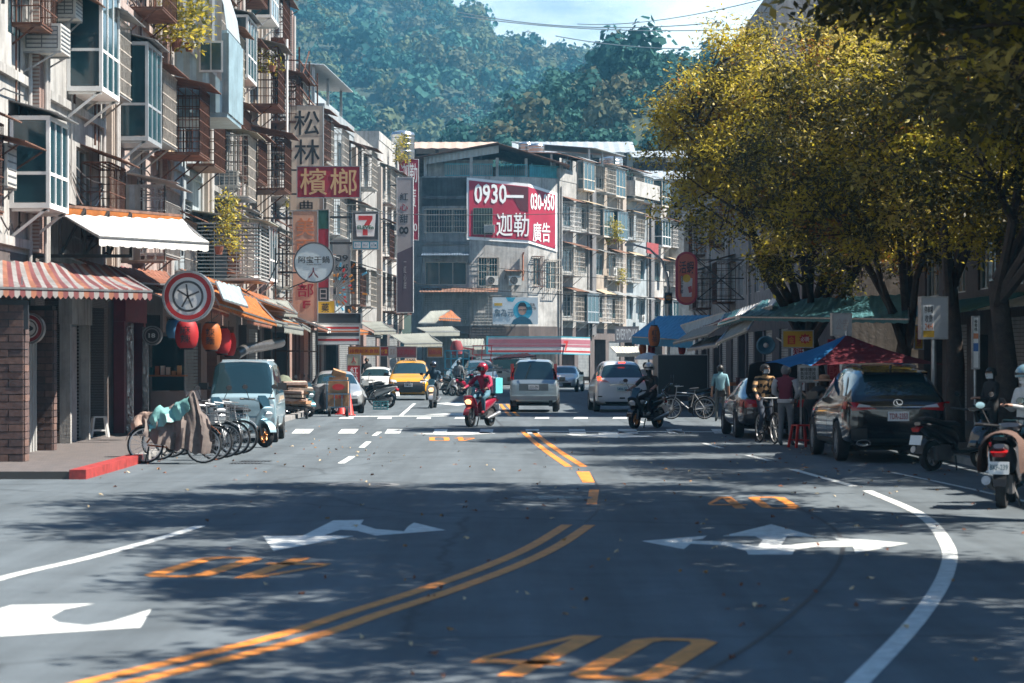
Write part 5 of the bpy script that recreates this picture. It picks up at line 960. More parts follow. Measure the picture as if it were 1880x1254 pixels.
t = E('rusty_canopy_frame', 'rusty tin canopy strip with orange underside on a steel truss', 'canopy', (0, 0, 0)); a, e = P(-40, 368, 44.5), P(335, 398, 54.5); b = MB(); b.use(TIN_RUST); b.prism([a, e, e + Vector((-1.3, .1, .12)), a + Vector((-1.3, .1, .12))], (0, 0, .05)); b.use(ORC); b.prism([a + Vector((-.01, 0, -.16)), e + Vector((-.01, 0, -.16)), e + Vector((-.01, 0, -.003)), a + Vector((-.01, 0, -.003))], (-.02, 0, 0)); b.build('tin_strip', TIN_RUST, t)
b = MB(); lo0, lo1 = P(-40, 470, 44.5), P(240, 470, 51.5); b.bar(lo0, lo1, .07); up1 = P(240, 392, 51.5)
for k in range(7): p = a.lerp(up1, k / 6); q = lo0.lerp(lo1, k / 6); b.bar(p, q, .06); 
for k in range(6): b.bar(lo0.lerp(lo1, k / 6), a.lerp(up1, (k + 1) / 6), .045)
for k in range(0, 7, 2): q = lo0.lerp(lo1, k / 6); b.bar(q, (FX, q.y + .2, q.z), .05); p = a.lerp(up1, k / 6); b.bar(p, (FX, p.y + .2, p.z + .2), .05)
b.build('truss', DARKSTEEL, t)
_extra = [(50.2, 55.4, 3.15, -6.95, BROWNC, 'brown shop awning shading the white framed doorway'), (55.6, 61.0, 3.05, -7.0, REDC, 'dull red shop awning over the dark red doorway'), (61.2, 66.5, 2.95, -6.7, BROWNC, 'brown awning above the glazed food counter'), (66.8, 72.0, 2.9, -6.75, GREYC, 'grey shop awning behind the blue van'), (72.2, 77.5, 2.95, -6.8, ORC, 'orange shop awning above the newspaper cart'), (77.8, 83.0, 2.85, -6.75, GREYC, 'grey shop awning over the silver saloon'), (83.3, 88.5, 2.9, -6.7, BROWNC, 'brown awning beside the striped fascia'), (89, 95, 2.95, -6.8, WHITEC, 'off-white awning behind the striped fascia'), (95.3, 101, 2.9, -6.7, GREYC, 'grey awning at the end of the left terrace'), (102, 109, 2.95, -6.5, ORC, 'orange-brown awning over the yellow shop sign'), (110, 118, 2.9, -6.2, GREYC, 'pale awning over the mauve shop sign row')]
rr = random.Random(31)
for (y0, y1, z, xo, m, lb) in _extra: dz = rr.uniform(-.12, .12); awning(lb, (-9.28, y0, z + 1.0 + dz), (-9.28, y1, z + .95 + dz), (xo, y0, z + dz), (xo + rr.uniform(-.2, .2), y1, z + dz + rr.uniform(-.1, .1)), m, .16, .08)
awning('rust-brown sloping canvas between the striped awning and the large round sign', *Q((205, 489, 51), (305, 498, 60), (252, 517, 49), (330, 521, 55)), BROWNC, .06, .03)
awning('long orange tarpaulin sloping above the blue van', *Q((330, 492, 60), (492, 545, 82), (385, 516, 56), (542, 572, 74)), [ORC, BROWNC], .1, .1)
awning('orange tarpaulin with a pale plastic patch in front of the lanterns', *Q((380, 520, 57), (470, 548, 64), (402, 556, 54), (508, 590, 60)), ORC, .14, .06)
awning('translucent white plastic sheet lying on the orange tarpaulin', *Q((396, 515, 56), (440, 527, 59), (410, 548, 53.6), (455, 562, 56)), PALEBC, .05, .02)
awning('pale grey scalloped awning just past the orange tarpaulin', *Q((478, 548, 76), (528, 552, 84), (487, 568, 72), (546, 574, 79)), GREYC, .18, .04)
awning('small pale awning low beside the silver duct', *Q((505, 583, 74), (540, 586, 80), (522, 598, 70), (557, 604, 76)), GREYC, .22, .03)
awning('grey-green awning right of the striped fascia', *Q((660, 591, 112), (700, 590, 120), (687, 607, 106), (727, 606, 113)), GREYC, .2, .05)
awning('wide grey-green awning above the mauve shop sign', *Q((716, 614, 121), (785, 611, 128), (742, 630, 114), (812, 629, 121)), GREYC, .22, .08)
awning('upper grey awning stacked behind the wide grey-green one', *Q((765, 601, 140), (830, 599, 146), (781, 608, 135), (844, 608, 141)), GREYC, .3, .05)
awning('steep grey roof canvas with orange end over the corner shop', *Q((790, 571, 147), (826, 569, 150), (768, 592, 143), (802, 592, 147)), GREYC, .1, .03); awning('small orange canvas end beside the steep grey roof canvas', *Q((826, 569, 150), (828, 569, 151), (806, 583, 146), (846, 585, 149)), [ORC, BROWNC], .2, .02)
awning('dull green awning left of the long store fascia', *Q((828, 622, 143), (888, 622, 148), (836, 634, 138), (890, 635, 142)), GREYC, .25, .05)
awning('cream awning with red lining behind the white people carrier', *Q((1120, 636, 150), (1172, 636, 146), (1132, 648, 143), (1178, 648, 139)), M('cream_canvas', (.55, .53, .45), .8, var=.15), .25, .05)
awning('large bright blue canopy where the street bends right', *Q((1208, 580, 101), (1318, 578, 96), (1160, 617, 97), (1272, 624, 90)), BLUEC, .32, .03, .0)
awning('coral red market parasol roof behind the silver wagon', *Q((925, 651, 118), (968, 648, 120), (905, 658, 114), (985, 653, 116)), M('coral_canvas', (.55, .12, .07), .8, var=.15), .1, .03, post=True)
rr = random.Random(9); _rw = ('pale blue', 'grey', 'dull red', 'teal', 'greenish grey', 'faded white', 'slate'); _rm = (PALEBC, GREYC, REDC, TEALC, GREYC, WHITEC, TIN_GREY)
_rs = [((1250, 596, 86), (1330, 572, 78), (1262, 612, 84), (1342, 590, 76)), ((1270, 606, 82), (1350, 580, 74), (1236, 628, 82), (1300, 612, 76)), ((1300, 585, 84), (1362, 566, 76), (1290, 600, 80), (1352, 580, 72)), ((1330, 575, 78), (1400, 556, 70), (1318, 596, 75), (1385, 575, 68)), ((1342, 598, 74), (1392, 575, 68), (1316, 628, 72), (1372, 604, 67)), ((1360, 566, 72), (1428, 546, 66), (1350, 580, 70), (1418, 560, 64)), ((1290, 622, 80), (1340, 612, 76), (1262, 640, 78), (1318, 632, 74))]
for i, q in enumerate(_rs): awning(f'{_rw[i]} sheet awning in the jumble of shop roofs under the red oval sign', *Q(*q), _rm[i], .12, .05)
awning('wide teal awning behind the tree trunks on the right', *Q((1400, 551, 68), (1668, 540, 59), (1358, 580, 63), (1668, 584, 55)), TEALC, .12, .06, .0)
# parasol
t = E('market_parasol', 'blue and maroon market parasol over the stall beside the black car', 'parasol', (6.75, 48.8, .0)); zt, ze = 2.34, 1.74; pts = [Vector(p) for p in ((-1.6, .6, ze + .03), (-1.25, -.9, ze - .05), (-.85, -1.1, ze - .02), (1.85, -.8, ze), (1.4, 1.1, ze))]; ap = Vector((.0, 0, zt)); MAR = M('maroon_canvas', (.16, .012, .025), .8, var=.15); BLP = M('parasol_blue', (.02, .2, .46), .75, var=.1)
for i, m in enumerate((BLP, BLP, MAR, MAR, BLP)):
    a, e = pts[i], pts[(i + 1) % 5]; b = MB(); rows = []
    for k in range(6): q = k / 5; rows.append([ap.lerp(a.lerp(e, s / 8), q) + Vector((0, 0, -.05 * math.sin(math.pi * q) - .05 * q * math.sin(math.pi * s / 8) * -1)) for s in range(9)])
    b.grid(rows, .006); b.build('canopy_panel', m, t)
b = MB(); b.tube([(0, 0, 0), (0, 0, 2.42)], .025, 8); b.build('pole', STEEL, t); b = MB(); [b.bar((0, 0, 1.75), p * .6 + ap * .4 - Vector((0, 0, .06)), .018) for p in pts]; b.build('ribs', STEEL, t); b = MB(); b.lathe([(.3, 0), (.3, .08), (.05, .14), (0, .14)], 16); b.build('base', BLACK, t)
# ================================================================ lanterns, fan disc, cables, lamp post
def lantern(label, px, py, d, wpx, hpx, m, s=None, im=INK, group=None):
    k = d / FOC; r, h = wpx * k / 2, hpx * k; t = E('paper_lantern', label, 'lantern', P(px, py + hpx / 2, d), 0, group); b = MB(); prof = []
    for i in range(13): q = i / 12; prof.append((r * (.62 + .38 * math.sin(math.pi * q) ** .6) * (1 if i % 2 else .975), h * q))
    b.lathe([(0, 0)] + prof + [(0, h)], 20); b.build('paper_shade', m, t); b = MB(); b.lathe([(r * .6, h * .98), (r * .62, h * 1.03), (r * .55, h * 1.06), (0, h * 1.06)], 16); b.build('cap', BLACK, t); b = MB(); b.lathe([(r * .58, -.06 * h), (r * .6, .02 * h), (0, .02 * h)], 16); b.build('cap', BLACK, t); b = MB(); b.tube([(0, 0, h), (0, 0, h + .3)], .008, 5); b.build('cord', BLACK, t)
    if s: lettering(s, im, t, (0, -r * 1.02, h * .5), r * .9, h * .62, .02)
LR = M('lantern_red', (.45, .02, .025), .6, var=.12, trans=.25); LO = M('lantern_orange', (.5, .13, .02), .6, var=.12, trans=.25); LB = M('lantern_blue', (.05, .16, .3), .6, var=.1)
lantern('blue paper lantern half hidden behind the big red one', 318, 604, 52.5, 28, 34, LB); lantern('big red paper lantern hanging under the large round sign', 343, 614, 51.5, 44, 50, LR, '麻\n辣'); lantern('orange paper lantern with dark characters, second past the large round sign', 388, 618, 54.5, 38, 48, LO, '辣\n麵'); lantern('red paper lantern behind the orange one', 408, 626, 57, 34, 46, LR); lantern('last small red paper lantern over the blue van', 420, 632, 60, 28, 42, LR)
lantern('orange lantern with black characters hanging in front of the blue canopy', 1201, 617, 93, 22, 36, LO, '紅\n茶'); 
for i, (x, y) in enumerate(((1180, 640), (1196, 642), (1252, 640))): lantern(('small orange lantern under the left corner of the blue canopy', 'small red lantern beside the orange one under the blue canopy', 'small red lantern above the dark truck body')[i], x, y, 97, 14, 20, LR if i else LO)
t = E('dish_fan', 'round blue-grey dish fan mounted beside the yellow shop banner', 'fan', P(1406, 634, 61)); b = MB(); b.lathe([(.24, 0), (.225, -.03), (.2, -.03), (.1, .07), (0, .09)], 24, axis='y', cap=False); b.build('dish', M('dish_blue', (.06, .15, .22), .4, .3), t); b = MB(); b.lathe([(.07, -.02), (.05, -.06), (0, -.07)], 12, axis='y'); b.build('hub', GREYS, t); b = MB(); b.bar((0, .1, 0), (.0, 1.4, -.05), .05); b.build('arm', STEEL, t)
def cable(label, p, q, sag, r=.012, group=None, m=BLACK):
    p, q = Vector(p), Vector(q); b = MB(); b.tube([p.lerp(q, k / 16) - Vector((0, 0, sag * 4 * (k / 16) * (1 - k / 16))) for k in range(17)], r, 5); return tag(b.build('overhead_cable', m), label, 'cable', group)
cable('black overhead cable crossing in front of the red phone banner', P(500, 384, 92), P(1300, 376, 120), .35, .016); cable('lower overhead cable crossing below the campaign banner', P(760, 520, 146), P(1290, 548, 116), .2, .02); cable('overhead cable across the grey corner facade', P(765, 470, 150), P(1300, 520, 125), .3, .015)
for i, (a, e, yl, yr) in enumerate(((840, 1330, 22, 40), (850, 1500, 30, 44), (1020, 1500, 66, 76))): cable(('highest thin power line crossing the sky', 'second thin power line crossing the sky', 'lowest thin power line just over the wooded ridge')[i], P(a, yl, 300), P(e, yr, 260), 1.2, .06, m=M('pale_wire', (.3, .32, .33), .5))
cable('single wire rising to the right across the sky', P(1060, 44, 240), P(1420, -6, 150), .6, .035, m=M('pale_wire', (.3, .32, .33), .5))
rr = random.Random(12)
for i in range(5): cable(('uppermost', 'second', 'middle', 'fourth', 'lowest')[i] + ' slack wire looping between the terrace houses under the white window bay', P(112 + i * 2, 262 + i * 5, 50.2), P(192 + i, 326 + rr.randint(-6, 10), 55), .25 + .16 * i, .014, 'slack wires on the terrace', rr.choice([BLACK, WHITEP, BLACK]))
t = E('signal_pole', 'curved grey street pole with an amber traffic signal', 'traffic signal', P(1227, 655, 128) * 1); t.location.z = .1; b = MB(); X0 = 0; b.tube([(0, 0, 0), (0, 0, 5.5), (-.05, 0, 6.0), (-.35, 0, 6.9), (-1.0, 0, 7.5), (-1.9, 0, 7.75)], [.09, .08, .075, .065, .055, .05], 10); b.build('pole', STEEL, t)
b = MB(); b.box(-.2, .2, -.16, .1, 4.6, 5.2); b.build('signal_head', BLACK, t); b = MB(); b.lathe([(.15, -.19), (.13, -.2), (0, -.21)], 16, (0, 0, 4.92), 'y'); b.build('amber_lens', M('amber_lens', (.7, .3, .02), .3, var=0), t); b = MB(); b.lathe([(.17, -.3), (.17, -.165), (.155, -.165), (.155, -.3)], 16, (0, 0, 4.92), 'y'); b.build('visor', BLACK, t); b = MB(); b.box(-2.3, -1.75, -.12, .12, 7.66, 7.8); b.build('lamp_head', STEEL, t)
# windmill ornament of coloured streamers
t = E('pinwheel_ornament', 'spray of orange, red and blue pinwheel lights beside the number board', 'ornament', P(612, 534, 95)); b = MB(); b.box(-.12, .12, 0, .2, -.14, .14); b.build('hub_box', GREYS, t); rr = random.Random(3); ms = [ORC, RD, M('bulb_blue', (.1, .4, .6), .4), M('bulb_orange', (.65, .25, .03), .4)]
for k in range(16):
    a = -1.5 + k * .2; L = rr.uniform(.5, 1.5); p = Vector((L * math.cos(a), -.1, L * math.sin(a))); b = MB(); b.use(DARKSTEEL); b.bar((0, 0, 0), p, .012); b.use(ms[k % 4]); b.bar(p * .86, p, .07); b.use(ms[(k + 1) % 4]); b.bar(p * .5, p * .62, .06); b.build('streamer', DARKSTEEL, t)
# ventilation duct
b = MB(); b.tube([P(432, 652, 66), P(450, 641, 67), P(485, 635, 69), P(515, 629, 72)], .15, 14); t_ = tag(b.build('ventilation_duct', M('duct_steel', (.2, .19, .185), .35, .7, var=.25, scale=5)), 'silver ventilation duct running under the scalloped awnings', 'duct')
# ================================================================ left shopfronts
BRK = [M('pier_brick_a', (.13, .08, .07), .85, var=.25, scale=9), M('pier_brick_b', (.17, .1, .08), .85, var=.25, scale=9), M('pier_brick_c', (.1, .065, .06), .85, var=.25, scale=9)]
def pier(label, x0, x1, y0, y1, h):
    t = E('brick_pier', label, 'pier', (x0, y0, .12)); b = MB(); b.box(.01, x1 - x0 - .01, .01, y1 - y0 - .01, 0, h); b.build('core', M('mortar', (.05, .045, .04), .95), t); z = 0; k = 0; rr = random.Random(int(y0)); n = 2
    while z < h - .1:
        off = .0 if k % 2 else .5; wds = [0, .5, 1] if k % 2 else [0, .25, .75, 1]
        for a, e in zip(wds, wds[1:]): b = MB(); b.box((x1 - x0) * a + .008, (x1 - x0) * e - .008, -.012 - rr.random() * .012, .02, z + .006, z + .119); b.build('brick', rr.choice(BRK), t)
        b = MB(); b.box(x1 - x0 - .02, x1 - x0 + .012 + rr.random() * .01, .03, y1 - y0 - .01, z + .006, z + .119); b.build('brick', rr.choice(BRK), t); z += .127; k += 1
pier('dark brick pier at the left edge under the striped awning', -9.3, -8.28, 41.0, 41.4, 2.75); pier('second dark brick pier beside the white shutter', -9.3, -8.72, 45.9, 46.25, 2.75)
t = E('dark_signboard', 'black hanging signboard under the striped awning at the left edge', 'sign', P(-20, 605, 41)); b = MB(); b.box(0, .66, 0, .08, 0, .5); b.build('board', pal('fascia_black', (.02, .022, .026)), t); b = MB(); [b.bar((x, .04, .5), (x, .04, .9), .02) for x in (.1, .55)]; b.build('hangers', STEEL, t)
def slab(name, label, x0, x1, y0, y1, z0, z1, m, cat, extra=None):
    t = E(name, label, cat, (x0, y0, z0)); b = MB(); b.box(0, x1 - x0, 0, y1 - y0, 0, z1 - z0); b.build('panel', m, t); return t
SHW = M('white_shutter', (.45, .45, .44), .5, .2, var=.1)
t = E('shop_shutter', 'pale folded metal shutter panel between the two brick piers', 'shutter', (-9.05, 44.2, .12)); b = MB(); [b.box(0, .04 + .02 * (k % 2), k * .13, k * .13 + .12, 0, 2.4) for k in range(12)]; b.build('slats', SHW, t); b = MB(); b.box(-.05, .12, -.12, -.01, 0, 2.5); b.build('post', STEEL, t)
t = E('white_door_frame', 'white framed shop doorway with pale curtain panels', 'doorway', (-9.28, 49.6, .12)); b = MB(); b.box(0, .22, 0, .16, 0, 2.45); b.box(0, .22, 2.2, 2.36, 0, 2.45); b.box(-.02, .26, 0, 2.36, 2.453, 3.0); b.build('frame', W_WHITE, t); b = MB(); b.box(.02, .08, .35, .8, 0, 2.4); b.box(.04, .1, .85, 1.4, 0, 2.4); b.build('curtain', M('pale_curtain', (.4, .36, .35), .9, var=.2), t)
t = E('red_doorway', 'dark red doorway with foil-wrapped posts', 'doorway', (-9.28, 56.3, .12)); DR = M('dark_red_paint', (.2, .015, .03), .5, var=.2); b = MB(); b.box(0, .25, 0, .5, 0, 2.6); b.box(0, .25, 3.0, 3.3, 0, 2.6); b.box(0, .28, 0, 3.3, 2.603, 3.4); b.build('frame', DR, t)
FOIL = M('crumpled_foil', (.6, .62, .65), .25, .9, var=.2, scale=12, bump=1.0, bscale=10); b = MB(); b.box(.26, .4, .3, .45, 0, 2.5); b.build('foil_post', FOIL, t); b = MB(); b.box(.26, .4, 2.7, 2.85, 0, 2.5); b.build('foil_post', FOIL, t)
t = E('food_counter', 'glazed food counter with orange shelf of goods behind the bicycles', 'counter', (-9.2, 61.5, .12)); b = MB(); b.box(0, .9, 0, .06, 0, .9); b.box(0, .06, .07, 3, 0, .9); b.box(.84, .9, .07, 3, 0, .9); b.build('base', GREYS, t); b = MB(); b.box(-.1, .9, -.25, .4, 1.28, 1.32); b.build('shelf', M('orange_board', (.42, .16, .05), .6, var=.2), t); rr = random.Random(5)
for k in range(6): b = MB(); b.box(.0 + k * .14, .1 + k * .14, -.15, .05, 1.322, 1.4 + rr.random() * .18); b.build('packet', rr.choice([ORC, WHITEP, TEALC, GOLD]), t)
b = MB(); b.box(0, .88, .0, .01, .92, 2.3); b.build('glazing', GLASS, t); b = MB(); b.box(.0, .04, -.02, .06, .9, 2.4); b.box(.86, .9, -.02, .06, .9, 2.4); b.box(0.04, .86, -.02, .06, 2.3, 2.4); b.build('frame', STEEL, t)
def stool(label, loc, m, s=1.0, rz=.3):
    t = E('plastic_stool', label, 'stool', loc, rz); b = MB(); b.box(-.15 * s, .15 * s, -.15 * s, .15 * s, .43 * s, .46 * s); b.build('seat', m, t)
    for x in (-1, 1):
        for y in (-1, 1): b = MB(); b.bar((x * .13 * s, y * .13 * s, .43 * s), (x * .19 * s, y * .19 * s, 0), .045 * s); b.build('leg', m, t)
    b = MB(); [b.bar((-.17 * s, y * .17 * s, .15 * s), (.17 * s, y * .17 * s, .15 * s), .03) for y in (-1, 1)]; b.build('brace', m, t)
stool('white plastic stool on the left pavement by the dark opening', (-9.15, 53.6, .12), WHITEP); stool('red plastic stool beside the stall under the parasol', (6.05, 50.6, 0), M('red_plastic', (.4, .02, .02), .4), 1.05)
# ================================================================ carts, crates, cones, boxes
CARD = M('cardboard', (.36, .2, .1), .85, var=.2, scale=4); BLUEFR = M('blue_trolley_paint', (.12, .22, .3), .5, .3, var=.2)
def wheel_simple(p, r, wd, parent, axis='x', m=RUBBER):
    b = MB(); b.lathe([(r * .4, -wd / 2), (r, -wd / 2), (r, wd / 2), (r * .4, wd / 2)], 16, p, axis); b.build('wheel', m, parent)
t = E('box_trolley', 'two-wheeled trolley stacked with brown cardboard boxes in front of the silver car', 'trolley', tuple(G(621, 765))); 
for x in (-.28, .28): wheel_simple((x, 0, .17), .17, .08, t)
b = MB(); [b.bar((x, .0, .12), (x, .05, 1.15), .035) for x in (-.36, .36)]; [b.bar((-.36, -.02, z), (.36, -.02, z), .03) for z in (.3, .72, 1.15)]; [b.bar((x, -.02, .3), (x, -.02, .72), .025) for x in (-.12, .12)]; b.build('frame', BLUEFR, t)
for (x0, x1, y0, y1, z0, z1, e) in ((-.33, .33, .06, .6, .3, .74, 0), (-.32, .3, .06, .55, .745, 1.12, 0), (-.3, .28, .1, .5, 1.125, 1.25, .0)):
    b = MB(); b.box(x0, x1, y0, y1, z0, z1); o = b.build('cardboard_box', CARD, t)
b = MB(); b.lathe([(.2, -.004), (.2, 0)], 20, (0, .056, .94), 'y', 1, .5); b.build('box_print', RD, t); b = MB(); b.obox((0, .25, 1.36), .42, .3, .2, (.2, .3, .2)); b.build('cardboard_box', CARD, t); tz = lettering('易碎', REDINK, t, (0, .05, .62), .4, .1, .01)
t = E('paper_cart', 'flat cart piled with bundled old newspapers and sacks', 'cart', tuple(G(545, 769))); rr = random.Random(2)
for x in (-.35, .3): wheel_simple((x, 0, .18), .18, .07, t)
b = MB(); b.box(-.65, .5, -.1, .8, .3, .36); b.bar((-.6, .3, .3), (-.35, 0, .18), .04); b.bar((.45, .3, .3), (.3, 0, .18), .04); b.bar((-.65, -.05, .3), (-.65, -.05, 1.25), .03); b.build('deck', DARKSTEEL, t)
PAP = [M('newspaper_bundle', (.45, .36, .28), .9, var=.35, scale=14), M('brown_paper', (.4, .22, .12), .9, var=.25, scale=8), M('pink_paper', (.46, .33, .27), .9, var=.25, scale=8)]
for k in range(9):
    b = MB(); b.obox((-.1 + rr.uniform(-.15, .2), .25 + rr.uniform(-.1, .1), .42 + k * .085), rr.uniform(.6, .85), .6, .08, (rr.uniform(-.08, .08), rr.uniform(-.12, .12), rr.uniform(-.3, .3))); b.build('paper_bundle', PAP[k % 3], t)
b = MB(); b.lathe([(0, 0), (.28, .03), (.3, .2), (.15, .36), (0, .4)], 12, (-.45, .4, .95)); b.build('sack', M('green_sack', (.15, .17, .12), .9, var=.3), t); b = MB(); b.lathe([(0, 0), (.3, .02), (.28, .3), (.1, .45), (0, .46)], 12, (-.95, .5, .0)); b.build('sack', M('dark_sack', (.04, .08, .12), .8, var=.3), t)
def cone(label, loc, h=.7):
    t = E('traffic_cone', label, 'cone', loc); m = M('cone_red', (.55, .03, .02), .5, var=.1); b = MB(); b.lathe([(.17, .03), (.15, .06), (.04, h), (.03, h + .01), (0, h + .01)], 16); b.build('cone_body', m, t); b = MB(); b.box(-.2, .2, -.2, .2, 0, .03); b.build('base', m, t)
cone('red traffic cone right of the box trolley', tuple(G(641, 763)), .72); cone('second red traffic cone lying mostly hidden behind the box trolley', tuple(G(627, 761)), .5)
t = E('plastic_crate', 'teal plastic crate at the edge of the lane under a parked scooter', 'crate', tuple(G(699, 752))); cm = M('teal_plastic', (.06, .22, .24), .5, var=.15); b = MB()
for z in (0, .09, .18, .27): b.box(-.27, .27, -.2, -.19, z, z + .04); b.box(-.27, .27, .19, .2, z, z + .04); b.box(-.27, -.26, -.188, .188, z, z + .04); b.box(.26, .27, -.188, .188, z, z + .04)
for x in (-.25, -.12, 0, .12, .25): b.box(x - .015, x + .015, -.207, -.201, 0, .31)
b.box(-.25, .25, -.18, .18, .005, .02); b.build('basket', cm, t)
t = E('broom', 'straw broom standing upright with a pink handle beside the flag banner', 'broom', tuple(G(657, 752))); b = MB(); b.tube([(0, 0, .3), (-.08, .1, 1.15)], .015, 6); b.build('handle', M('pink_handle', (.55, .2, .25), .5), t); b = MB(); b.lathe([(.14, 0), (.12, .12), (.03, .32), (0, .33)], 12); b.build('bristles', M('straw', (.4, .22, .1), .9, var=.3, scale=20), t)
for k, (x, y, z, lb) in enumerate(((9.75, 46.6, .12, 'grey outdoor air conditioner unit behind the tree trunk on the right pavement'), (10.5, 46.4, .12, 'second outdoor air conditioner unit, right of the tree trunk'))): 
    o = outdoor_unit((x, y, z + .45), 0, lb, 1.15); b = MB(); b.box(-.45, .45, -.16, .16, -.45, -.001); b.build('plinth', GREYS, o)
for k in range(2):
    t = E('bottle_crate', ('yellow plastic crate on top of the stack by the trees', 'blue plastic crate under the yellow one by the trees')[k], 'crate', (9.95, 43.5, .12 + (.32 if k == 0 else 0))); b = MB(); m = (M('yellow_plastic', (.5, .28, .02), .5), M('blue_plastic', (.02, .08, .14), .5))[k]
    for z in (0, .1, .2): b.box(-.25, .25, -.18, -.17, z, z + .06); b.box(-.25, .25, .17, .18, z, z + .06); b.box(-.25, -.24, -.168, .168, z, z + .06); b.box(.24, .25, -.168, .168, z, z + .06)
    for x in (-.23, -.08, .08, .23): b.box(x - .02, x + .02, -.187, -.181, 0, .3)
    b.build('basket', m, t)
# stall clutter under the right canopies
t = E('dark_truck_body', 'dark boxy back of a small truck parked under the blue canopy', 'truck', (5.2, 86, 0)); b = MB(); b.box(0, 1.75, 0, 3.4, .55, 1.95); b.build('box_body', M('truck_dark', (.015, .018, .022), .35, .2, var=.1), t); b = MB(); f = .04; [b.box(*a) for a in ((-.02, 0, -.02, .04, .55, 1.98), (1.75, 1.77, -.02, .04, .55, 1.98), (0, 1.75, -.02, .04, 1.952, 1.98), (0, 1.75, -.02, .04, .52, .548))]; b.build('door_frame', STEEL, t); b = MB(); b.box(.1, 1.65, .02, .1, .32, .5); b.build('bumper', DARKSTEEL, t)
for x in (.2, 1.55):
    for y in (.5, 2.8): wheel_simple((x, y, .3), .3, .2, t)
rr = random.Random(21)
def goods(label, loc, sx, sy, sz, seed, n, ms):
    t = E('stall_goods', label, 'market stall', loc); rr = random.Random(seed); b = MB(); b.box(0, sx, 0, sy, .55, .6); [b.box(x, x + .05, y, y + .05, 0, .55) for x in (0, sx - .05) for y in (0, sy - .05)]; b.build('table', STEEL, t)
    for k in range(n): b = MB(); w_ = rr.uniform(.12, .3); b.obox((rr.uniform(.1, sx - .1), rr.uniform(.1, sy - .1), .6 + rr.uniform(.05, sz)), w_, w_, rr.uniform(.1, .3), (0, 0, rr.random())); b.build('goods', rr.choice(ms), t)
goods('low stall of pale sacks and bottles behind the white saloon', (4.6, 137, 0), 2.6, 1.2, .5, 1, 16, [WHITEP, PALEBC, GOLD, GREYS, TEALC]); goods('market stall table with colourful goods beside the right pavement shops', (7.2, 78, .0), 1.5, 3, .5, 2, 14, [WHITEP, ORC, GREYS, REDC]); goods('stall table of wrapped goods beside the open car boot', (6.7, 50.4, 0), 1.5, .9, .35, 3, 14, [GREYS, WHITEP, REDC, CARD])
for i, (x, y, m, lb) in enumerate(((9.2, 70.5, SIGNRED, 'column of dark red shop placards beside the woman in the pale vest'), (8.9, 77, WHITEP, 'white shelf boards of a shop past the dark truck'))):
    t = E('shop_placards', lb, 'placards', (x, y, .12))
    for k in range(3): b = MB(); b.box(0, .42, 0, .05, .5 + k * .62, 1.05 + k * .62); b.build('placard', m, t); 
    for k in range(3): lettering('鹽酥雞'[k], REDINK if m is WHITEP else pal('dim_red', (.5, .08, .08)), t, (.21, -.006, .78 + k * .62), .34, .4, .02)
    b = MB(); b.box(.18, .24, .06, .1, 0, 2.35); b.build('stand', DARKSTEEL, t)
# blue rack trailer and red hand crane in the middle distance
t = E('blue_rack_trailer', 'blue railed trailer loaded with loose metal poles in the middle distance', 'trailer', (-3.4, 121, 0)); BP = M('bright_blue_paint', (.04, .28, .42), .5, var=.15); b = MB(); b.box(0, 2.4, 0, 1.6, .55, .85); b.build('bed', M('dark_blue_paint', (.02, .1, .17), .5, var=.15), t); b = MB(); [b.bar((x, .05, .85), (x, .05, 2.2), .05) for x in (0.05, .35, .65, .95, 1.25)]; [b.bar((.05, .05, z), (1.25, .05, z), .05) for z in (1.3, 1.8, 2.2)]; b.build('rack', BP, t); b = MB(); rr = random.Random(8); [b.bar((rr.uniform(.6, 2.6), rr.uniform(.1, 1.4), .9 + k * .05), (rr.uniform(2.0, 3.4), rr.uniform(.1, 1.2), 1.15 + rr.random() * .35), .05) for k in range(9)]; b.bar((.9, .1, 2.2), (3.3, .3, 1.1), .06); b.build('loose_poles', STEEL, t)
for x in (.4, 2.0): wheel_simple((x, .3, .3), .3, .16, t)
t = E('red_frame_cart', 'red tubular metal cart standing above the parked cars', 'cart', (-2.25, 131, 0)); b = MB(); RP = M('red_frame_paint', (.4, .03, .04), .5, var=.15)
for x in (0, .5, 1.0): b.bar((x, 0, .5), (x + .15, 0, 2.5), .05)
for z in (1.3, 1.55, 2.0, 2.5): b.bar((.1, 0, z), (1.2, 0, z), .05)
b.box(.05, 1.2, -.3, .3, 1.6, 1.66); b.bar((-.9, 0, 2.45), (.2, 0, 2.3), .08); b.build('frame', RP, t); b = MB(); b.lathe([(0, 0), (.3, .1), (.36, .45), (.22, .8), (0, .85)], 12, (-.75, 0, 1.95)); b.build('hanging_bundle', M('red_bundle', (.25, .04, .05), .8, var=.4), t); wheel_simple((.2, 0, .3), .3, .1, t); wheel_simple((1.0, 0, .3), .3, .1, t)
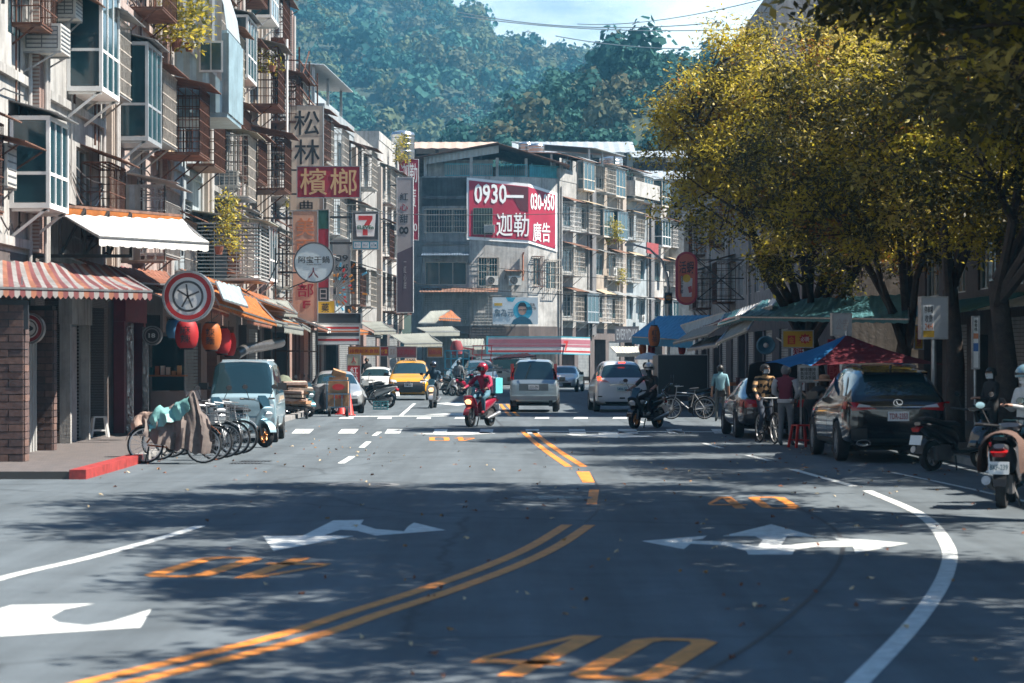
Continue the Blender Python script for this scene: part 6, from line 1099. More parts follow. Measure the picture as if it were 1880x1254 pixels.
# ================================================================ vehicles
from mathutils.bvhtree import BVHTree
def carpaint(name, c, metal=.35, rough=.28): return M('paint_' + name, c, rough, metal, var=.03, coat=.8)
RIM = M('alloy_rim', (.42, .43, .45), .3, .9, var=.1); LAMP = M('clear_lamp', (.6, .62, .63), .12, .2, var=.05); TAIL = M('tail_lamp', (.35, .01, .012), .15, var=.05); TAILON = M('lit_brake_lamp', (.9, .06, .02), .3, var=0, emit=1.6); BUMP = M('black_trim', (.02, .021, .023), .5, var=.1); PLATE = M('plate_white', (.72, .74, .74), .4, var=.03); PLATEB = M('plate_pale_green', (.55, .66, .62), .4, var=.03); UNDER = M('underbody', (.008, .008, .009), .9, var=0)
def wheel(parent, p, r, wd, side):
    o = MB(); o.lathe([(r * .62, -wd / 2), (r * .93, -wd / 2), (r, -wd * .36), (r, wd * .36), (r * .93, wd / 2), (r * .62, wd / 2)], 28, axis='x'); w_ = bpy.data.objects.new('wheel', None); col.objects.link(w_); w_.parent = parent; w_.location = p; o.build('tyre', RUBBER, w_)
    b = MB(); x = side * wd * .36; b.lathe([(r * .62, x - .02), (r * .62, x + .02), (r * .57, x + .02), (r * .57, x - .02)], 28, axis='x'); b.lathe([(r * .16, x - .03), (r * .16, x + .03), (0, x + .035)], 12, axis='x')
    for k in range(5):
        a = k * 2 * math.pi / 5
        for da in (-.16, .16): b.bar((x, r * .1 * math.cos(a), r * .1 * math.sin(a)), (x, r * .6 * math.cos(a + da), r * .6 * math.sin(a + da)), .03, .045)
    b.build('rim', RIM, w_); b = MB(); b.lathe([(r * .6, -wd * .1), (r * .6, wd * .1)], 20, axis='x'); b.build('brake', UNDER, w_); return w_
def car(name, label, cat, loc, rz, L, W_, H, st, paint, wheels, wr=.33, group=None, crease=.0):
    """st: (y fraction, z bottom, z belt, z top, half width, roof half width, flag of the stretch to the next station)"""
    t = E(name, label, cat, loc, rz, group); nh = 9; V = []; F = []; MI = []; n = 2 * nh - 2
    for (f, zb, ze, zt, w, wr_, fl) in st:
        y = (f - .5) * L; w *= W_ / 2; q = wr_ * W_ / 2; g = zt - ze
        half = [(0, zb), (w * .86, zb), (w * .975, zb + .1), (w, zb + .38 * (ze - zb)), (w * .99, zb + .78 * (ze - zb)), (w * .955, ze), (q + (w * .955 - q) * .1, zt - g * .13), (q * .84, zt), (0, zt + .02 * min(1, g * 3))]
        ring = half + [(-x, z) for x, z in half[-2:0:-1]]; V += [(x, y, z) for x, z in ring]
    for i in range(len(st) - 1):
        fl = st[i][6]
        for k in range(n):
            F.append((i * n + k, (i + 1) * n + k, (i + 1) * n + (k + 1) % n, i * n + (k + 1) % n)); s = k if k < nh - 1 else n - 1 - k
            MI.append({'s': 1 if s == 5 else 0, 'w': 2 if s in (6, 7) else 0, 'r': 3 if s in (6, 7) else 0}.get(fl, 0))
    F += [tuple(range(n)), tuple(reversed(range((len(st) - 1) * n, len(st) * n)))]; MI += [0, 0]
    me = bpy.data.meshes.new('body'); me.from_pydata(V, [], F); me.materials.append(paint); [me.materials.append(CARGLASS) for _ in range(3)]; me.polygons.foreach_set('material_index', MI); me.polygons.foreach_set('use_smooth', [True] * len(F))
    bm = bmesh.new(); bm.from_mesh(me); bmesh.ops.recalc_face_normals(bm, faces=bm.faces[:])
    if crease:
        cl_ = bm.edges.layers.float.get('crease_edge') or bm.edges.layers.float.new('crease_edge')
        for e_ in bm.edges: e_[cl_] = crease
    bm.to_mesh(me); bm.free()
    o = bpy.data.objects.new('body', me); col.objects.link(o); s = o.modifiers.new('s', 'SUBSURF'); s.levels = 2; s.render_levels = 2
    cut = MB()
    for (x, y) in wheels: cut.lathe([(0, -W_ / 2 * .42), (wr * 1.16, -W_ / 2 * .42), (wr * 1.16, W_ * .3), (0, W_ * .3)], 24, (x + (.16 if x > 0 else -.16), y, wr), 'x')
    c = cut.build('cut', UNDER); bo = o.modifiers.new('b', 'BOOLEAN'); bo.object = c; bo.operation = 'DIFFERENCE'; bo.solver = 'EXACT'
    m2 = meshed(o, 'body'); bpy.data.objects.remove(o); bpy.data.objects.remove(c)
    bm = bmesh.new(); bm.from_mesh(m2); tree_ = BVHTree.FromBMesh(bm)
    for idx, nm, sd in ((0, 'body', 0), (1, 'side_window', -1), (1, 'side_window', 1), (2, 'windscreen', 0), (3, 'rear_window', 0)):
        b2 = bm.copy(); bmesh.ops.delete(b2, geom=[f for f in b2.faces if (f.material_index if f.material_index < 4 else 0) != idx or (sd and f.calc_center_median().x * sd < 0)], context='FACES')
        if len(b2.faces):
            m3 = bpy.data.meshes.new(nm); [setattr(f, 'material_index', 0) for f in b2.faces]; [setattr(f, 'smooth', True) for f in b2.faces]; b2.to_mesh(m3); m3.materials.append(paint if idx == 0 else CARGLASS); link(nm, m3, t)
        b2.free()
    bm.free()
    for (x, y) in wheels: wheel(t, (x, y, wr), wr, .2, 1 if x > 0 else -1)
    b = MB(); b.box(-W_ * .36, W_ * .36, -L * .42, L * .42, .22, .34); b.build('underbody', UNDER, t)
    t['dims'] = [L, W_, H]; return t, tree_
def decal(t, tree_, face, x0, x1, z0, z1, m, name, off=.012, n=6, pts=None, thick=0):
    """patch moulded to the body: face 'f','r' looks along y, 'l','R' along x"""
    pts = pts or [(x0, z0), (x1, z0), (x1, z1), (x0, z1)]; a, b_, c, d = [Vector((p[0], p[1])) for p in pts]; rows = []
    for i in range(n + 1):
        r = []
        for j in range(n + 1):
            q = a.lerp(b_, j / n).lerp(d.lerp(c, j / n), i / n)
            if face in 'fr': org, dr = Vector((q.x, -6 if face == 'f' else 6, q.y)), Vector((0, 1 if face == 'f' else -1, 0))
            else: org, dr = Vector((-4 if face == 'l' else 4, q.x, q.y)), Vector((1 if face == 'l' else -1, 0, 0))
            h = tree_.ray_cast(org, dr); p = h[0] if h[0] is not None else org + dr * (6 - t['dims'][0] / 2 if face in 'fr' else 4 - t['dims'][1] / 2)
            r.append(p - dr * off)
        rows.append(r)
    b = MB(); b.smooth = True; b.grid(rows); return b.build(name, m, t)
def plate(t, tree_, face, z, s, w_=.36, h_=.16, x=0, ink=INK, m=None, off=.035):
    h = tree_.ray_cast(Vector((x, -6 if face == 'f' else 6, z)), Vector((0, 1 if face == 'f' else -1, 0))); y = h[0].y - off if face == 'f' else h[0].y + off; b = MB(); b.box(x - w_ / 2, x + w_ / 2, y - .006, y + .03 if face == 'f' else y + .006, z - h_ / 2, z + h_ / 2); o = b.build('number_plate', m or PLATE, t)
    l = lettering(s, ink, o, (x, y - .011 if face == 'f' else y + .011, z), w_ * .86, h_ * .6, .012, (R(90), 0, 0 if face == 'f' else math.pi), .002); return o
def mirrors(t, y, z, w_, m=BUMP):
    for s in (-1, 1): b = MB(); b.obox((s * (w_ / 2 + .1), y, z), .2, .1, .15, (0, 0, s * .2)); b.bar((s * (w_ / 2 - .05), y + .02, z - .04), (s * (w_ / 2 + .05), y, z - .03), .05); b.build('wing_mirror', m, t)
SUV = [(.0, .4, .62, .66, .72, .6, ''), (.015, .3, .78, .82, .86, .7, ''), (.1, .25, .96, 1.0, .97, .8, ''), (.27, .24, 1.06, 1.1, 1.0, .82, 'w'), (.43, .24, 1.1, 1.68, 1.0, .67, 's'), (.6, .24, 1.12, 1.75, 1.0, .67, 's'), (.8, .25, 1.16, 1.73, .99, .64, 's'), (.92, .3, 1.18, 1.64, .98, .58, 'r'), (.985, .34, 1.14, 1.18, .93, .8, ''), (1.0, .42, .95, .99, .86, .74, '')]
SEDAN = [(.0, .36, .55, .6, .7, .56, ''), (.015, .26, .68, .72, .86, .68, ''), (.12, .22, .8, .84, .97, .78, ''), (.3, .21, .9, .94, 1.0, .8, 'w'), (.45, .21, .94, 1.38, 1.0, .62, 's'), (.6, .21, .96, 1.44, 1.0, .63, 's'), (.72, .21, .98, 1.38, 1.0, .6, 'r'), (.87, .23, .98, 1.02, .98, .72, ''), (.98, .3, .92, .96, .9, .68, ''), (1.0, .38, .8, .84, .82, .62, '')]
MPV = [(.0, .36, .6, .64, .74, .6, ''), (.015, .28, .75, .8, .88, .7, ''), (.1, .24, .92, .97, .97, .78, ''), (.2, .23, 1.0, 1.06, 1.0, .8, 'w'), (.38, .23, 1.06, 1.68, 1.0, .68, 's'), (.6, .23, 1.08, 1.76, 1.0, .68, 's'), (.82, .23, 1.1, 1.74, 1.0, .66, 's'), (.95, .26, 1.12, 1.68, .98, .63, 'r'), (.99, .3, 1.1, 1.14, .95, .84, ''), (1.0, .4, .95, .98, .9, .8, '')]
VAN = [(.0, .38, .82, .88, .93, .82, ''), (.006, .3, .99, 1.05, .985, .86, ''), (.03, .26, 1.06, 1.12, .995, .87, 'w'), (.13, .26, 1.12, 1.86, 1.0, .81, 's'), (.4, .26, 1.14, 1.9, 1.0, .78, 's'), (.7, .26, 1.14, 1.9, 1.0, .78, 's'), (.94, .28, 1.14, 1.86, 1.0, .76, 'r'), (.99, .32, 1.12, 1.16, .97, .86, ''), (1.0, .4, 1.0, 1.04, .94, .82, '')]
WAGON = [(.0, .4, .66, .7, .8, .66, ''), (.015, .32, .82, .86, .92, .74, ''), (.1, .3, .96, 1.0, .98, .8, ''), (.25, .3, 1.04, 1.08, 1.0, .82, 'w'), (.38, .3, 1.08, 1.72, 1.0, .74, 's'), (.6, .3, 1.08, 1.8, 1.0, .74, 's'), (.85, .3, 1.08, 1.8, 1.0, .73, 's'), (.965, .34, 1.08, 1.74, .99, .72, 'r'), (.99, .36, 1.06, 1.1, .98, .88, ''), (1.0, .44, .95, .98, .95, .85, '')]
def wb(W_, a, b): return [(s * (W_ / 2 - .1), y) for y in (a, b) for s in (-1, 1)]
# ---- black SUV, tail towards the camera
t, tr = car('black_suv', 'glossy black sport utility car parked tail-on under the trees', 'car', (6.82, 45.55, 0), R(181.5), 4.89, 1.9, 1.7, SUV, carpaint('black', (.008, .009, .012), .2, .12), wb(1.9, -1.5, 1.38), .37, crease=.25)
for s in (-1, 1):
    decal(t, tr, 'r', 0, 0, 0, 0, TAIL, 'tail_lamp', .012, pts=[(s * .38, .97), (s * .9, .93), (s * .92, 1.1), (s * .72, 1.08)]); decal(t, tr, 'r', 0, 0, 0, 0, LAMP, 'lamp_strip', .02, pts=[(s * .42, 1.0), (s * .74, 1.0), (s * .7, 1.06), (s * .5, 1.03)])
    decal(t, tr, 'l' if s < 0 else 'R', 1.95, 2.25, .96, 1.1, TAIL, 'tail_lamp', .012); b = MB(); b.lathe([(.09, 2.3), (.09, 2.44), (.075, 2.44), (.075, 2.3)], 16, (s * .62, 0, .36), 'y', 1.5, .7); b.build('exhaust_tip', CHROME, t); decal(t, tr, 'r', s * .55, s * .88, .4, .62, BUMP, 'bumper_vent', .01)
decal(t, tr, 'r', -.72, .72, .3, .44, BUMP, 'rear_valance', .015); decal(t, tr, 'r', -.5, .5, 1.0, 1.02, CHROME, 'chrome_strip', .02); plate(t, tr, 'r', .84, 'TDR-2353', .38, .17, ink=M('plate_red_ink', (.3, .02, .03), .5))
b = MB(); b.lathe([(.075, 2.4), (.085, 2.4), (.085, 2.42), (.075, 2.42)], 20, (0, 0, 1.08), 'y', 1, .72); o = b.build('emblem', CHROME, t); h = tr.ray_cast(Vector((0, 6, 1.08)), Vector((0, -1, 0))); o.location.y = h[0].y - 2.39; b = MB(); b.bar((.03, h[0].y + .02, 1.11), (.0, h[0].y + .02, 1.05), .014); b.bar((.0, h[0].y + .02, 1.05), (-.06, h[0].y + .02, 1.055), .014); b.build('emblem', CHROME, t)
mirrors(t, -.85, 1.16, 1.9); 
for s in (-1, 1):
    b = MB(); q = [tr.ray_cast(Vector((s * .5, y, 4)), Vector((0, 0, -1)))[0] + Vector((0, 0, .03)) for y in (-.5, 0, .5, 1.0, 1.5)]; b.tube(q, .018, 6); b.build('roof_rail', BUMP, t)
b = MB(); b.prism([(-.015, 1.5, 1.69), (-.015, 1.75, 1.66), (-.015, 1.72, 1.75)], (.03, 0, 0)); b.build('antenna_fin', BUMP, t); b = MB(); b.obox((0, 2.05, 1.62), 1.15, .3, .04, (-.12, 0, 0)); b.build('roof_spoiler', carpaint('black', (0, 0, 0)), t)
for s in 'lR':
    for y in (-.75, .3): decal(t, tr, s, y, y + .015, .4, 1.08, UNDER, 'door_gap', .004, 4)
    decal(t, tr, s, -1.0, 1.2, .3, .4, BUMP, 'side_sill', .012)
# ---- dark saloon with open boot
t, tr = car('dark_saloon', 'dark grey saloon with its boot lid raised behind the cyclist', 'car', (6.1, 58.2, 0), R(181), 4.6, 1.78, 1.45, SEDAN, carpaint('gunmetal', (.05, .045, .05), .5, .22), wb(1.78, -1.42, 1.3), .32)
for s in (-1, 1): decal(t, tr, 'r', 0, 0, 0, 0, TAIL, 'tail_lamp', .014, pts=[(s * .45, .74), (s * .8, .72), (s * .8, .92), (s * .5, .9)]); decal(t, tr, 'l' if s < 0 else 'R', 1.85, 2.15, .74, .9, TAIL, 'tail_lamp', .014)
b = MB(); b.prism([(-.66, 1.55, 1.02), (-.62, 2.0, 1.72), (-.45, 2.05, 1.8), (.45, 2.05, 1.8), (.62, 2.0, 1.72), (.66, 1.55, 1.02)], (0, .05, -.02)); b.build('boot_lid', M('boot_lining', (.012, .012, .014), .6), t); b = MB(); b.box(-.6, .6, 1.55, 2.1, .99, 1.04); b.build('boot_opening', UNDER, t); decal(t, tr, 'r', -.75, .75, .3, .42, BUMP, 'rear_valance', .012); mirrors(t, -.85, 1.0, 1.78)
# ---- white people carrier, brake lamps lit
t, tr = car('white_people_carrier', 'white people carrier seen from behind with brake lamps lit', 'car', (3.68, 85.1, 0), R(182), 4.8, 1.8, 1.76, MPV, carpaint('white', (.62, .64, .65), .1, .3), wb(1.8, -1.5, 1.4), .33, crease=.25)
for s in (-1, 1): decal(t, tr, 'r', 0, 0, 0, 0, TAILON, 'brake_lamp', .014, pts=[(s * .7, 1.1), (s * .84, 1.08), (s * .84, 1.22), (s * .72, 1.22)]); decal(t, tr, 'r', 0, 0, 0, 0, M('pink_lamp', (.6, .3, .26), .2), 'lamp_strip', .014, pts=[(s * .42, 1.02), (s * .72, 1.04), (s * .7, 1.12), (s * .55, 1.1)]); decal(t, tr, 'r', s * .68, s * .82, .52, .56, UNDER, 'reflector', .012)
b = MB(); b.box(-.12, .12, 2.26, 2.31, 1.68, 1.72); b.build('brake_lamp', TAILON, t); decal(t, tr, 'r', -.42, .42, .93, .96, CHROME, 'chrome_strip', .02); plate(t, tr, 'r', .8, '5406-S2', .38, .16, ink=M('plate_blue_ink', (.02, .1, .2), .5), m=PLATEB); decal(t, tr, 'r', -.1, .08, .46, .51, UNDER, 'bumper_slot', .012); decal(t, tr, 'r', -.8, .8, .26, .36, BUMP, 'rear_valance', .014); mirrors(t, -1.1, 1.12, 1.8); b = MB(); b.lathe([(.05, 2.4), (.06, 2.4), (.06, 2.42), (.05, 2.42)], 14, (0, 0, 1.03), 'y', 1.4, .9); o = b.build('emblem', CHROME, t)
# ---- silver wagon
t, tr = car('silver_wagon', 'silver blue box-shaped wagon seen from behind on the centre lane', 'car', (.82, 84.9, 0), R(178), 4.5, 1.66, 1.8, WAGON, carpaint('silver_blue', (.33, .4, .43), .6, .35), wb(1.66, -1.4, 1.35), .33, crease=.5)
for s in (-1, 1): decal(t, tr, 'r', s * .68, s * .79, 1.12, 1.66, TAIL, 'tail_lamp', .012)
plate(t, tr, 'r', .86, '1331-TN', .36, .16); decal(t, tr, 'r', -.5, .5, .74, .98, M('plate_recess', (.12, .15, .16), .4), 'plate_recess', .008); b = MB(); b.box(-.8, .8, 2.18, 2.34, .42, .56); b.build('bumper', M('grey_bumper', (.22, .25, .26), .5), t); b = MB(); b.bar((.1, 2.24, 1.66), (.28, 2.28, 1.16), .02); b.build('wiper', BUMP, t); mirrors(t, -1.1, 1.1, 1.66); b = MB(); b.box(-.1, .12, 2.0, 2.1, 1.8, 1.84); b.build('roof_catch', BUMP, t)
for s in (-1, 1): b = MB(); b.box(s * .62 - .02, s * .62 + .1, 2.16, 2.24, .2, .4); b.build('mud_flap', BUMP, t)
# ---- white saloon coming
def front_face(t, tr, zl, zg0, zg1, pl, dark=BUMP, lw=(.45, .82), lh=.12):
    for s in (-1, 1): decal(t, tr, 'f', 0, 0, 0, 0, LAMP, 'headlamp', .014, pts=[(s * lw[0], zl), (s * lw[1], zl + .04), (s * lw[1], zl + lh + .05), (s * (lw[0] + .05), zl + lh)])
    decal(t, tr, 'f', -.62, .62, zg0, zg1, dark, 'grille', .012); 
    if pl: plate(t, tr, 'f', (zg0 + zg1) / 2 - .02, pl, .36, .15)
t, tr = car('white_saloon', 'white saloon coming round the bend beside the silver wagon', 'car', (2.9, 133, 0), R(-8), 4.85, 1.84, 1.45, SEDAN, carpaint('white', (.62, .64, .65)), wb(1.84, -1.45, 1.38), .33); front_face(t, tr, .58, .3, .5, 'RAW-1971'); mirrors(t, -.75, 1.0, 1.84); decal(t, tr, 'f', 0, 0, 0, 0, BUMP, 'grille_vee', .013, pts=[(-.5, .56), (.5, .56), (.36, .62), (-.36, .62)])
# ---- yellow taxi
t, tr = car('yellow_taxi', 'yellow taxi with black nose and roof sign driving towards the camera', 'taxi', (-4.5, 107.3, 0), R(0), 4.6, 1.86, 1.68, SUV, carpaint('taxi_yellow', (.62, .3, .015), .05, .35), wb(1.86, -1.4, 1.35), .36, crease=.25)
decal(t, tr, 'f', -.9, .9, .3, .82, M('taxi_black_nose', (.02, .025, .03), .35, var=.1), 'black_nose', .01, 10); front_face(t, tr, .78, .6, .78, 'TDM-6652', lw=(.5, .86), lh=.1); b = MB(); b.lathe([(.06, -2.36), (.075, -2.36), (.075, -2.33), (.06, -2.33)], 14, (0, 0, .78), 'y', 1.4, .9); b.build('emblem', CHROME, t); mirrors(t, -.75, 1.12, 1.86)
b = MB(); b.prism([(-.28, -.1, 1.69), (.28, -.1, 1.69), (.24, -.1, 1.84), (-.24, -.1, 1.84)], (0, .16, 0)); o = b.build('roof_sign', WHITEP, t); lettering('TAXI', INK, o, (0, -.108, 1.765), .4, .09, .02)
# ---- grey SUV coming, silver saloon parked, small white car
t, tr = car('grey_suv', 'grey sport utility car waiting behind the parked motorcycles', 'car', (-1.7, 126.5, 0), R(4), 4.6, 1.84, 1.66, SUV, carpaint('grey_green', (.2, .24, .25), .5, .3), wb(1.84, -1.4, 1.35), .35); decal(t, tr, 'f', -.85, .85, .36, .7, M('suv_grille', (.02, .04, .05), .3), 'grille_mask', .01); front_face(t, tr, .76, .5, .7, 'AKU-1176'); mirrors(t, -.75, 1.12, 1.84)
t, tr = car('silver_saloon', 'silver saloon parked nose-out behind the box trolley', 'car', (-6.02, 82.6, 0), R(7), 4.5, 1.74, 1.5, SEDAN, carpaint('silver', (.45, .47, .47), .5, .32), wb(1.74, -1.4, 1.32), .32); front_face(t, tr, .6, .32, .5, None); mirrors(t, -.75, 1.0, 1.74, carpaint('silver', (0, 0, 0)))
t, tr = car('small_white_car', 'small white car half hidden behind the yellow taxi', 'car', (-6.35, 114, 0), R(-6), 4.0, 1.68, 1.5, SEDAN, carpaint('white', (.6, .6, .6)), wb(1.68, -1.25, 1.2), .3); front_face(t, tr, .6, .32, .5, None); mirrors(t, -.7, 1.0, 1.68)
# ---- blue van, dark minibus
t, tr = car('blue_van', 'faded light blue delivery van parked nose-out behind the scooters', 'van', (-6.0, 54.9, 0), R(2), 3.6, 1.52, 1.9, [(a, b * .98, c * .93, d * .96, e, f, g) for a, b, c, d, e, f, g in VAN], carpaint('faded_blue', (.24, .35, .4), .1, .4), wb(1.52, -1.2, 1.1), .27, crease=.55)
for s in (-1, 1): decal(t, tr, 'f', s * .48, s * .7, .72, .86, LAMP, 'headlamp', .014)
decal(t, tr, 'f', -.42, .42, .6, .72, M('van_panel', (.3, .42, .46), .4, var=.2), 'nose_panel', .01); decal(t, tr, 'f', -.72, .72, .42, .56, M('van_bumper', (.3, .36, .38), .5, var=.2), 'bumper', .03); mirrors(t, -1.45, 1.25, 1.52, BUMP); b = MB(); b.bar((-.5, -1.62, 1.07), (-.05, -1.66, 1.12), .018); b.bar((.05, -1.64, 1.07), (.5, -1.62, 1.12), .018); b.build('wipers', BUMP, t); b = MB(); b.box(-.5, .5, -.95, 1.5, 1.8, 1.835); b.build('white_roof', M('van_white_roof', (.6, .64, .65), .4, var=.15, streak=.3), t)
t, tr = car('dark_minibus', 'long dark-windowed minibus crossing behind the grey car', 'minibus', (-1.2, 143, 0), R(-78), 5.2, 1.75, 1.98, VAN, carpaint('slate', (.1, .13, .15), .4, .3), wb(1.75, -1.7, 1.6), .33, crease=.5); mirrors(t, -2.2, 1.3, 1.75)
# ================================================================ scooters, motorcycles and bicycles
def loft(b, secs, n=14):
    """secs: (y, z, half width, half thickness, tilt) - rounded cross-sections along a path in the y-z plane"""
    rows = []
    for (y, z, a, h, tl) in secs:
        nx = Vector((0, -math.sin(tl), math.cos(tl))); rows.append([Vector((0, y, z)) + Vector((1, 0, 0)) * a * math.copysign(abs(math.cos(q)) ** .7, math.cos(q)) + nx * h * math.copysign(abs(math.sin(q)) ** .7, math.sin(q)) for q in [2 * math.pi * k / n for k in range(n)]])
    vs = [p for r in rows for p in r]; m = len(rows); fs = [(i * n + k, i * n + (k + 1) % n, (i + 1) * n + (k + 1) % n, (i + 1) * n + k) for i in range(m - 1) for k in range(n)] + [tuple(range(n - 1, -1, -1)), tuple((m - 1) * n + k for k in range(n))]
    o = b.smooth; b.smooth = True; b.add(vs, fs); b.smooth = o
def spoked(parent, y, r, wd, rimm, spokes=6, thin=False, name='wheel'):
    w_ = bpy.data.objects.new(name, None); col.objects.link(w_); w_.parent = parent; w_.location = (0, y, r); b = MB(); k = .9 if thin else .66; b.lathe([(r * k, -wd * .4), (r * .95, -wd / 2), (r, 0), (r * .95, wd / 2), (r * k, wd * .4)] if False else [(r * k, -wd / 2), (r * .96, -wd / 2), (r, -wd * .2), (r, wd * .2), (r * .96, wd / 2), (r * k, wd / 2)], 26, axis='x'); b.build('tyre', RUBBER, w_)
    b = MB(); b.lathe([(r * k, -wd * .3), (r * k, wd * .3), (r * k * .93, wd * .3), (r * k * .93, -wd * .3)], 26, axis='x'); b.lathe([(r * .12, -wd * .6), (r * .12, wd * .6), (0, wd * .62)], 10, axis='x')
    for i in range(spokes): a = 2 * math.pi * i / spokes; b.bar((0, r * .05 * math.cos(a), r * .05 * math.sin(a)), (0, r * k * .96 * math.cos(a), r * k * .96 * math.sin(a)), .005 if thin else .03, .008 if thin else .03)
    b.build('rim', rimm, w_); return w_
GOLDRIM = M('bronze_rim', (.4, .17, .05), .35, .6, var=.1); SEATM = M('seat_vinyl', (.02, .02, .022), .6, var=.1); MIRG = M('mirror_glass', (.4, .55, .6), .03, 1, var=0)
def scooter(label, loc, rz, body, trim=BLACK, rimm=RIM, name='scooter', group=None, plate_s=None, lit=False, box=False):
    t = E(name, label, 'scooter', loc, rz, group); spoked(t, -.66, .25, .11, rimm); spoked(t, .6, .25, .12, rimm)
    b = MB(); loft(b, [(-.74, .84, .10, .03, .9), (-.72, .78, .17, .09, 1.0), (-.64, .66, .19, .11, 1.2), (-.55, .52, .17, .08, 1.35), (-.47, .38, .15, .05, 1.4), (-.42, .3, .14, .03, 1.4)]); b.build('front_apron', body, t)
    b = MB(); loft(b, [(-.74, .82, .09, .014, .9), (-.62, .98, .14, .014, .8), (-.54, 1.08, .1, .01, .8)]); b.build('windshield', CARGLASS, t)
    b = MB(); loft(b, [(-.44, .34, .15, .03, 0), (-.2, .31, .17, .035, 0), (.08, .32, .17, .04, 0), (.2, .42, .15, .08, .5)]); b.build('floorboard', trim, t)
    b = MB(); loft(b, [(.06, .5, .12, .16, .1), (.22, .58, .16, .16, .15), (.5, .66, .17, .13, .2), (.78, .74, .13, .08, .25), (.94, .79, .07, .03, .3)]); b.build('tail_body', body, t)
    b = MB(); loft(b, [(-.02, .76, .1, .03, .1), (.1, .78, .14, .05, 0), (.4, .79, .15, .05, .05), (.7, .86, .13, .045, .15), (.84, .88, .08, .02, .1)]); b.build('seat', SEATM, t)
    b = MB(); b.smooth = True; rows = [[Vector((x, -.66 + .3 * math.cos(a), .25 + .3 * math.sin(a))) for x in (-.08, -.04, .04, .08)] for a in np.linspace(.5, 2.9, 9)]; b.grid(rows, .012); b.build('front_mudguard', body, t)
    b = MB(); [b.bar((s * .08, -.66, .25), (s * .05, -.55, .62), .04) for s in (-1, 1)]; b.build('fork', STEEL, t)
    b = MB(); b.tube([(-.34, -.4, 1.02), (-.14, -.5, 1.0), (.14, -.5, 1.0), (.34, -.4, 1.02)], .018, 8); b.tube([(0, -.5, 1.0), (0, -.55, .8)], .04, 8); b.build('handlebar', BLACK, t); b = MB(); loft(b, [(-.6, .96, .12, .03, .5), (-.52, 1.0, .16, .05, .3), (-.44, 1.02, .12, .03, .2)]); b.build('handlebar_cowl', body, t)
    for s in (-1, 1): b = MB(); b.tube([(s * .34, -.4, 1.02), (s * .44, -.38, 1.02)], .022, 8); b.build('grip', BLACK, t)
    for s in (-1, 1):
        b = MB(); b.tube([(s * .26, -.45, 1.02), (s * .36, -.47, 1.22)], .008, 5); b.lathe([(.055, 0), (.06, .015), (0, .02)], 14, (s * .38, -.48, 1.27), 'y', 1.2, .85); o = b.build('mirror', BLACK, t); b = MB(); b.lathe([(.05, .021), (.05, .024)], 14, (s * .38, -.48, 1.27), 'y', 1.2, .85); b.build('mirror_glass', MIRG, o)
    b = MB(); loft(b, [(-.79, .74, .05, .02, .9), (-.8, .7, .1, .03, 1.1), (-.76, .62, .07, .02, 1.3)]); b.build('headlamp', M('lit_headlamp', (.8, .45, .22), .3, var=0, emit=.9) if lit else LAMP, t)
    b = MB(); loft(b, [(.9, .74, .1, .02, 1.2), (.97, .72, .11, .03, 1.3), (.98, .66, .07, .02, 1.4)]); b.build('tail_lamp', TAIL, t)
    b = MB(); b.obox((.0, .4, .32), .16, .5, .2, (-.1, 0, 0)); b.obox((-.1, .42, .3), .06, .34, .24); b.build('engine', M('engine_metal', (.15, .15, .155), .5, .5, var=.2), t); b = MB(); b.tube([(.12, .2, .22), (.15, .42, .27), (.17, .86, .36)], [.03, .05, .06], 10); b.build('exhaust', STEEL, t)
    b = MB(); rows = [[Vector((x, .6 + .3 * math.cos(a), .25 + .3 * math.sin(a))) for x in (-.08, .08)] for a in np.linspace(.1, 1.9, 7)]; b.grid(rows, .01); b.build('rear_mudguard', BLACK, t)
    b = MB(); b.obox((.0, .98, .52), .25, .012, .16, (.25, 0, 0)); o = b.build('number_plate', PLATE, t)
    if plate_s: lettering(plate_s, M('plate_teal_ink', (.03, .12, .16), .5), o, (0, .992, .53), .22, .07, .01, (R(90) + .25 * -1, 0, math.pi), .002)
    b = MB(); b.bar((-.1, .12, .25), (-.2, .2, 0.01), .025); b.build('side_stand', BLACK, t)
    if box: b = MB(); b.box(-.22, .22, .66, 1.05, .9, 1.25); b.build('top_box', BLACK, t)
    return t
SC_RED = carpaint('scooter_red', (.28, .01, .035), .2, .25); SC_BLK = carpaint('scooter_black', (.015, .016, .018), .2, .25); SC_SIL = carpaint('scooter_silver', (.4, .42, .43), .6, .3); SC_BLU = carpaint('scooter_ice_blue', (.38, .55, .62), .3, .25); SC_WHT = carpaint('scooter_white', (.6, .6, .6), .1, .3); SC_TEAL = carpaint('scooter_teal', (.02, .1, .12), .3, .3); SC_GRY = carpaint('scooter_grey', (.12, .12, .13), .4, .35)
RED_L = ((-.86, 65.9, 0), R(-24)); BLK_L = ((3.58, 64.3, 0), R(-32)); SIL_L = ((-2.92, 89.6, 0), R(-4))
scooter('red scooter with lit headlamp ridden by the courier', *RED_L, SC_RED, lit=True); scooter('black scooter with bronze wheels ridden over the crossing', *BLK_L, SC_BLK, rimm=GOLDRIM); scooter('silver scooter coming head-on past the yellow taxi', *SIL_L, SC_SIL, lit=True)
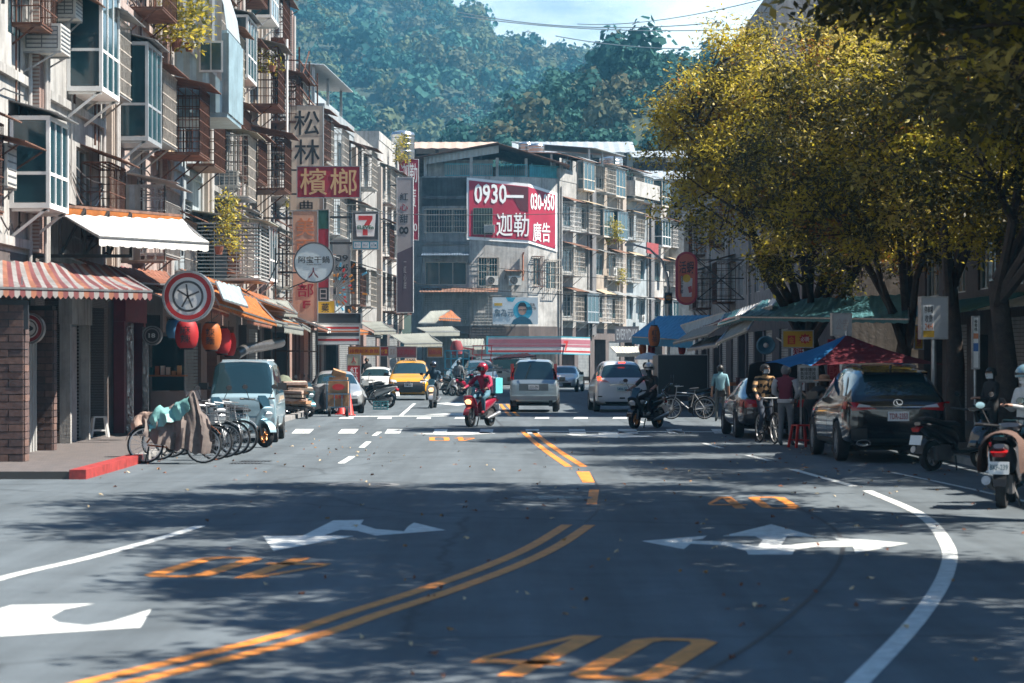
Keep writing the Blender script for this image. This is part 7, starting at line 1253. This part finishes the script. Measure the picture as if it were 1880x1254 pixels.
_sc = [((-5.62, 51.2, 0), R(42), SC_BLU, GOLDRIM, 'ice blue and silver scooter with bronze wheel in front of the blue van'), ((-6.35, 49.3, 0), R(40), SC_WHT, RIM, 'white scooter tucked in behind the bicycles'), ((-6.75, 76.5, 0), R(35), SC_TEAL, RIM, 'dark teal scooter behind the newspaper cart'), ((-6.35, 80.0, 0), R(-75), SC_BLK, RIM, 'black scooter parked crosswise before the silver saloon'), ((-5.1, 90.0, 0), R(-118), SC_SIL, RIM, 'silver scooter tail-out above the teal crate'), ((-5.75, 95.0, 0), R(-110), SC_BLK, RIM, 'black scooter parked behind the silver one beside the flag banner'), ((-6.1, 99.0, 0), R(-112), SC_GRY, RIM, 'grey scooter farther along the row of parked scooters'), ((-3.45, 117, 0), R(60), SC_SIL, RIM, 'silver motor scooter parked beside the standing man in dark clothes'), ((-2.3, 118, 0), R(150), SC_RED, RIM, 'red and black scooter parked tail-on before the grey car'), ((-2.9, 119.5, 0), R(40), SC_BLK, RIM, 'black scooter in the cluster past the yellow taxi'), ((7.45, 40.6, 0), R(128), SC_BLK, RIM, 'black scooter parked with its tail to the road beside the black car'), ((6.32, 30.9, 0), R(163), SC_GRY, RIM, 'grey scooter with brown jacket on its seat, nearest the camera'), ((7.25, 33.9, 0), R(140), SC_TEAL, RIM, 'dark scooter between the two nearest on the right'), ((5.6, 77.5, 0), R(-100), SC_BLK, RIM, 'black scooter parked beside the dark truck body')]
for (l, r_, m, rm_, lb) in _sc: scooter(lb, l, r_, m, rimm=rm_, plate_s='BKF-239' if 'brown jacket' in lb else None)
# jacket on the near scooter seat
b = MB(); b.smooth = True; rows = []
for i in range(9):
    y = .02 + i * .1; rows.append([Vector((.26 * math.sin(a) * (1 + .12 * math.sin(i * 1.9 + a * 3)), y, .70 + .24 * math.cos(a) * (1 + .06 * math.sin(i * 2.3)) - (.18 if abs(a) > 1.6 else 0))) for a in np.linspace(-1.9, 1.9, 15)])
b.grid(rows, .015); o = b.build('draped_jacket', M('brown_cloth', (.1, .055, .042), .9, var=.25, scale=6, bump=.4)); o.location = (6.32, 30.9, .02); o.rotation_euler = (0, 0, R(163)); tag(o, 'brown jacket draped over the seat of the nearest grey scooter', 'jacket')
def bicycle(label, loc, rz, m, lean=0.0, basket=False, group=None):
    t = E('bicycle', label, 'bicycle', loc, rz, group); t.rotation_euler = (0, lean, rz); CR = M('bike_rim', (.5, .5, .5), .35, .7, var=.2); spoked(t, -.52, .33, .035, CR, 14, True); spoked(t, .52, .33, .035, CR, 14, True)
    b = MB(); bb = (0, .08, .28); st = (0, .2, .78); hd = (0, -.36, .82); hl = (0, -.39, .66)
    for p, q in ((bb, st), (bb, hl), (st, hd), (hd, hl), (bb, (0, .52, .33)), (st, (0, .52, .33))): b.tube([p, q], .016, 6)
    b.build('frame', m, t); b = MB(); [b.tube([hl, (s * .05, -.45, .6), (s * .045, -.52, .33)], .011, 6) for s in (-1, 1)]; b.build('fork', m, t); b = MB(); b.tube([hd, (0, -.35, .98)], .014, 6); b.tube([(-.29, -.2, 1.02), (-.2, -.36, 1.0), (.2, -.36, 1.0), (.29, -.2, 1.02)], .013, 6); b.build('handlebar', STEEL, t)
    b = MB(); b.tube([st, (0, .22, .9)], .013, 6); b.build('seat_post', STEEL, t); b = MB(); loft(b, [(.05, .92, .03, .02, 0), (.2, .93, .07, .03, 0), (.32, .94, .1, .03, .1)]); b.build('saddle', SEATM, t)
    for y in (-.52, .52): b = MB(); b.grid([[Vector((x, y + .36 * math.cos(a), .33 + .36 * math.sin(a))) for x in (-.025, .025)] for a in np.linspace(.2, 2.6, 9)], .005); b.build('mudguard', m, t)
    b = MB(); b.lathe([(.09, -.01), (.09, .01), (.075, .01), (.075, -.01)], 16, (.05, .08, .28), 'x'); b.bar((.07, .08, .28), (.09, .2, .18), .02); b.bar((-.07, .08, .28), (-.09, -.04, .38), .02); b.build('crank', BLACK, t); b = MB(); b.tube([(.0, .46, .3), (.12, .5, .02)], .012, 5); b.tube([(.0, .46, .3), (-.12, .5, .02)], .012, 5); b.build('stand', BLACK, t)
    if basket: b = MB(); [b.box(-.16, .16, -.75, -.45, z, z + .012) for z in (.72, .8, .88, .96)]; [b.bar((x, y, .72), (x, y, .97), .01) for x in (-.15, 0, .15) for y in (-.74, -.46)]; b.build('basket', STEEL, t)
    return t
OB = M('bike_orange', (.4, .12, .03), .5, .2, var=.15); BB_ = M('bike_black', (.02, .02, .022), .4, .3, var=.1); BS = M('bike_silver', (.4, .41, .42), .35, .6, var=.1)
bicycle('rusty orange bicycle under the brown and teal tarpaulins', (-6.02, 43.1, 0), R(88), OB, .05)
for i, (m, lb, kk) in enumerate(((BB_, 'black bicycle right behind the covered one', 1.25), (BS, 'silver bicycle in the middle of the parked row', 2.4), (BB_, 'dark bicycle third behind the covered one', 3.5), (BS, 'silver bicycle last in the parked row beside the white scooter', 4.5))): bicycle(lb, (-5.96 + .05 * i, 43.1 + kk, 0), R(86 - i * 3), m, .04, i % 2 == 0)
bicycle('black bicycle ridden by the man in the striped jumper', (5.62, 53.2, 0), R(12), BB_); bicycle('bicycle standing side-on by the dark truck body', (5.35, 73.6, 0), R(-82), BS, .03); bicycle('bicycle leaning among the scooters beside the flag banner', (-5.65, 92.2, 0), R(70), BB_, .05)
# tarpaulins over the first bicycle
def drape(label, spine, half, m, seed, name='tarpaulin', loc=(-6.02, 43.0, 0)):
    r = random.Random(seed); b = MB(); b.smooth = True; rows = []; n = len(spine)
    ph = [r.uniform(0, 6.28) for _ in range(4)]
    for i, (x, z, lo) in enumerate(spine):
        row = []
        for j in range(-7, 8):
            q = j / 7; aq = abs(q); fold = .04 * math.sin(x * 16 + ph[0] + q * 3) * aq + .045 * math.sin(x * 31 + ph[1] + q * 2) * aq + .02 * math.sin(x * 57 + q * 9 + ph[2])
            row.append(Vector((x + .03 * math.sin(q * 5 + ph[2]), half * math.copysign(aq ** .6, q) + fold * (1 if q > 0 else -1), z - (z - lo) * aq ** 1.6 + .025 * math.sin(x * 19 + ph[3] + q * 4) + .015 * math.sin(x * 43 + q * 7))))
        rows.append(row)
    b.grid(rows, .006); o = b.build(name, m); o.location = loc; return tag(o, label, 'tarpaulin')
BRT = M('brown_tarp', (.16, .125, .11), .75, var=.35, scale=4, bump=.5, bscale=9); TLT = M('teal_tarp', (.16, .36, .34), .55, var=.2, scale=4, bump=.5, bscale=9)
def lin(pts, n):
    out = []
    for i in range(n): q = i / (n - 1) * (len(pts) - 1); k = min(int(q), len(pts) - 2); f = q - k; out.append(tuple(a + (c - a) * f for a, c in zip(pts[k], pts[k + 1])))
    return out
drape('brown grey tarpaulin peaked over the handlebars of the first bicycle', lin([(-.5, .84, .5), (-.25, .94, .36), (.08, 1.04, .24), (.3, 1.22, .26), (.4, 1.3, .2), (.5, 1.0, .16), (.68, .72, .2)], 30), .25, BRT, 1)
drape('teal plastic sheet lying over the brown tarpaulin and saddle', lin([(-.42, .8, .55), (-.3, 1.0, .66), (.0, 1.02, .74), (.2, 1.16, .86), (.3, 1.24, .95)], 18), .24, TLT, 2)
drape('crumpled beige bag on the rear carrier of the first bicycle', lin([(-.72, .8, .62), (-.6, .92, .66), (-.44, .9, .68)], 9), .14, M('beige_bag', (.36, .25, .2), .9, var=.35, scale=6, bump=.5), 3, 'carrier_bag')
drape('black tarpaulin covering the scooter before the silver saloon', lin([(-.8, .55, .2), (-.4, .85, .15), (.1, .95, .15), (.5, 1.05, .2), (.7, .7, .2)], 20), .36, M('black_tarp', (.015, .015, .017), .5, var=.2, bump=.5), 4, loc=(-6.25, 79.9, .02))
# ================================================================ people
SKIN = M('skin', (.42, .23, .16), .55, var=.06); HAIR = M('black_hair', (.012, .011, .011), .5, var=.2)
def cloth(name, c): return M('cloth_' + name, c, .85, var=.15, scale=6, bump=.3, bscale=14)
def person(label, loc, rz, shirt, pants, shoes, sleeve='long', pose='stand', hair='short', head_turn=0.0, J=None, stripes=None, mask=None, hat=None, h=1.0, name='person'):
    """one skinned body; joints laid out in the pose of the photograph, facing local -Y"""
    j = dict(pel=(0, 0, .95), wai=(0, 0, 1.1), che=(0, -.01, 1.3), nk=(0, 0, 1.46), hb=(0, -.015, 1.55), ht=(0, -.02, 1.66))
    for s, n in ((-1, 'L'), (1, 'R')):
        j.update({'sh' + n: (s * .18, 0, 1.4), 'el' + n: (s * .24, .03, 1.13), 'wr' + n: (s * .25, -.06, .9), 'hip' + n: (s * .095, 0, .9), 'kn' + n: (s * .11, -.02, .5), 'an' + n: (s * .12, .03, .09), 'to' + n: (s * .14, -.15, .035)})
    if pose == 'ride':
        j.update(pel=(0, .28, .9), wai=(0, .27, 1.04), che=(0, .2, 1.25), nk=(0, .17, 1.41), hb=(0, .14, 1.5), ht=(0, .12, 1.61))
        for s, n in ((-1, 'L'), (1, 'R')): j.update({'sh' + n: (s * .19, .18, 1.35), 'el' + n: (s * .31, -.02, 1.14), 'wr' + n: (s * .33, -.29, 1.06), 'hip' + n: (s * .1, .26, .87), 'kn' + n: (s * .17, -.18, .78), 'an' + n: (s * .15, -.1, .42), 'to' + n: (s * .17, -.28, .375)})
    if J: j.update(J)
    j = {k: Vector(v) * h for k, v in j.items()}
    rad = dict(pel=(.15, .115), wai=(.14, .105), che=(.165, .12), nk=(.055, .055), hb=(.075, .085), ht=(.07, .085)); base = dict(sh=(.07, .07), el=(.047, .047), wr=(.03, .03), hip=(.095, .095), kn=(.066, .066), an=(.045, .045), to=(.04, .03))
    names = ['pel', 'wai', 'che', 'nk', 'hb', 'ht']; edges = [('pel', 'wai'), ('wai', 'che'), ('che', 'nk'), ('nk', 'hb'), ('hb', 'ht')]
    for n in 'LR':
        names += [k + n for k in ('sh', 'el', 'wr', 'hip', 'kn', 'an', 'to')]; edges += [('che', 'sh' + n), ('sh' + n, 'el' + n), ('el' + n, 'wr' + n), ('pel', 'hip' + n), ('hip' + n, 'kn' + n), ('kn' + n, 'an' + n), ('an' + n, 'to' + n)]
        d = (j['wr' + n] - j['el' + n]).normalized(); side = d.cross(Vector((0, 0, 1))); side = side.normalized() if side.length > .2 else Vector((1, 0, 0)); pm = j['wr' + n] + d * .06; j['pm' + n] = pm; names.append('pm' + n); edges.append(('wr' + n, 'pm' + n)); rad['pm' + n] = (.036, .02); dn = d.cross(side).normalized()
        if dn.z > 0: dn = -dn
        for f in range(4):
            o = side * (f - 1.5) * .019; L_ = (.07, .08, .075, .06)[f]; j[f'fa{f}{n}'] = pm + d * .035 + o; j[f'fb{f}{n}'] = pm + d * (.035 + L_ * .5) + o + dn * .012; j[f'fc{f}{n}'] = pm + d * (.03 + L_ * .8) + o + dn * .04
            names += [f'fa{f}{n}', f'fb{f}{n}', f'fc{f}{n}']; edges += [('pm' + n, f'fa{f}{n}'), (f'fa{f}{n}', f'fb{f}{n}'), (f'fb{f}{n}', f'fc{f}{n}')]; rad[f'fa{f}{n}'] = rad[f'fb{f}{n}'] = (.0095, .0095); rad[f'fc{f}{n}'] = (.008, .008)
        j['th' + n] = pm + side * (.045 if n == 'L' else -.045) + d * .03 + dn * .01; names.append('th' + n); edges.append(('wr' + n, 'th' + n)); rad['th' + n] = (.011, .011)
    for k in names:
        if k not in rad: rad[k] = base[k[:-1]]
    me = bpy.data.meshes.new('body'); idx = {k: i for i, k in enumerate(names)}; me.from_pydata([j[k] for k in names], [(idx[a], idx[b]) for a, b in edges], []); o = bpy.data.objects.new('body', me); col.objects.link(o)
    o.modifiers.new('skin', 'SKIN'); sv = me.skin_vertices[0].data
    for k in names: sv[idx[k]].radius = (rad[k][0] * h, rad[k][1] * h); sv[idx[k]].use_root = (k == 'pel')
    sub = o.modifiers.new('sub', 'SUBSURF'); sub.levels = 2; sub.render_levels = 2; m2 = meshed(o, 'body'); bpy.data.objects.remove(o)
    t = E(name, label, 'person', loc, rz); t['joints'] = [list(j['hb']), list(j['ht'])]
    ms = [shirt, pants, SKIN, shoes, stripes or shirt]; [m2.materials.append(m) for m in ms]; seg = []
    for a, b in edges:
        if a in ('pel', 'wai', 'che') and b in ('wai', 'che', 'shL', 'shR'): mi = 0
        elif a[:2] == 'sh': mi = 0
        elif a[:2] == 'el': mi = 0 if sleeve == 'long' else 2
        elif a[:3] in ('hip',) or b[:3] == 'hip' or a[:2] == 'kn': mi = 1
        elif a[:2] == 'an': mi = 3
        elif (a, b) == ('che', 'nk'): mi = 0
        else: mi = 2
        seg.append((np.array(j[a]), np.array(j[b]), mi, max(rad[a])))
    n = len(m2.polygons); c = np.empty(n * 3); m2.polygons.foreach_get('center', c); c = c.reshape(-1, 3); best = np.full(n, 9.0); pick = np.zeros(n, int)
    for a, b, mi, rd in seg:
        ab_ = b - a; q = np.clip(((c - a) @ ab_) / max(ab_ @ ab_, 1e-9), 0, 1); d = np.linalg.norm(c - (a + q[:, None] * ab_), axis=1) - rd * .8; u = d < best; best[u] = d[u]; pick[u] = mi
    if stripes is not None:
        z = c[:, 2]; s = (pick == 0) & ((z * 14).astype(int) % 2 == 0); pick[s] = 4
    m2.polygons.foreach_set('material_index', pick); m2.polygons.foreach_set('use_smooth', [True] * n); body = link('body', m2, t)
    hc = (j['hb'] + j['ht']) / 2 + Vector((0, 0, .01)); k = Matrix.Translation(hc) @ Matrix.Rotation(head_turn, 4, 'Z')
    def shell(r, lo, nm, m, off=(0, .012, .0), sy=1.12, cut=-.5, brim=0):
        b = MB(); b.T = k @ Matrix.Translation(off); rows = []
        for i in range(9):
            ph = math.pi / 2 - (math.pi / 2 - lo) * i / 8; row = []
            for q in range(19):
                a = 2 * math.pi * q / 18; zz_ = math.sin(ph); x, y = math.cos(ph) * math.cos(a), math.cos(ph) * math.sin(a)
                if y < cut and zz_ < .35: zz_ = .35; f = math.sqrt(max(0, 1 - zz_ ** 2)) / max(1e-6, math.hypot(x, y)); x *= f; y *= f
                row.append(Vector((x * r, y * r * sy, zz_ * r * 1.15)))
            rows.append(row)
        b.smooth = True; b.grid(rows, .0); return b.build(nm, m, t)
    if hair == 'helmet' or hat == 'helmet': pass
    elif hair: shell(.108 * h, -.35 if hair == 'short' else -.8, 'hair', HAIR if hair != 'grey' else M('grey_hair', (.14, .14, .145), .6, var=.2))
    b = MB(); b.T = k; b.obox((0, -.1 * h, -.005), .025, .035, .035, (.4, 0, 0)); [b.obox((s * .033, -.094 * h, .025), .024, .012, .012) for s in (-1, 1)]; b.use(SKIN); fo = b.build('face', SKIN, t)
    b = MB(); b.T = k; [b.obox((s * .033, -.1 * h, .024), .02, .01, .01) for s in (-1, 1)]; b.obox((0, -.098 * h, -.05), .04, .008, .008); b.build('features', M('eye_dark', (.02, .015, .015), .4), t)
    b = MB(); b.T = k; [b.obox((s * .092 * h, .01, .0), .016, .04, .055) for s in (-1, 1)]; b.build('ears', SKIN, t)
    if mask is not None:
        b = MB(); b.T = k; b.smooth = True; b.grid([[Vector((.085 * math.sin(a), -.112 * math.cos(a) * (1 - .1 * i), .0 - i * .03)) for a in np.linspace(-1.3, 1.3, 9)] for i in range(4)]); b.build('face_mask', mask, t)
    t['k'] = [list(r) for r in k]; return t, k
def helmet(t, k, m, full=False, visor=True):
    b = MB(); b.T = k; b.smooth = True; rows = []
    for i in range(11):
        ph = math.pi / 2 - (math.pi / 2 + (.75 if full else .25)) * i / 10; rows.append([Vector((.142 * math.cos(ph) * math.cos(a), .165 * math.cos(ph) * math.sin(a) + .01, .03 + .155 * math.sin(ph))) for a in np.linspace(0, 2 * math.pi, 21)])
    b.grid(rows); b.build('helmet', m, t)
    if visor:
        b = MB(); b.T = k; b.smooth = True; b.grid([[Vector((.146 * math.sin(a), -.165 * math.cos(a) + .005, .06 - i * .035)) for a in np.linspace(-1.1, 1.1, 11)] for i in range(4 if full else 2)]); b.build('visor', M('smoked_visor', (.02, .02, .025), .1), t)
DENIM = cloth('denim', (.06, .15, .2)); BLKC = cloth('black', (.014, .014, .016)); CRIM = cloth('crimson', (.3, .012, .05)); NAVY = cloth('navy', (.02, .05, .08)); GRYC = cloth('grey', (.16, .17, .18)); WHTC = cloth('white', (.55, .55, .54)); MARC = cloth('maroon', (.14, .02, .04)); SHOE = cloth('dark_shoe', (.03, .03, .032)); REDSH = cloth('red_shoe', (.3, .02, .03)); CHEQ = cloth('pale_blue', (.2, .38, .44)); STRP = cloth('stripe_cream', (.5, .3, .14)); MASKW = cloth('mask_white', (.6, .63, .65)); MASKB = cloth('mask_black', (.015, .015, .016))
t, k = person('courier in crimson jacket and red helmet riding the red scooter', *RED_L, CRIM, DENIM, REDSH, 'long', 'ride', None, -.35, J=dict(elR=(.33, -.02, 1.13)), hat='helmet'); helmet(t, k, carpaint('helmet_red', (.3, .012, .03)), True)
t, k = person('rider in black T-shirt with silver helmet and black mask on the black scooter', *BLK_L, BLKC, BLKC, cloth('grey_shoe', (.35, .33, .3)), 'short', 'ride', None, .25, mask=MASKB, hat='helmet'); helmet(t, k, carpaint('helmet_silver', (.35, .37, .38)), False)
lettering('STREET', GREYS, t, (.0, .07, 1.27), .2, .03, 0, (R(80), 0, 0))
t, k = person('rider in navy jacket and dark helmet facing the camera on the silver scooter', *SIL_L, NAVY, BLKC, SHOE, 'long', 'ride', None, 0, hat='helmet'); helmet(t, k, carpaint('helmet_navy', (.03, .04, .06)), False)
# delivery box behind the courier
DB = E('delivery_box', 'turquoise insulated delivery box on the back of the red scooter', 'delivery box', RED_L[0], RED_L[1]); TQ = M('turquoise_nylon', (.1, .46, .48), .6, var=.12, scale=5); b = MB(); b.box(-.24, .24, .48, .94, .9, 1.32); b.build('bag', TQ, DB); b = MB(); [b.box(x - .025, x + .025, .475, .945, .895, 1.325) for x in (-.14, .14)]; b.build('straps', M('white_strap', (.55, .62, .62), .7), DB); b = MB(); b.box(-.242, -.236, .5, .92, .92, 1.2); b.build('side_panel', BLACK, DB)
person('man standing in dark grey shirt and trousers beside the parked motorcycles', (-2.62, 118.6, 0), R(170), GRYC, cloth('dark_blue', (.02, .03, .05)), SHOE, hair='short')
person('man in orange and black striped jumper astride a bicycle, mask on chin', (5.62, 53.2, 0), R(12), BLKC, cloth('dark_blue', (.02, .03, .05)), SHOE, 'long', 'ride', 'short', .5, J=dict(pel=(0, .26, .96), wai=(0, .26, 1.1), che=(0, .2, 1.32), nk=(0, .17, 1.47), hb=(0, .15, 1.56), ht=(0, .13, 1.67), shL=(-.19, .18, 1.41), shR=(.19, .18, 1.41), elL=(-.3, .05, 1.2), elR=(.3, .05, 1.2), wrL=(-.29, -.15, 1.06), wrR=(.29, -.15, 1.06), hipL=(-.1, .24, .92), hipR=(.1, .24, .92), knL=(-.13, -.06, .6), knR=(.13, .1, .52), anL=(-.15, .12, .26), anR=(.2, .22, .09), toL=(-.16, -.04, .2), toR=(.22, .05, .035)), stripes=STRP, mask=MASKW)
t, k = person('older man in maroon jacket with pale grey sleeves and grey trousers', (5.82, 51.4, 0), R(155), MARC, GRYC, SHOE, 'long', 'stand', 'grey', .4, mask=MASKW, J=dict(elL=(-.26, -.02, 1.14), wrL=(-.16, -.2, 1.02), elR=(.26, -.02, 1.14), wrR=(.16, -.2, 1.02)))
for s in (-1, 1): b = MB(); b.tube([(s * .19, .0, 1.41), (s * .25, 0, 1.27), (s * .265, -.02, 1.14), (s * .17, -.18, 1.03)], [.082, .072, .06, .042], 12); b.build('sleeve', cloth('sleeve_grey', (.4, .41, .43)), t)
b = MB(); b.lathe([(.185, .93), (.19, .99), (.175, 1.0), (.175, .92)], 20, sx=1, sy=.78); b.build('striped_hem', cloth('hem_white', (.5, .5, .5)), t)
person('woman in pale blue vest seen from behind by the shop fronts', (6.1, 70.8, 0), R(175), CHEQ, cloth('grey_pattern', (.1, .11, .11)), SHOE, 'short', 'stand', 'long', 0, h=.96)
t, k = person('person in white shirt carrying a white umbrella beside the people carrier', (5.1, 92.5, 0), R(20), WHTC, cloth('pinkish', (.35, .2, .2)), SHOE, 'long', 'stand', 'long', 0, J=dict(elR=(.27, -.05, 1.15), wrR=(.16, -.2, 1.25)), h=.97)
U = E('umbrella', 'white umbrella held above the person by the people carrier', 'umbrella', (5.1, 92.5, 0), R(20)); b = MB(); b.smooth = True; b.lathe([(0, 2.06), (.2, 2.03), (.4, 1.94), (.56, 1.8), (.55, 1.795), (.39, 1.925), (.2, 2.01), (0, 2.04)], 16, (.05, -.18, 0)); b.build('canopy', WHTC, U); b = MB(); b.tube([(.05, -.18, 2.1), (.14, -.2, 1.15)], .01, 6); b.build('shaft', STEEL, U)
t, k = person('woman in black bending over the stall with a straw hat', (6.35, 51.8, 0), R(115), BLKC, BLKC, SHOE, 'long', 'stand', 'long', 0, J=dict(wai=(0, -.06, 1.07), che=(0, -.22, 1.2), nk=(0, -.34, 1.28), hb=(0, -.41, 1.33), ht=(0, -.47, 1.42), shL=(-.18, -.28, 1.26), shR=(.18, -.28, 1.26), elL=(-.22, -.38, 1.0), elR=(.22, -.38, 1.0), wrL=(-.15, -.52, .88), wrR=(.15, -.52, .88)), h=.96)
b = MB(); b.T = k; b.lathe([(.24, .05), (.23, .06), (.12, .09), (.11, .17), (.06, .19), (0, .19)], 18, (0, .02, 0)); b.build('straw_hat', M('straw_hat', (.4, .22, .13), .9, var=.25), t)
t, k = person('man in white top and blue jeans with a blue-grey helmet looking at his phone', (7.36, 34.6, .0), R(-62), WHTC, DENIM, SHOE, 'long', 'stand', None, 0, mask=MASKW, hat='helmet', J=dict(elL=(-.24, -.05, 1.13), wrL=(-.1, -.29, 1.2), elR=(.24, -.05, 1.13), wrR=(.08, -.29, 1.2))); helmet(t, k, carpaint('helmet_blue_grey', (.2, .33, .38)), False)
b = MB(); b.obox((0, -.4, 1.25), .075, .012, .15, (.6, 0, 0)); o = b.build('mobile_phone', BLACK); o.location = (7.36, 34.6, 0); o.rotation_euler = (0, 0, R(-62)); tag(o, 'mobile phone held by the man with the blue-grey helmet', 'phone')
person('dark-haired person in dark top sitting behind the scooters with a mask', (8.45, 42.6, .12), R(-70), BLKC, BLKC, SHOE, 'long', 'stand', 'short', .2, mask=MASKW, J=dict(elL=(-.24, -.05, 1.13), wrL=(-.1, -.28, 1.15), elR=(.24, -.05, 1.13), wrR=(.08, -.28, 1.15)), h=.92)
person('dark-haired shopkeeper standing behind the small white car', (-7.0, 116.5, .12), R(10), BLKC, BLKC, SHOE, 'long', 'stand', 'short', 0)
# ================================================================ air
hz = MB(); hz.box(-440, 440, -40, 1010, -1.6, 215); o = tag(hz.build('haze'), 'thin blue air haze over the valley', 'haze', kind='stuff')
m = bpy.data.materials.new('haze_air'); m.use_nodes = True; n = m.node_tree.nodes; n.remove(n['Principled BSDF']); v = n.new('ShaderNodeVolumePrincipled'); v.inputs['Color'].default_value = (.2, .62, .95, 1); v.inputs['Density'].default_value = .00036; v.inputs['Anisotropy'].default_value = .2
m.node_tree.links.new(v.outputs[0], n['Material Output'].inputs['Volume']); o.data.materials.clear(); o.data.materials.append(m)
